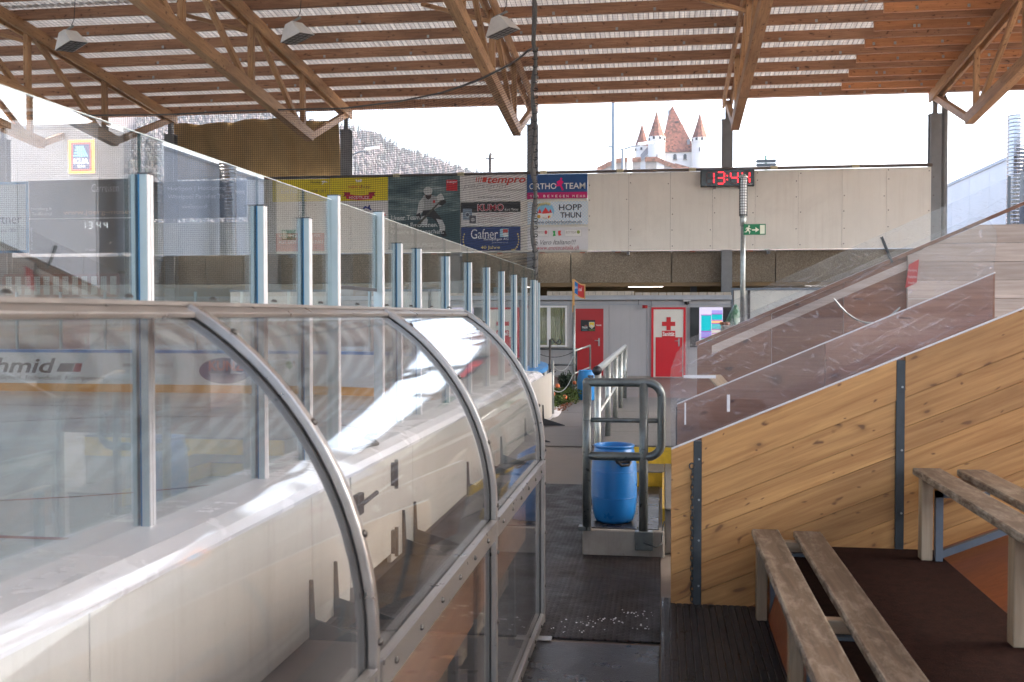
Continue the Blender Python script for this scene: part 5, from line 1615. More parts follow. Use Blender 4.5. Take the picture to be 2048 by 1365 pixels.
# long handrail on the platform edge
hr = thing('handrail', 'galvanised pipe handrail along the raised walk', 'railing', (-0.55, 11, 0.5))
ph = [8.85, 10.5, 12.2, 13.7, 15.3]
MB().tube([(-0.55, 8.75, 1.285), (-0.55, 8.85, 1.275), (-0.55, 15.4, 1.275)], 0.032, 12).build('top_rail', M['galv'], hr, smooth=True)
MB().tube([(-0.55, 8.70, 1.275), (-0.55, 8.78, 1.275)], 0.040, 12).build('end_cap', M['black'], hr, smooth=True)
for z in (0.90,):
    MB().tube([(-0.55, 8.85, z), (-0.55, 15.3, z)], 0.02, 10).build('middle_rail', M['galv'], hr, smooth=True)
for y in ph:
    MB().tube([(-0.55, y, 0.2 if y < 9.3 else 0.51), (-0.55, y, 1.26)], 0.03, 12).build('post', M['galv'], hr, smooth=True)

# chain fence, small rail, flag
def chain(t, p, q, sag, r=0.011, mat=None):
    p, q = Vector(p), Vector(q)
    L = (q - p).length
    n = max(6, int(L / 0.05))
    MB().tube([p.lerp(q, k / n) - Vector((0, 0, sag * 4 * (k / n) * (1 - k / n))) for k in range(n + 1)], [r * (1.0 if k % 2 else .65) for k in range(n + 1)], 5).build('chain', mat or M['galv'], t)
cf = thing('chain_fence', 'galvanised posts with two sagging chains around the fir greenery', 'fence', (-1.88, 19.5, 0))
for x, y in ((-1.88, 17.65), (-1.86, 21.65)):
    MB().tube([(x, y, 0.0), (x, y, 0.95)], 0.028, 10).build('post', M['galv'], cf, smooth=True)
    MB().lathe([(.07, 0), (.07, .012)], (x, y, .004), 12).build('base_plate', M['galv'], cf)
chain(cf, (-1.88, 17.65, .88), (-1.86, 21.65, .90), 0.20)
chain(cf, (-1.88, 17.65, .46), (-1.86, 21.65, .52), 0.18)
chain(cf, (-1.88, 17.65, .80), (-1.93, 17.35, .02), 0.02)
fr = thing('small_handrail', 'short galvanised handrail beside the blue drum', 'railing', (-1.75, 22, 0))
MB().tube([(-1.86, 21.75, .98), (-1.62, 23.2, 1.05), (-1.62, 23.25, 1.0), (-1.62, 23.25, 0)], 0.022, 10).build('top_rail', M['galv'], fr, smooth=True)
MB().tube([(-1.86, 21.75, .50), (-1.62, 23.2, .56)], 0.018, 8).build('lower_rail', M['galv'], fr, smooth=True)
fl = thing('flag_sign', 'wooden flag shaped sign on a pole, blue and red', 'sign', (-1.84, 21.55, 0))
MB().tube([(-1.84, 21.55, 0), (-1.84, 21.55, 1.95)], 0.028, 10).build('pole', M['galv'], fl, smooth=True)
zt_, zb_ = at(1147, 559, Y=21.55).z, at(1147, 600, Y=21.55).z
MB().box(-1.88, -1.83, 21.53, 21.57, 1.80, zt_).build('staff', M['orange_wood'], fl, bevel=0.003)
def fz(u): return -0.10 * math.sin(u * 1.7)
for z, nm in ((zt_ - .02, 'frame_edge'), (zt_ - .30, 'frame_edge')):
    mb = MB()
    for k in range(8):
        u0, u1 = k / 8, (k + 1) / 8
        mb.beam((-1.83 + .21 * u0, 21.54, z + fz(u0)), (-1.83 + .21 * u1, 21.54, z + fz(u1)), 0.03, 0.022)
    mb.build(nm, M['orange_wood'], fl)
MB().box(-1.628, -1.605, 21.525, 21.555, zt_ - .42, zt_ - .11).build('frame_edge', M['orange_wood'], fl)
for u0, u1, c in ((0.0, 0.33, (0.0, 0.14, 0.45)), (0.33, 1.0, (0.5, 0.025, 0.02))):
    MB().grid(6, 1, lambda u, v: (-1.83 + .205 * (u0 + (u1 - u0) * u), 21.54, zt_ - .29 + v * .26 + fz(u0 + (u1 - u0) * u))).build('panel', ink(c), fl)
text('bäre', (-1.825, -1.77, zt_ - .20, zt_ - .13), 21.53, ink((0.75, 0.75, 0.75)), fl)
text('insel', (-1.745, -1.68, zt_ - .25, zt_ - .17), 21.53, ink((0.75, 0.75, 0.75)), fl)
sg = thing('iron_scroll', 'dark wrought iron scroll bracket at end of the rink boards', 'bracket', (-2.0, 20.5, 0))
sp = [(-2.25, 20.6, 0.0), (-2.25, 20.6, 1.25)]
MB().tube(sp, 0.02, 8).build('post', M['rust'], sg, smooth=True)
MB().tube([(-2.25 + .16 * k / 6, 20.6, 1.22 + .05 * math.sin(k)) for k in range(7)] + [(-2.07 + .05 * math.cos(q), 20.6, 1.20 + .05 * math.sin(q)) for q in [1.5 - .6 * j for j in range(9)]], 0.012, 6).build('scroll', M['rust'], sg, smooth=True)
MB().tube([(-2.25 + .12 * k / 6, 20.6, 0.62 + .03 * math.sin(k)) for k in range(7)], 0.014, 6).build('scroll', M['rust'], sg, smooth=True)
rk = thing('back_railing', 'dark horizontal rails in front of the curtained window', 'railing', (-2.9, 27.8, 0))
for z in (0.82, 0.38):
    MB().tube([(-4.6, 27.9, z), (-2.3, 27.9, z)], 0.028, 8).build('rail', M['steel_post'], rk, smooth=True)
for x in (-4.6, -3.4, -2.32):
    MB().tube([(x, 27.9, 0), (x, 27.9, .84)], 0.025, 8).build('post', M['steel_post'], rk, smooth=True)
chain(rk, (-3.4, 27.75, .72), (-2.3, 27.75, .80), 0.16, 0.012, M['steel_post'])

# greenery, snow, leaves
def shrub(name, label, c, rx, ry, h, mat, n, twigs=16):
    t = thing(name, label, 'shrub', c)
    mb = MB(); tw = MB()
    for _ in range(twigs):
        a = random.uniform(0, 2 * math.pi); q = random.uniform(.3, 1)
        tip = Vector((c[0] + rx * q * math.cos(a), c[1] + ry * q * math.sin(a), c[2] + h * random.uniform(.45, 1) * (1.15 - .6 * q)))
        base = Vector((c[0] + random.uniform(-.05, .05), c[1] + random.uniform(-.08, .08), c[2]))
        mid = base.lerp(tip, .5) + Vector((0, 0, h * .15))
        tw.tube([base, mid, tip], [.010, .007, .003], 5)
        for _k in range(n // twigs):
            f = random.uniform(.25, 1.05)
            p = (base.lerp(mid, f * 2) if f < .5 else mid.lerp(tip, f * 2 - 1)) + Vector((random.gauss(0, .035), random.gauss(0, .05), random.gauss(0, .03)))
            d = Vector((random.gauss(0, 1), random.gauss(0, 1), random.gauss(.4, .7))).normalized()
            e = d.cross(Vector((random.gauss(0, 1), random.gauss(0, 1), random.gauss(0, 1)))).normalized()
            L, W = random.uniform(.03, .06), random.uniform(.007, .014)
            if p.z < c[2] + .01: p.z = c[2] + .01
            mb.add([p - e * W, p + d * L * .5 - e * W * 1.2, p + d * L, p + d * L * .5 + e * W * 1.2, p + e * W], [(0, 1, 2, 3, 4)])
    o = mb.build('foliage', mat, t); o['kind'] = 'stuff'
    tw.build('stem', M['twig'], t)
    return t
shrub('evergreen_shrub', 'bluish upright evergreen bush beside the chain post', (-2.0, 21.9, 0), .22, .30, .62, M['leaf2'], 3000, 22)
shrub('fir_branches', 'low pile of green fir branches behind chain fence', (-1.95, 20.3, 0), .42, 1.1, .34, M['leaf'], 5200, 40)
shrub('fir_branches', 'fir branches at foot of the white corner boards', (-2.05, 18.9, 0), .22, .6, .40, M['leaf'], 2400, 24)
shrub('fir_branches', 'fir twigs spilling over the rubber tiles by the pole', (-1.62, 22.3, 0.016), .28, .7, .22, M['leaf'], 2200, 24)
for k, (x, y, z, r) in enumerate(((-1.98, 18.6, .30, .05), (-2.06, 18.9, .42, .045), (-1.86, 19.6, .16, .055), (-1.80, 21.2, .34, .04), (-2.02, 19.9, .36, .045))):
    tag(MB().lathe([(r * math.sin(math.pi * j / 8) + .0005, -r * math.cos(math.pi * j / 8)) for j in range(9)], (x, y, z), 14).build('bauble', M['bauble'], smooth=True), 'orange Christmas bauble resting in the fir branches', 'bauble', 'orange baubles in the greenery')
def snow_fn(u, v):
    x, y = -2.1 + u * .40, 16.9 + v * 2.6
    return (x, y, 0.002 + .035 * math.sin(math.pi * u) * math.sin(math.pi * v) * (1 + .4 * math.sin(9 * u + 7 * v)))
tag(MB().grid(12, 30, snow_fn).build('snow_patch', M['snow'], smooth=True), 'patch of old snow at foot of white corner boards', 'snow')
mb = MB()
for _ in range(160):
    x, y = random.gauss(-1.82, .05), random.uniform(18.2, 20.4)
    a = random.uniform(0, 6.28); L = random.uniform(.02, .045)
    z = .03 + random.uniform(0, .02)
    mb.add([(x, y, z), (x + L * math.cos(a), y + L * math.sin(a), z + .01), (x + 1.3 * L * math.cos(a + .5), y + 1.3 * L * math.sin(a + .5), z), (x + .6 * L * math.cos(a + 1.1), y + .6 * L * math.sin(a + 1.1), z + .012)], [(0, 1, 2, 3)])
o = tag(mb.build('dead_leaves', M['dead_leaf']), 'brown fallen leaves along the snow edge', 'leaves'); o['kind'] = 'stuff'

# =================================================================== GRANDSTAND, BENCHES
gs = thing('grandstand', 'stepped wooden grandstand with dark carpet treads and red brown risers', 'grandstand', (2, 4, 0))
X0t, DX, Z0t, DZ = 0.60, 0.81, 0.18, 0.339
MB().prism([(X0t - .06, .181), (X0t + .01, .181), (X0t + .08, Z0t + DZ - .012), (X0t + .02, Z0t + DZ - .012)], 'y', -4, 7.0).build('riser', M['red_ply'], gs)
MB().box(X0t + .02, X0t + DX, -4, 7.0, Z0t + DZ - .0115, Z0t + DZ).build('tread', M['carpet'], gs)
MB().box(X0t + .12, X0t + DX - .05, -3.9, 6.9, 0.0, Z0t + DZ - .05).build('substructure', M['steel_post'], gs)
for i in range(2, 9):
    xa_, za = X0t + DX * (i - 1), Z0t + DZ * i
    MB().prism([(xa_ + .001, za - DZ - .02), (xa_ + DX, za - .02), (xa_ + DX, za - .002), (xa_ + .001, za - DZ - .002)], 'y', -4, 7.0).build('raked_panel', M['red_ply'], gs)
    MB().box(xa_ + .12, xa_ + DX - .05, -3.9, 6.9, 0.0, za - DZ - .03).build('substructure', M['steel_post'], gs)
sb = thing('ridged_step', 'first stand step covered by a black ridged rubber mat', 'step', (0.3, 3, 0))
MB().box(0.004, 0.599, 0.5, 5.72, 0.0, 0.165).build('base', M['bench_leg'], sb)
MB().box(0.0, 0.599, 0.5, 5.72, 0.1655, 0.18).build('mat', M['ridged'], sb, bevel=0.003)
mb = MB()
for i in range(17):
    for j in range(300):
        x0_, y0_ = 0.012 + i * .0345, 0.52 + j * .0173
        if y0_ > 5.70: break
        a_, b_, e_ = x0_ + .029, y0_ + .0125, .003
        mb.add([(x0_, y0_, .1801), (a_, y0_, .1801), (a_, b_, .1801), (x0_, b_, .1801), (x0_ + e_, y0_ + e_, .185), (a_ - e_, y0_ + e_, .185), (a_ - e_, b_ - e_, .185), (x0_ + e_, b_ - e_, .185)],
               [(4, 5, 6, 7), (0, 1, 5, 4), (1, 2, 6, 5), (2, 3, 7, 6), (3, 0, 4, 7)])
o = mb.build('ridges', M['ridge'], sb); o['kind'] = 'stuff'
def bench(x, z, zf, zb, label):
    t = thing('slat_bench', label, 'bench', (x + .18, 3.5, zf), 'slatted benches on the stand')
    beam_obj('seat_plank', (x + .07, 0.9, z - .018), (x + .07, 5.47, z - .018), 0.14, 0.036, M['bench_top'], t, bevel=0.006)
    beam_obj('seat_plank', (x + .28, 0.9, z - .018), (x + .28, 5.45, z - .018), 0.14, 0.036, M['bench_top'], t, bevel=0.006)
    for y in (5.38, 4.02, 2.66, 1.3):
        beam_obj('front_leg', (x + .045, y, zf), (x + .045, y, z - .037), 0.055, 0.07, M['bench_leg'], t, up=(0, 1, 0))
        beam_obj('cross_rail', (x + .02, y, z - .065), (x + .35, y, z - .065), 0.045, 0.055, M['bench_leg'], t)
        MB().box(x + .085, x + .12, y - .04, y - .005, zf, z - .098).build('steel_frame', M['blue_steel'], t)
        MB().box(x + .085, x + .34, y - .04, y - .005, z - .13, z - .098).build('steel_frame', M['blue_steel'], t)
        MB().beam((x + .09, y - .022, zf + .022), (x + .50, y - .022, zf + .022 + (.41 * DZ / DX if zf > .3 else .16)), .03, .034).build('steel_foot', M['blue_steel'], t)
    return t
bench(0.465, 0.63, 0.181, 0.52, 'weathered two plank bench rising from the ridged step')
bench(1.268, 0.968, 0.5195, 0.858, 'weathered two plank bench one tier above the ridged step')

# =================================================================== WOODEN PARTITION 1
def clip(poly, n, c):
    """keep the side where n.p <= c"""
    out = []
    for i, p in enumerate(poly):
        q = poly[(i + 1) % len(poly)]
        dp, dq = n[0] * p[0] + n[1] * p[1] - c, n[0] * q[0] + n[1] * q[1] - c
        if dp <= 0: out.append(p)
        if dp * dq < 0:
            f = dp / (dp - dq)
            out.append((p[0] + (q[0] - p[0]) * f, p[1] + (q[1] - p[1]) * f))
    return out
def planked(t, x0, x1, topz, slope, zbot, y0, y1, mat, widths, gap=0.0015, first_recess=0.006):
    """boards parallel to the sloping top edge; local X runs along the boards"""
    al = math.atan(slope)
    ca, sa = math.cos(al), math.sin(al)
    dpt, k = 0.0, 0
    wd = widths[0]
    while dpt < 3.0:
        wd = widths[min(k, len(widths) - 1)] if k < len(widths) else random.choice(widths[1:])
        # band between perpendicular depths dpt and dpt+wd under the top line
        top = lambda x: topz + slope * x
        band = [(x0, top(x0) - dpt / ca), (x1, top(x1) - dpt / ca), (x1, top(x1) - (dpt + wd - gap) / ca), (x0, top(x0) - (dpt + wd - gap) / ca)]
        p = clip(band, (0, -1), -zbot)
        dpt += wd
        if len(p) < 3:
            if all(q[1] < zbot for q in band): break
            k += 1
            continue
        cx, cz = sum(q[0] for q in p) / len(p), sum(q[1] for q in p) / len(p)
        loc = [((q[0] - cx) * ca + (q[1] - cz) * sa, -(q[0] - cx) * sa + (q[1] - cz) * ca) for q in p]
        jj = random.uniform(-.0015, .0015) - (0.010 if k == 0 else 0)
        me = MB().prism(loc, 'y', y0 + jj - (y0 + y1) / 2, (y1 - y0) / 2).mesh('plank', mat)
        o = bpy.data.objects.new('plank', me)
        COL.objects.link(o)
        o.parent = t
        o.location = Vector((cx, (y0 + y1) / 2, cz)) - wloc(t)
        o.rotation_euler = (0, -al, 0)
        b = o.modifiers.new('bevel', 'BEVEL'); b.width = 0.0015; b.segments = 1; b.limit_method = 'ANGLE'
        k += 1
Yp = 5.60
SL = (1.781 - 1.019) / (1.839 - 0.048)
TZ = 1.019 - SL * 0.048
p1 = thing('wooden_partition', 'sloping knotty spruce partition with black steel posts by benches', 'partition', (1.0, Yp, 0.18))
W_ = [0.20, 0.145, 0.12, 0.165, 0.14]
for x0, x1 in ((0.05, 0.168), (0.212, 1.212), (1.256, 2.40), (2.445, 3.3)):
    planked(p1, x0, x1, TZ, SL, 0.181, Yp, Yp + .04, M['spruce'], W_)
for xx in (0.19, 1.234, 2.42):
    b_ = MB().box(xx - .022, xx + .022, Yp - .012, Yp + .05, 0.181, TZ + SL * xx - .012).build('steel_post', M['steel_post'], p1, bevel=0.003)
    for f in (.12, .4, .65, .9):
        MB().lathe([(.006, 0), (.006, .004)], (0, 0, 0), 6).build('screw', M['galv'], b_, loc=(0, 0, 0)).matrix_local = Matrix.Translation(Vector((xx + .008, Yp - .0125, 0.181 + f * (TZ + SL * xx - .2))) - wloc(b_)) @ Matrix.Rotation(math.pi / 2, 4, 'X')
for x0, x1 in ((0.05, 3.3),):
    mb = MB()
    mb.prism([(x0, TZ + SL * x0 + .001), (x1, TZ + SL * x1 + .001), (x1, TZ + SL * x1 + .007), (x0, TZ + SL * x0 + .007)], 'y', Yp - .012, Yp + .028).build('edge_strip', M['post_white'], p1)
ck = thing('hanging_chain', 'dark chain hanging on steel post of spruce partition', 'chain', (0.165, Yp - .02, 0.3))
nl = 26
for k in range(nl):
    z = 0.905 - k * .0275
    a = k % 2
    MB().tube([(0.163 + (.008 * math.cos(q) if a else .002 * math.cos(q)), Yp - .022 + (.002 if a else .008) * math.cos(q), z + .019 * math.sin(q)) for q in [2 * math.pi * j / 8 for j in range(8)]], 0.0035, 5, closed=True).build('link', M['steel_post'], ck)
MB().tube([(0.160 + .014 * math.cos(q), Yp - .016, .935 + .016 * math.sin(q)) for q in [2 * math.pi * j / 10 for j in range(10)]], 0.004, 5, closed=True).build('ring', M['steel_post'], ck)
# acrylic on partition 1 : rounded ends
def px_poly(pts, Y): return [(at(x, y, Y=Y).x, at(x, y, Y=Y).z) for x, y in pts]
pl = px_poly([(1342, 897), (1340, 760), (1343, 735), (1352, 708), (1368, 687), (1380, 676), (1940, 438), (1960, 434), (1978, 442), (1990, 458), (1994, 475), (1986, 546), (1984, 641)], Yp + .05)
o = MB().prism(pl, 'y', Yp + .046, Yp + .054).build('acrylic_screen', M['plexi'])
tag(o, 'scratched clear acrylic screen with rounded corners on spruce partition', 'screen')
tp = thing('tape_strip', 'white tape strips stuck on scratched acrylic screen', 'tape', (0.2, Yp, 1.2))
for r in ((1367, 751, 1432, 757), (1369, 806, 1372, 850), (1454, 790, 1460, 824)):
    X0, X1, Z0, Z1 = prect(r, Yp + .04)
    MB().box(X0, X1, Yp + .0445, Yp + .0455, Z0, Z1).build('strip', M['post_white'], tp)

# =================================================================== PARTITIONS 2 AND 3 (phenolic plywood) WITH SCREENS
Y2 = 6.9
q = px_poly([(1354, 810), (1991, 547)], Y2)
s2 = (q[1][1] - q[0][1]) / (q[1][0] - q[0][0])
p2 = thing('plywood_partition', 'dark brown plywood partition behind the scratched acrylic screen', 'partition', (1, Y2, 0.3))
zz0 = q[0][1]
cuts = [q[0][0], 1.05, q[1][0]]
for a, b in zip(cuts[:-1], cuts[1:]):
    za_, zb2 = zz0 + s2 * (a - q[0][0]), zz0 + s2 * (b - q[0][0])
    MB().prism([(a + .002, 0.3), (b - .002, 0.3), (b - .002, zb2), (a + .002, za_)], 'y', Y2, Y2 + .022).build('panel', M['brown_ply'], p2)
a, b = q[0][0], q[1][0]
MB().prism([(a, zz0 + .001), (b, zz0 + s2 * (b - a) + .001), (b, zz0 + s2 * (b - a) + .008), (a, zz0 + .008)], 'y', Y2 - .004, Y2 + .026).build('edge_strip', M['post_white'], p2)
for px in (1358, 1640, 1975):
    x = at(px, 760, Y=Y2).x
    MB().box(x - .02, x + .02, Y2 + .023, Y2 + .06, 0.3, zz0 + s2 * (x - q[0][0]) - .02).build('post', M['steel_post'], p2)
Y3 = 10.0
q3 = px_poly([(1394, 692), (1818, 510)], Y3)
s3 = (q3[1][1] - q3[0][1]) / (q3[1][0] - q3[0][0])
p3 = thing('plywood_partition', 'far dark brown plywood partition with wooden top cap', 'partition', (1.3, Y3, 0.5))
a, b = q3[0]; c_, d_ = q3[1]
for u0, u1 in ((0, .36), (.36, .70), (.70, 1)):
    xa1, xb1 = a + (c_ - a) * u0, a + (c_ - a) * u1
    MB().prism([(xa1 + .002, .511), (xb1 - .002, .511), (xb1 - .002, b + s3 * (xb1 - a)), (xa1 + .002, b + s3 * (xa1 - a))], 'y', Y3, Y3 + .022).build('panel', M['phenolic'], p3)
MB().prism([(a - .01, b + .001), (c_ + 2.2, b + s3 * (c_ + 2.2 - a) + .001), (c_ + 2.2, b + s3 * (c_ + 2.2 - a) + .035), (a - .01, b + .035)], 'y', Y3 - .03, Y3 + .05).build('top_cap', M['phenolic'], p3)
MB().prism([(a + .14, b - .08), (c_, d_ - .13), (c_, d_ - .05), (a + .14, b - .0)], 'y', Y3 - .012, Y3 - .001).build('top_band', M['grey_wood'], p3)
for u in (0.02, .35, .69, .98):
    x = a + (c_ - a) * u
    MB().box(x - .02, x + .02, Y3 + .023, Y3 + .06, .511, b + s3 * (x - a) - .02).build('post', M['steel_post'], p3)
# pale greyed wall right of it, with a red notice
gw = thing('greyed_board_wall', 'pale greyed board wall at top of the stand aisle', 'wall', (3.2, Y3 - .1, 0.5))
xs_ = [at(1806, 600, Y=Y3 - .1).x + .26 * k for k in range(11)]
for k in range(9):
    z0, z1_ = 1.05 + k * .17, 1.05 + k * .17 + .166
    x0_ = c_ - .02
    tp_ = lambda x: b + s3 * (x - a) - .002
    poly = [(x0_, z0), (c_ + 2.2, z0), (c_ + 2.2, z1_), (x0_, z1_)]
    # clip under the sloping top
    poly = clip(poly, (-s3, 1), b - s3 * a - .002)
    if len(poly) < 3: continue
    cx, cz = sum(p[0] for p in poly) / len(poly), sum(p[1] for p in poly) / len(poly)
    MB().prism(poly, 'y', Y3 - .045 - .003 * (k % 2), Y3 - .001).build('plank', M['grey_wood'], gw, loc=(cx, Y3, cz))
X0, X1, Z0, Z1 = prect((1811, 519, 1838, 577), Y3 - .06)
rs = thing('red_notice', 'small red notice with white lines on greyed boards', 'notice', (X0, Y3 - .055, Z0))
MB().prism([(X0, Z0), (X1 - .02, Z0 + .05), (X1, Z1), (X0 + .03, Z1 - .05)], 'y', Y3 - .058, Y3 - .0495).build('panel', ink((0.42, 0.03, 0.03)), rs)
for k, body in enumerate(('Durchgang', 'freihalten', 'Sitzplätze', 'Tribüne')):
    z = Z1 - .09 - k * .058
    text(body, (X0 + .025, X1 - .02, z - .028, z), Y3 - .0595, ink((0.65, 0.5, 0.48)), rs)
# screen above partition 3
pl3 = px_poly([(1463, 664), (1463, 605), (1470, 600), (2052, 340), (2052, 410), (1818, 511)], Y3)
o = MB().prism(pl3, 'y', Y3 + .024, Y3 + .032).build('acrylic_screen', M['plexi'])
tag(o, 'tall clear acrylic windscreen above far plywood partition', 'screen')
st = thing('screen_strut', 'thin dark strut holding the far acrylic windscreen', 'strut', (2, Y3, 2.3))
MB().beam(at(1763, 474, Y=Y3 - .02), at(1784, 526, Y=Y3 - .02), .02, .03, up=(0, 1, 0)).build('bar', M['steel_post'], st)
x = at(2020, 400, Y=Y3 - .01).x
o = MB().box(x - .012, x + .012, Y3 + .012, Y3 + .022, at(2020, 460, Y=Y3).z, at(2020, 352, Y=Y3).z).build('screen_post', M['blue_steel'])
tag(o, 'slim blue grey upright of the far acrylic windscreen', 'post')
# chain across the aisle
ac = thing('aisle_chain', 'silver chain sagging across aisle between brown partitions', 'chain', (1.7, 8.6, 1.7))
chain(ac, at(1668, 598, Y=8.6), at(1800, 615, Y=8.6), 0.16, 0.010)
# boards stacked in the aisle
ab = thing('loose_plank', 'pale loose plank leaning behind brown plywood partition', 'plank', (0.7, 8.2, 0.52))
beam_obj('board', at(1428, 752, Y=8.4), at(1462, 790, Y=8.0), .12, .02, M['bench_leg'], ab)

# =================================================================== CAGED LAMP POST, EXIT SIGN, PLANTER
YL = 15.0
xl = at(1486, 500, Y=YL).x
lp = thing('caged_lamp_post', 'galvanised post with caged tubular lamp on a concrete base', 'lamp post', (xl, YL, 1.4))
zt_, zb_ = at(1486, 352, Y=YL).z, at(1486, 433, Y=YL).z
MB().tube([(xl, YL, 1.60), (xl, YL, zb_)], 0.036, 12).build('pole', M['galv'], lp, smooth=True)
MB().tube([(xl, YL, zb_ - .14), (xl, YL, zb_ + .02)], 0.044, 12).build('socket', M['galv'], lp, smooth=True)
MB().lathe([(.040, 0), (.045, .02), (.045, zt_ - zb_ - .05), (.03, zt_ - zb_ - .01), (.005, zt_ - zb_)], (xl, YL, zb_ + .02), 14).build('lamp_glass', M['white'], lp, smooth=True)
for k in range(15):
    z = zb_ + .02 + (zt_ - zb_) * k / 15
    MB().tube([(xl + .056 * math.cos(a), YL + .056 * math.sin(a), z) for a in [2 * math.pi * j / 12 for j in range(12)]], 0.0035, 4, closed=True).build('cage_ring', M['wire'], lp)
for j in range(10):
    a = 2 * math.pi * j / 10
    MB().tube([(xl + .056 * math.cos(a), YL + .056 * math.sin(a), zb_), (xl + .056 * math.cos(a), YL + .056 * math.sin(a), zt_ - .02)], 0.003, 4).build('cage_wire', M['wire'], lp)
MB().lathe([(.062, 0), (.064, .02), (.03, .05), (.0, .06)], (xl, YL, zt_ - .03), 14).build('cap', M['galv'], lp, smooth=True)
s = Sign('exit_sign', 'green emergency exit sign with running figure and arrow', 'sign', (1487.5, 448.5, 1531.5, 470), YL - .05, (0.0, 0.16, 0.055), thick=0.02)
PW = (0.70, 0.72, 0.56)
s.rect((1520, 450.5, 1529.5, 468), PW, 1, 'door_symbol')
s.poly([(1504, 459), (1511, 459), (1511, 455), (1518.5, 460), (1511, 465), (1511, 461.5), (1504, 461.5)], PW, 1, 'arrow')
s.ell((1496.3, 451.2, 1500, 454.6), PW, 1, 'figure')
s.poly([(1493, 455.5), (1498, 454.8), (1500, 457), (1503, 458.5), (1502.5, 459.6), (1498.7, 458.6), (1498, 461), (1501, 463), (1499.5, 467.8), (1497.8, 467.5), (1498.6, 464), (1495, 462), (1493, 465), (1489, 465.2), (1489, 463.8), (1492, 463.4), (1494.2, 459), (1494, 457.3), (1492.2, 459.5), (1490.8, 459)], PW, 1.5, 'figure')
t = thing('concrete_planter', 'pale concrete base with rubble around the lamp post', 'base', (xl, YL, 0))
MB().box(xl - .28, xl + .65, YL - .2, YL + .5, 0.5, 1.60).build('block', M['concrete'], t, bevel=0.02)
mb = MB()
for k in range(26):
    cx, cy, r = xl + random.uniform(-.3, .62), YL + random.uniform(-.2, .3), random.uniform(.025, .055)
    mb.lathe([(r * .6, 0), (r, r * .4), (r * .7, r * .9), (r * .2, r * 1.05)], (cx, cy, 1.60), 6)
o = mb.build('rubble', M['red_ply'], t); o['kind'] = 'stuff'
def gt(u, v):
    x = xl - .33 + u * 1.25
    y = YL + .62 + .55 * v
    h = 1.36 + .55 * math.exp(-((u - .22) / .14) ** 2) + .28 * math.exp(-((u - .60) / .2) ** 2)
    e = math.sin(math.pi * v) ** .6
    return (x + .05 * math.sin(9 * v + 11 * u), y - .25 * math.cos(math.pi * v), 1.05 + (h - 1.05) * e * (.85 + .15 * math.sin(u * 25 + 6 * v)) + .03 * math.sin(u * 47 + v * 19))
o = MB().grid(46, 16, gt).build('green_tarp', M['green_tarp'])
tag(o, 'crumpled green tarp draped behind the lamp post base', 'tarp')
tag(MB().box(xl - .30, xl + .9, YL + .45, YL + 1.15, 0.0, 1.06).build('covered_stack', M['off_white'], bevel=0.02), 'pale crate stack under the green tarp', 'stack')

# =================================================================== FLOODLIGHTS
for k, (px, py) in enumerate(((140, 82), (592, 66), (1003, 55))):
    c = at(px, py, Y=21.0)
    t = thing('floodlight', ['wedge shaped hall lamp hanging beyond the supermarket reflection', 'wedge shaped hall lamp hanging over the brown tarp', 'wedge shaped hall lamp hanging beside the gathered net'][k], 'lamp', c, 'hanging hall lamps')
    top = [(-.10, -.16, .20), (.10, -.16, .20), (.10, .16, .20), (-.10, .16, .20)]
    bot = [(-.30, -.22, -.13), (.30, -.22, -.13), (.30, .22, -.13), (-.30, .22, -.13)]
    R = Matrix.Rotation(math.radians(-14), 3, 'Y') @ Matrix.Rotation(math.radians(-25), 3, 'Z')
    vs = [c + R @ Vector(p) for p in bot + top]
    MB().add(vs, [(4, 5, 6, 7), (0, 1, 5, 4), (1, 2, 6, 5), (2, 3, 7, 6), (3, 0, 4, 7)]).build('housing', M['lamp_body'], t)
    ins = [c + R @ Vector((x * .96, y * .96, -.125)) for x, y, z in bot]
    MB().add(ins, [(0, 1, 2, 3)]).build('lamp_glass', M['alu'], t)
    mb = MB()
    for j in range(6):
        f = -.27 + .108 * j
        mb.beam(c + R @ Vector((f, -.21, -.14)), c + R @ Vector((f, .21, -.14)), .006, .006)
    for j in range(4):
        f = -.18 + .12 * j
        mb.beam(c + R @ Vector((-.29, f, -.14)), c + R @ Vector((.29, f, -.14)), .006, .006)
    mb.build('guard', M['wire'], t)
    MB().beam(c + R @ Vector((-.16, 0, .25)), c + R @ Vector((.22, 0, .25)), .05, .03).build('hanger_bar', M['galv'], t)
    MB().tube([c + R @ Vector((.10, 0, .24)), c + Vector((.10, 0, .45)), c + Vector((.16, 0, 1.3))], .008, 6).build('cable', M['wire'], t)
    MB().tube([c + R @ Vector((-.05, 0, .19)), c + R @ Vector((-.05, 0, .25))], .02, 8).build('stem', M['galv'], t)

# =================================================================== SUPERMARKET BUILDING (mirrored in the rink glass)
XB = 12.0
def mirY(px, X): return (2 * XG - X) / at(px, 300, Y=1.0).x
YF = mirY(195, XB)
ZB = 7.2
bl = thing('metal_clad_building', 'grey perforated metal clad building with silver spiral ducts', 'building', (XB + 6, YF + 10, -0.3))
k = 0
yy_ = YF
while yy_ < YF + 40:
    MB().box(XB, XB + .05, yy_ + .008, yy_ + 2.5 - .008, -.3, ZB).build('facade_panel', M['perf'], bl)
    yy_ += 2.5
xx = XB + .06
while xx < XB + 16:
    MB().box(xx + .008, xx + 2.5 - .008, YF, YF + .05, -.3, ZB).build('facade_panel', M['perf'], bl)
    xx += 2.5
MB().box(XB + .06, XB + 16, YF + .06, YF + 40, -.3, ZB - .1).build('core', M['column'], bl)
MB().box(XB - .04, XB + 16, YF - .04, YF + 40.05, ZB, ZB + .12).build('roof_edge', M['cabin_roof'], bl)
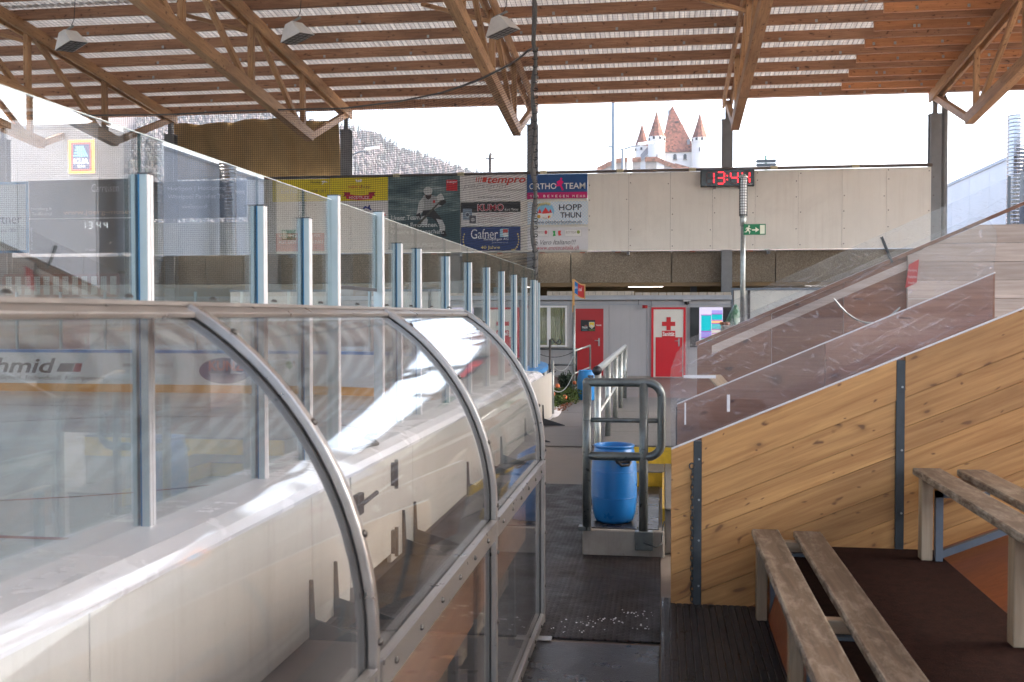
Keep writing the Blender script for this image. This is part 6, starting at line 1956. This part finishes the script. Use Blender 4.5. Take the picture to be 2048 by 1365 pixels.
for k, px in enumerate((268, 305, 360)):
    xd = XB - .55
    yd = mirY(px, xd) if k < 2 else xd / at(2034, 300, Y=1.0).x
    t = thing('spiral_duct', ['tall silver spiral duct nearest the building corner', 'tall silver spiral duct between two others on the facade', 'tall silver spiral duct farthest from the store sign'][k], 'duct', (xd, yd, -0.3), 'spiral ducts on the facade')
    prof, z = [], 0.0
    while z < 8.6:
        prof += [(.30, z), (.315, z + .02), (.30, z + .04)]
        z += .12
    MB().lathe(prof, (xd, yd, -.3), 20).build('pipe', M['duct'], t, smooth=False)
    MB().box(xd + .30, XB - .002, yd - .03, yd + .03, 3.0, 3.08).build('bracket', M['galv'], t)
# store sign facing the rink; its emission stands in for sunlight on it
xs1, xs2 = sorted(((2 * XG - at(136, 314, Y=YF - .1).x), (2 * XG - at(191, 314, Y=YF - .1).x)))
zs1, zs2 = at(163, 349, Y=YF - .1).z, at(163, 279, Y=YF - .1).z
sg = thing('store_sign', 'supermarket sign with orange border and dark blue field', 'sign', ((xs1 + xs2) / 2, YF - .1, zs1))
def sglow(c, s_):
    key = 'sign_%.2f_%.2f_%.2f' % c
    return bpy.data.materials.get(key) or emit(key, c, s_)
def srect(u0, u1, v0, v1, L, mat, name='sign_face', th=None):
    X0, X1 = xs1 + (xs2 - xs1) * u0, xs1 + (xs2 - xs1) * u1
    Z0, Z1 = zs1 + (zs2 - zs1) * v0, zs1 + (zs2 - zs1) * v1
    y = YF - .12 - .004 * L
    if th: return MB().box(X0, X1, y, y + th, Z0, Z1).build(name, mat, sg, bevel=0.03)
    return MB().add([(X0, y, Z0), (X1, y, Z0), (X1, y, Z1), (X0, y, Z1)], [(0, 1, 2, 3)]).build(name, mat, sg)
srect(0, 1, 0, 1, 0, M['white'], 'case', 0.11)
srect(.03, .97, .025, .975, 1, sglow((1.0, 0.42, 0.02), .9))
srect(.11, .89, .085, .915, 2, sglow((0.75, 0.05, 0.02), .7))
srect(.18, .82, .14, .86, 3, sglow((0.01, 0.03, 0.14), .5))
for k in range(4):
    u = .26 + .09 * k
    X = lambda f: xs1 + (xs2 - xs1) * f
    Z = lambda f: zs1 + (zs2 - zs1) * f
    y = YF - .12 - .016
    MB().add([(X(u), y, Z(.50)), (X(u + .055), y, Z(.50)), (X(u + .055 + .17 - .02 * k), y, Z(.80)), (X(u + .17 - .02 * k), y, Z(.80))], [(0, 1, 2, 3)]).build('stripe', sglow((0.15, 0.55, 0.75), .8), sg)
for k in range(3):
    MB().add([(X(.58 + .015 * k), y - .004, Z(.51 + .08 * k)), (X(.78 - .03 * k), y - .004, Z(.51 + .08 * k)), (X(.77 - .03 * k), y - .004, Z(.55 + .08 * k)), (X(.585 + .015 * k), y - .004, Z(.55 + .08 * k))], [(0, 1, 2, 3)]).build('stripe', sglow((0.15, 0.55, 0.75), .8), sg)
text('ALDI', (X(.24), X(.76), Z(.29), Z(.45)), y, sglow((0.8, 0.85, 0.9), .9), sg, 0, 0.02)
text('SUISSE', (X(.36), X(.64), Z(.19), Z(.25)), y, sglow((0.8, 0.85, 0.9), .9), sg)

# =================================================================== STREET FURNITURE BEYOND THE HALL
def street_lamp(name, label, Y, px, pytop, arms, wdt=.07):
    b = at(px, pytop, Y=Y)
    t = thing(name, label, 'street lamp', (b.x, Y, -.3))
    MB().tube([(b.x, Y, -.3), (b.x, Y, b.z)], wdt, 10).build('pole', M['street'], t, smooth=True)
    for qx, qy in arms:
        e = at(qx, qy, Y=Y)
        MB().tube([(b.x, Y, b.z - .05), (b.x + (e.x - b.x) * .5, Y, b.z + (e.z - b.z) * .6), e], .045, 8).build('arm', M['street'], t, smooth=True)
        d = 1 if e.x > b.x else -1
        MB().add([tuple(e + Vector(v)) for v in [(-.1 * d, -.15, -.02), (-.1 * d, .15, -.02), (.8 * d, .13, .10), (.8 * d, -.13, .10), (-.1 * d, -.12, .14), (-.1 * d, .12, .14), (.8 * d, .10, .22), (.8 * d, -.10, .22)]],
                 [(0, 1, 2, 3), (4, 5, 6, 7), (0, 1, 5, 4), (1, 2, 6, 5), (2, 3, 7, 6), (3, 0, 4, 7)]).build('head', M['white'], t, bevel=.03)
street_lamp('street_lamp', 'double armed street lamp in front of the castle', 62, 1246, 298, [(1214, 293), (1279, 291)], .10)
street_lamp('street_lamp', 'single armed street lamp before the wooded hill', 62, 704, 309, [(733, 301)], .07)
b = at(1228, 190, Y=45)
tag(MB().tube([(b.x, 45, -.3), (b.x, 45, b.z + 3)], .10, 10).build('light_mast', M['street'], smooth=True), 'tall plain grey mast left of the castle', 'mast')
b = at(980, 307, Y=40); c2 = at(971, 318, Y=40); d2_ = at(989, 318, Y=40)
t = thing('antenna_post', 'thin rusty post with short crossbar above hoarding', 'post', (b.x, 40, -.3))
MB().tube([(b.x, 40, -.3), (b.x, 40, b.z - .1), (b.x + .04, 40, b.z)], .055, 8).build('post', M['rust'], t, smooth=True)
MB().beam(c2, d2_, .06, .05).build('crossbar', M['rust'], t)
b = at(1532, 318, Y=48)
t = thing('direction_sign', 'small dark direction sign with two pointed boards', 'sign', (b.x, 48, -.3))
MB().tube([(b.x, 48, -.3), (b.x, 48, b.z + .1)], .05, 8).build('post', pm('green_post', (0.03, 0.16, 0.12)), t, smooth=True)
for k in range(2):
    z = b.z - .04 - .17 * k
    MB().prism([(b.x - .40, z), (b.x + .40, z), (b.x + .47, z - .075), (b.x + .40, z - .15), (b.x - .40, z - .15), (b.x - .47, z - .075)], 'y', 47.93, 47.97).build('board', M['steel_post'], t)
MB().lathe([(.06, 0), (.03, .06), (.0, .12)], (b.x, 48, b.z + .1), 8).build('finial', M['steel_post'], t)

# =================================================================== CASTLE ON ITS HILL
YK = 330.0
def K(px, py, dy=0.0): return at(px, py, Y=YK + dy)
def hill_fn(cx, cy, rx, ry, h):
    return lambda u, v: (cx + (u - .5) * 2 * rx, cy + (v - .5) * 2 * ry, -.5 + h * max(0, math.cos(min(math.pi / 2, math.hypot((u - .5) * 2, (v - .5) * 2) * math.pi / 2))))
kb = K(1340, 345)
struct(MB().grid(30, 30, hill_fn(kb.x, YK + 15, 90, 80, kb.z - 4)).build('castle_hill', M['hill'], smooth=True))
cs = thing('castle', 'white castle keep with four pointed red tiled corner towers', 'castle', (kb.x, YK, kb.z - 12))
zlow = kb.z - 14
# keep: walls, roof
x0, x1 = K(1318, 330).x, K(1398, 330).x
ze = K(1350, 305).z
dk = 18.0
MB().box(x0, x1, YK, YK + dk, zlow, ze).build('wall', M['castle'], cs)
rp0, rp1 = K(1345, 216, 9), K(1347, 216, 9)
e0, e1 = K(1316, 304.5, -.4), K(1393, 305, -.4)
rx0, rx1 = e0.x, e1.x
vs = [(rx0, YK - .5, ze), (rx1, YK - .5, ze), (rx1, YK + dk + .5, ze), (rx0, YK + dk + .5, ze), (rp0.x, YK + 6, rp0.z), (K(1338, 222, 14).x, YK + 14, K(1338, 222, 14).z)]
rf = MB().add(vs, [(0, 1, 4), (1, 2, 5, 4), (2, 3, 5), (3, 0, 4, 5), (3, 2, 1, 0)]).build('roof', M['roof_tile'], cs)
for px, py in ((1354, 246), (1361, 291)):
    p = K(px, py, 1.5 if py > 270 else 4.2)
    MB().add([(p.x - .55, p.y - .9, p.z - .25), (p.x + .55, p.y - .9, p.z - .25), (p.x + .55, p.y - .9, p.z + .35), (p.x - .55, p.y - .9, p.z + .35), (p.x - .6, p.y + 2, p.z + .45), (p.x + .6, p.y + 2, p.z + .45)], [(0, 1, 2, 3), (3, 2, 5, 4)]).build('dormer', M['rust'], rf)
p = K(1377, 286, 1.0)
MB().box(p.x - .45, p.x + .45, p.y - .5, p.y + .5, p.z - 1.2, p.z + 1.0).build('chimney', M['column'], rf)
for px in (1346, 1337):
    p0, p1_ = K(px, 220 if px == 1346 else 228, 9), K(px, 201, 9)
    MB().tube([p0, p1_], [.22, .08], 6).build('spire', M['street'], rf)
for px in (1350, 1370):
    p = K(px, 314, -.05)
    w_ = MB().prism([(p.x - .5, p.z - .8), (p.x + .5, p.z - .8), (p.x + .5, p.z + .5), (p.x + .25, p.z + .85), (p.x - .25, p.z + .85), (p.x - .5, p.z + .5)], 'y', YK - .25, YK - .05).build('window', M['glass_dark'], cs)
    MB().box(p.x - .65, p.x + .65, YK - .4, YK - .05, p.z - 1.0, p.z - .8).build('sill', M['rubble'], w_)
def tower(pxc, pxw, py_eave, py_tip, py_spire, dy, pxr, wins):
    c = K(pxc, py_eave, dy)
    r = abs(K(pxc + pxw / 2, py_eave, dy).x - K(pxc - pxw / 2, py_eave, dy).x) / 2
    rr_ = abs(K(pxc + pxr / 2, py_eave, dy).x - K(pxc - pxr / 2, py_eave, dy).x) / 2
    h = K(pxc, py_tip, dy).z
    MB().lathe([(r, 0), (r, c.z - zlow - 1.6), (r * 1.04, c.z - zlow - 1.5), (r * 1.04, c.z - zlow)], (c.x, c.y, zlow), 24).build('tower', M['castle'], cs, smooth=False)
    ro = MB().lathe([(rr_, -.1), (rr_ * .86, (h - c.z) * .10), (rr_ * .62, (h - c.z) * .32), (rr_ * .30, (h - c.z) * .66), (.05, h - c.z)], (c.x, c.y, c.z), 10).build('tower_roof', M['roof_tile'], cs)
    sp_ = K(pxc, py_spire, dy).z
    MB().tube([(c.x, c.y, h - .3), (c.x, c.y, sp_)], [.14, .06], 6).build('spire', M['steel_post'], ro)
    MB().lathe([(0.01, -.18), (.2, 0), (.01, .18)], (c.x, c.y, sp_), 8).build('finial', M['steel_post'], ro)
    for px, py in wins:
        u = (px - pxc) / (pxw / 2)
        a = math.asin(max(-.95, min(.95, u)))
        p = K(px, py, dy)
        z = p.z
        xx_, yy2 = c.x + (r * 1.045) * math.sin(a), c.y - (r * 1.045) * math.cos(a)
        o = MB().box(-.34, .34, -.10, .06, -.42, .42).build('window', M['glass_dark'], cs, loc=(0, 0, 0))
        o.location = Vector((xx_, yy2, z)) - wloc(cs)
        o.rotation_euler = (0, 0, a)
tower(1313, 34, 275, 222, 204, -1.5, 36, [(1299.5, 281), (1308, 278.5), (1320, 278.5), (1328, 280)])
tower(1399.5, 32, 277, 225, 208, -1.5, 34, [(1385, 282), (1393, 280.5), (1403.5, 280.5), (1413, 281.5)])
tower(1284, 28, 293, 247, 228, 16, 31, [(1272, 301), (1283, 300)])
tower(1365.5, 30, 280, 250, 232, 18, 32, [])
for px, py in ((1399, 299), (1412, 317), (1324, 296), (1314, 313)):
    p = K(px, py, -1.5 - 2.7)
    MB().box(p.x - .14, p.x + .14, p.y - .1, p.y + .3, p.z - .6, p.z + .6).build('slit', M['glass_dark'], cs)
# lean-to between the towers
p = K(1289, 318, 2)
MB().prism([(K(1280, 345).x, zlow), (K(1297, 345).x, zlow), (K(1297, 312).x, K(1297, 306).z), (K(1280, 312).x, K(1280, 322).z)], 'y', YK + 1, YK + 9).build('side_wing', M['castle'], cs)
MB().add([K(1281, 323, .5), K(1297, 311, .5), K(1297, 292, 9), K(1281, 310, 9)], [(0, 1, 2, 3)]).build('wing_roof', M['rust'], cs)
# outer wall in steps with tiled coping
segs = [((1195, 338.5), (1213, 329)), ((1213, 329), (1231, 322)), ((1231, 321), (1254, 318)), ((1265, 318.5), (1281, 318)), ((1291, 318), (1313, 317)), ((1313, 317), (1328, 324)), ((1325, 323), (1353, 333)), ((1351, 330), (1378, 338))]
for k, ((ax, ay), (bx_, by_)) in enumerate(segs):
    dy = -14 + k * .3
    A, B = K(ax, ay, dy), K(bx_, by_, dy)
    t = thing('castle_wall', ['low end of the castle ring wall beside the grey mast', 'ring wall rising toward street lamp', 'taller ring wall section behind the street lamp', 'ring wall stub left of white wing', 'ring wall below the left front tower',
                              'ring wall turning down beneath the keep', 'sloping ring wall under the keep windows', 'last sloping ring wall section before the right tower'][k], 'wall', ((A.x + B.x) / 2, YK + dy, zlow))
    MB().prism([(A.x, zlow), (B.x, zlow), (B.x, B.z - .9), (A.x, A.z - .9)], 'y', YK + dy, YK + dy + 1.0).build('masonry', M['rubble'] if k != 5 else M['castle'], t)
    MB().prism([(A.x - .15, A.z - .95), (B.x + .15, B.z - .95), (B.x + .15, B.z + .45), (A.x - .15, A.z + .45)], 'y', YK + dy - .35, YK + dy + .3).build('coping', M['roof_tile2'], t)

# =================================================================== WOODED HILL
YH = 1250.0
ridge = [(-900, 40), (-200, 120), (100, 165), (330, 190), (500, 212), (690, 250), (748, 262), (793, 290), (841, 305), (893, 322), (944, 339), (985, 352), (1060, 372), (1200, 400), (1500, 470)]
rp = [at(x, y, Y=YH) for x, y in ridge]
def ridge_z(x):
    for p, q_ in zip(rp[:-1], rp[1:]):
        if p.x <= x <= q_.x:
            f = (x - p.x) / (q_.x - p.x)
            return p.z + (q_.z - p.z) * f
    return rp[0].z if x < rp[0].x else rp[-1].z
xa_, xb2 = rp[0].x, rp[-1].x
def hl(u, v):
    x = xa_ + u * (xb2 - xa_)
    y = 620 + v * (YH + 500 - 620)
    f = min(1, (y - 620) / (YH - 620)) if y < YH else 1 - .25 * (y - YH) / 500
    return (x, y, -2 + (ridge_z(x) - 14 + 2) * (f ** 1.15) + 3 * math.sin(x * .05) * math.sin(y * .04))
struct(MB().grid(100, 30, hl).build('wooded_hill', M['hill'], smooth=True))
def hz(x, y):
    f = min(1, (y - 620) / (YH - 620))
    return -2 + (ridge_z(x) - 14 + 2) * (f ** 1.15) + 3 * math.sin(x * .05) * math.sin(y * .04)
random.seed(11)
dec, con = MB(), MB()
ico = [(0, 0, 1)] + [(.894 * math.cos(2 * math.pi * k / 5), .894 * math.sin(2 * math.pi * k / 5), .447) for k in range(5)] + [(.894 * math.cos(2 * math.pi * (k + .5) / 5), .894 * math.sin(2 * math.pi * (k + .5) / 5), -.447) for k in range(5)] + [(0, 0, -1)]
icf = [(0, 1 + k, 1 + (k + 1) % 5) for k in range(5)] + [(1 + k, 6 + k, 1 + (k + 1) % 5) for k in range(5)] + [(6 + k, 6 + (k + 1) % 5, 1 + (k + 1) % 5) for k in range(5)] + [(6 + k, 11, 6 + (k + 1) % 5) for k in range(5)]
X_l, X_r = at(280, 300, Y=YH).x, at(1010, 300, Y=YH).x
def conifer(mb, x, y, z, h, r):
    for k in range(4):
        f = k / 4
        zz_, r_ = z + h * (.12 + .88 * f * .86), r * (1 - f * .82)
        mb.lathe([(r_ * random.uniform(.85, 1.1), 0), (.05, h * .36)], (x + random.uniform(-.3, .3), y, zz_), 7, False)
for _ in range(8000):
    v = random.random() ** .6
    y = 760 + v * (YH + 25 - 760)
    x = random.uniform(X_l, X_r + 20) * (y / YH) ** .9
    z = hz(x, y)
    if random.random() < (.12 if v < .8 else .34):
        conifer(con, x, y, z, random.uniform(11, 19), random.uniform(2, 3.2))
    else:
        h, r = random.uniform(8, 13), random.uniform(2.2, 3.8)
        for _k in range(2):
            ox, oz = random.uniform(-2, 2), random.uniform(-2, 2.5)
            dec.add([(x + ox + r * p[0] * random.uniform(.6, 1.15), y + r * p[1], z + h * .62 + oz + h * .40 * p[2] * random.uniform(.6, 1.2)) for p in ico], icf)
o = tag(dec.build('winter_forest', M['forest'], loc=(0, 0, 0)), 'bare winter forest covering the distant hillside', 'forest'); o['kind'] = 'stuff'
o = tag(con.build('conifer_forest', M['conifer'], loc=(0, 0, 0)), 'dark conifers scattered through the distant hillside', 'forest'); o['kind'] = 'stuff'
for px in (700, 716, 733, 741, 752, 766, 785, 797, 812, 826, 838, 880, 898, 912, 921, 938):
    p = at(px, 300, Y=YH - 6)
    z = hz(p.x, YH - 6)
    t = thing('conifer_tree', 'dark pointed conifer standing on the skyline of the wooded hill', 'tree', (p.x, YH - 6, z), 'conifers on the hill skyline')
    mb = MB(); hgt = random.uniform(12, 19); conifer(mb, p.x, YH - 6, z + 1, hgt, random.uniform(2, 3.2))
    mb.build('crown', M['conifer'], t)
    MB().tube([(p.x, YH - 6, z - 1), (p.x, YH - 6, z + hgt * .8)], [.5, .1], 6).build('trunk', M['twig'], t)

# =================================================================== HAZE
hm = bpy.data.materials.new('haze')
hm.use_nodes = True
nt = hm.node_tree
nt.nodes.remove(nt.nodes['Principled BSDF'])
pv = nt.nodes.new('ShaderNodeVolumePrincipled')
pv.inputs['Color'].default_value = (0.86, 0.89, 0.96, 1)
pv.inputs['Density'].default_value = 0.00012
nt.links.new(pv.outputs[0], nt.nodes['Material Output'].inputs['Volume'])
hz_o = tag(MB().box(-2600, 2600, -900, 3300, -4.0, 440).build('haze', hm), 'thin pale haze in the air over the town', 'haze')
hz_o['kind'] = 'stuff'
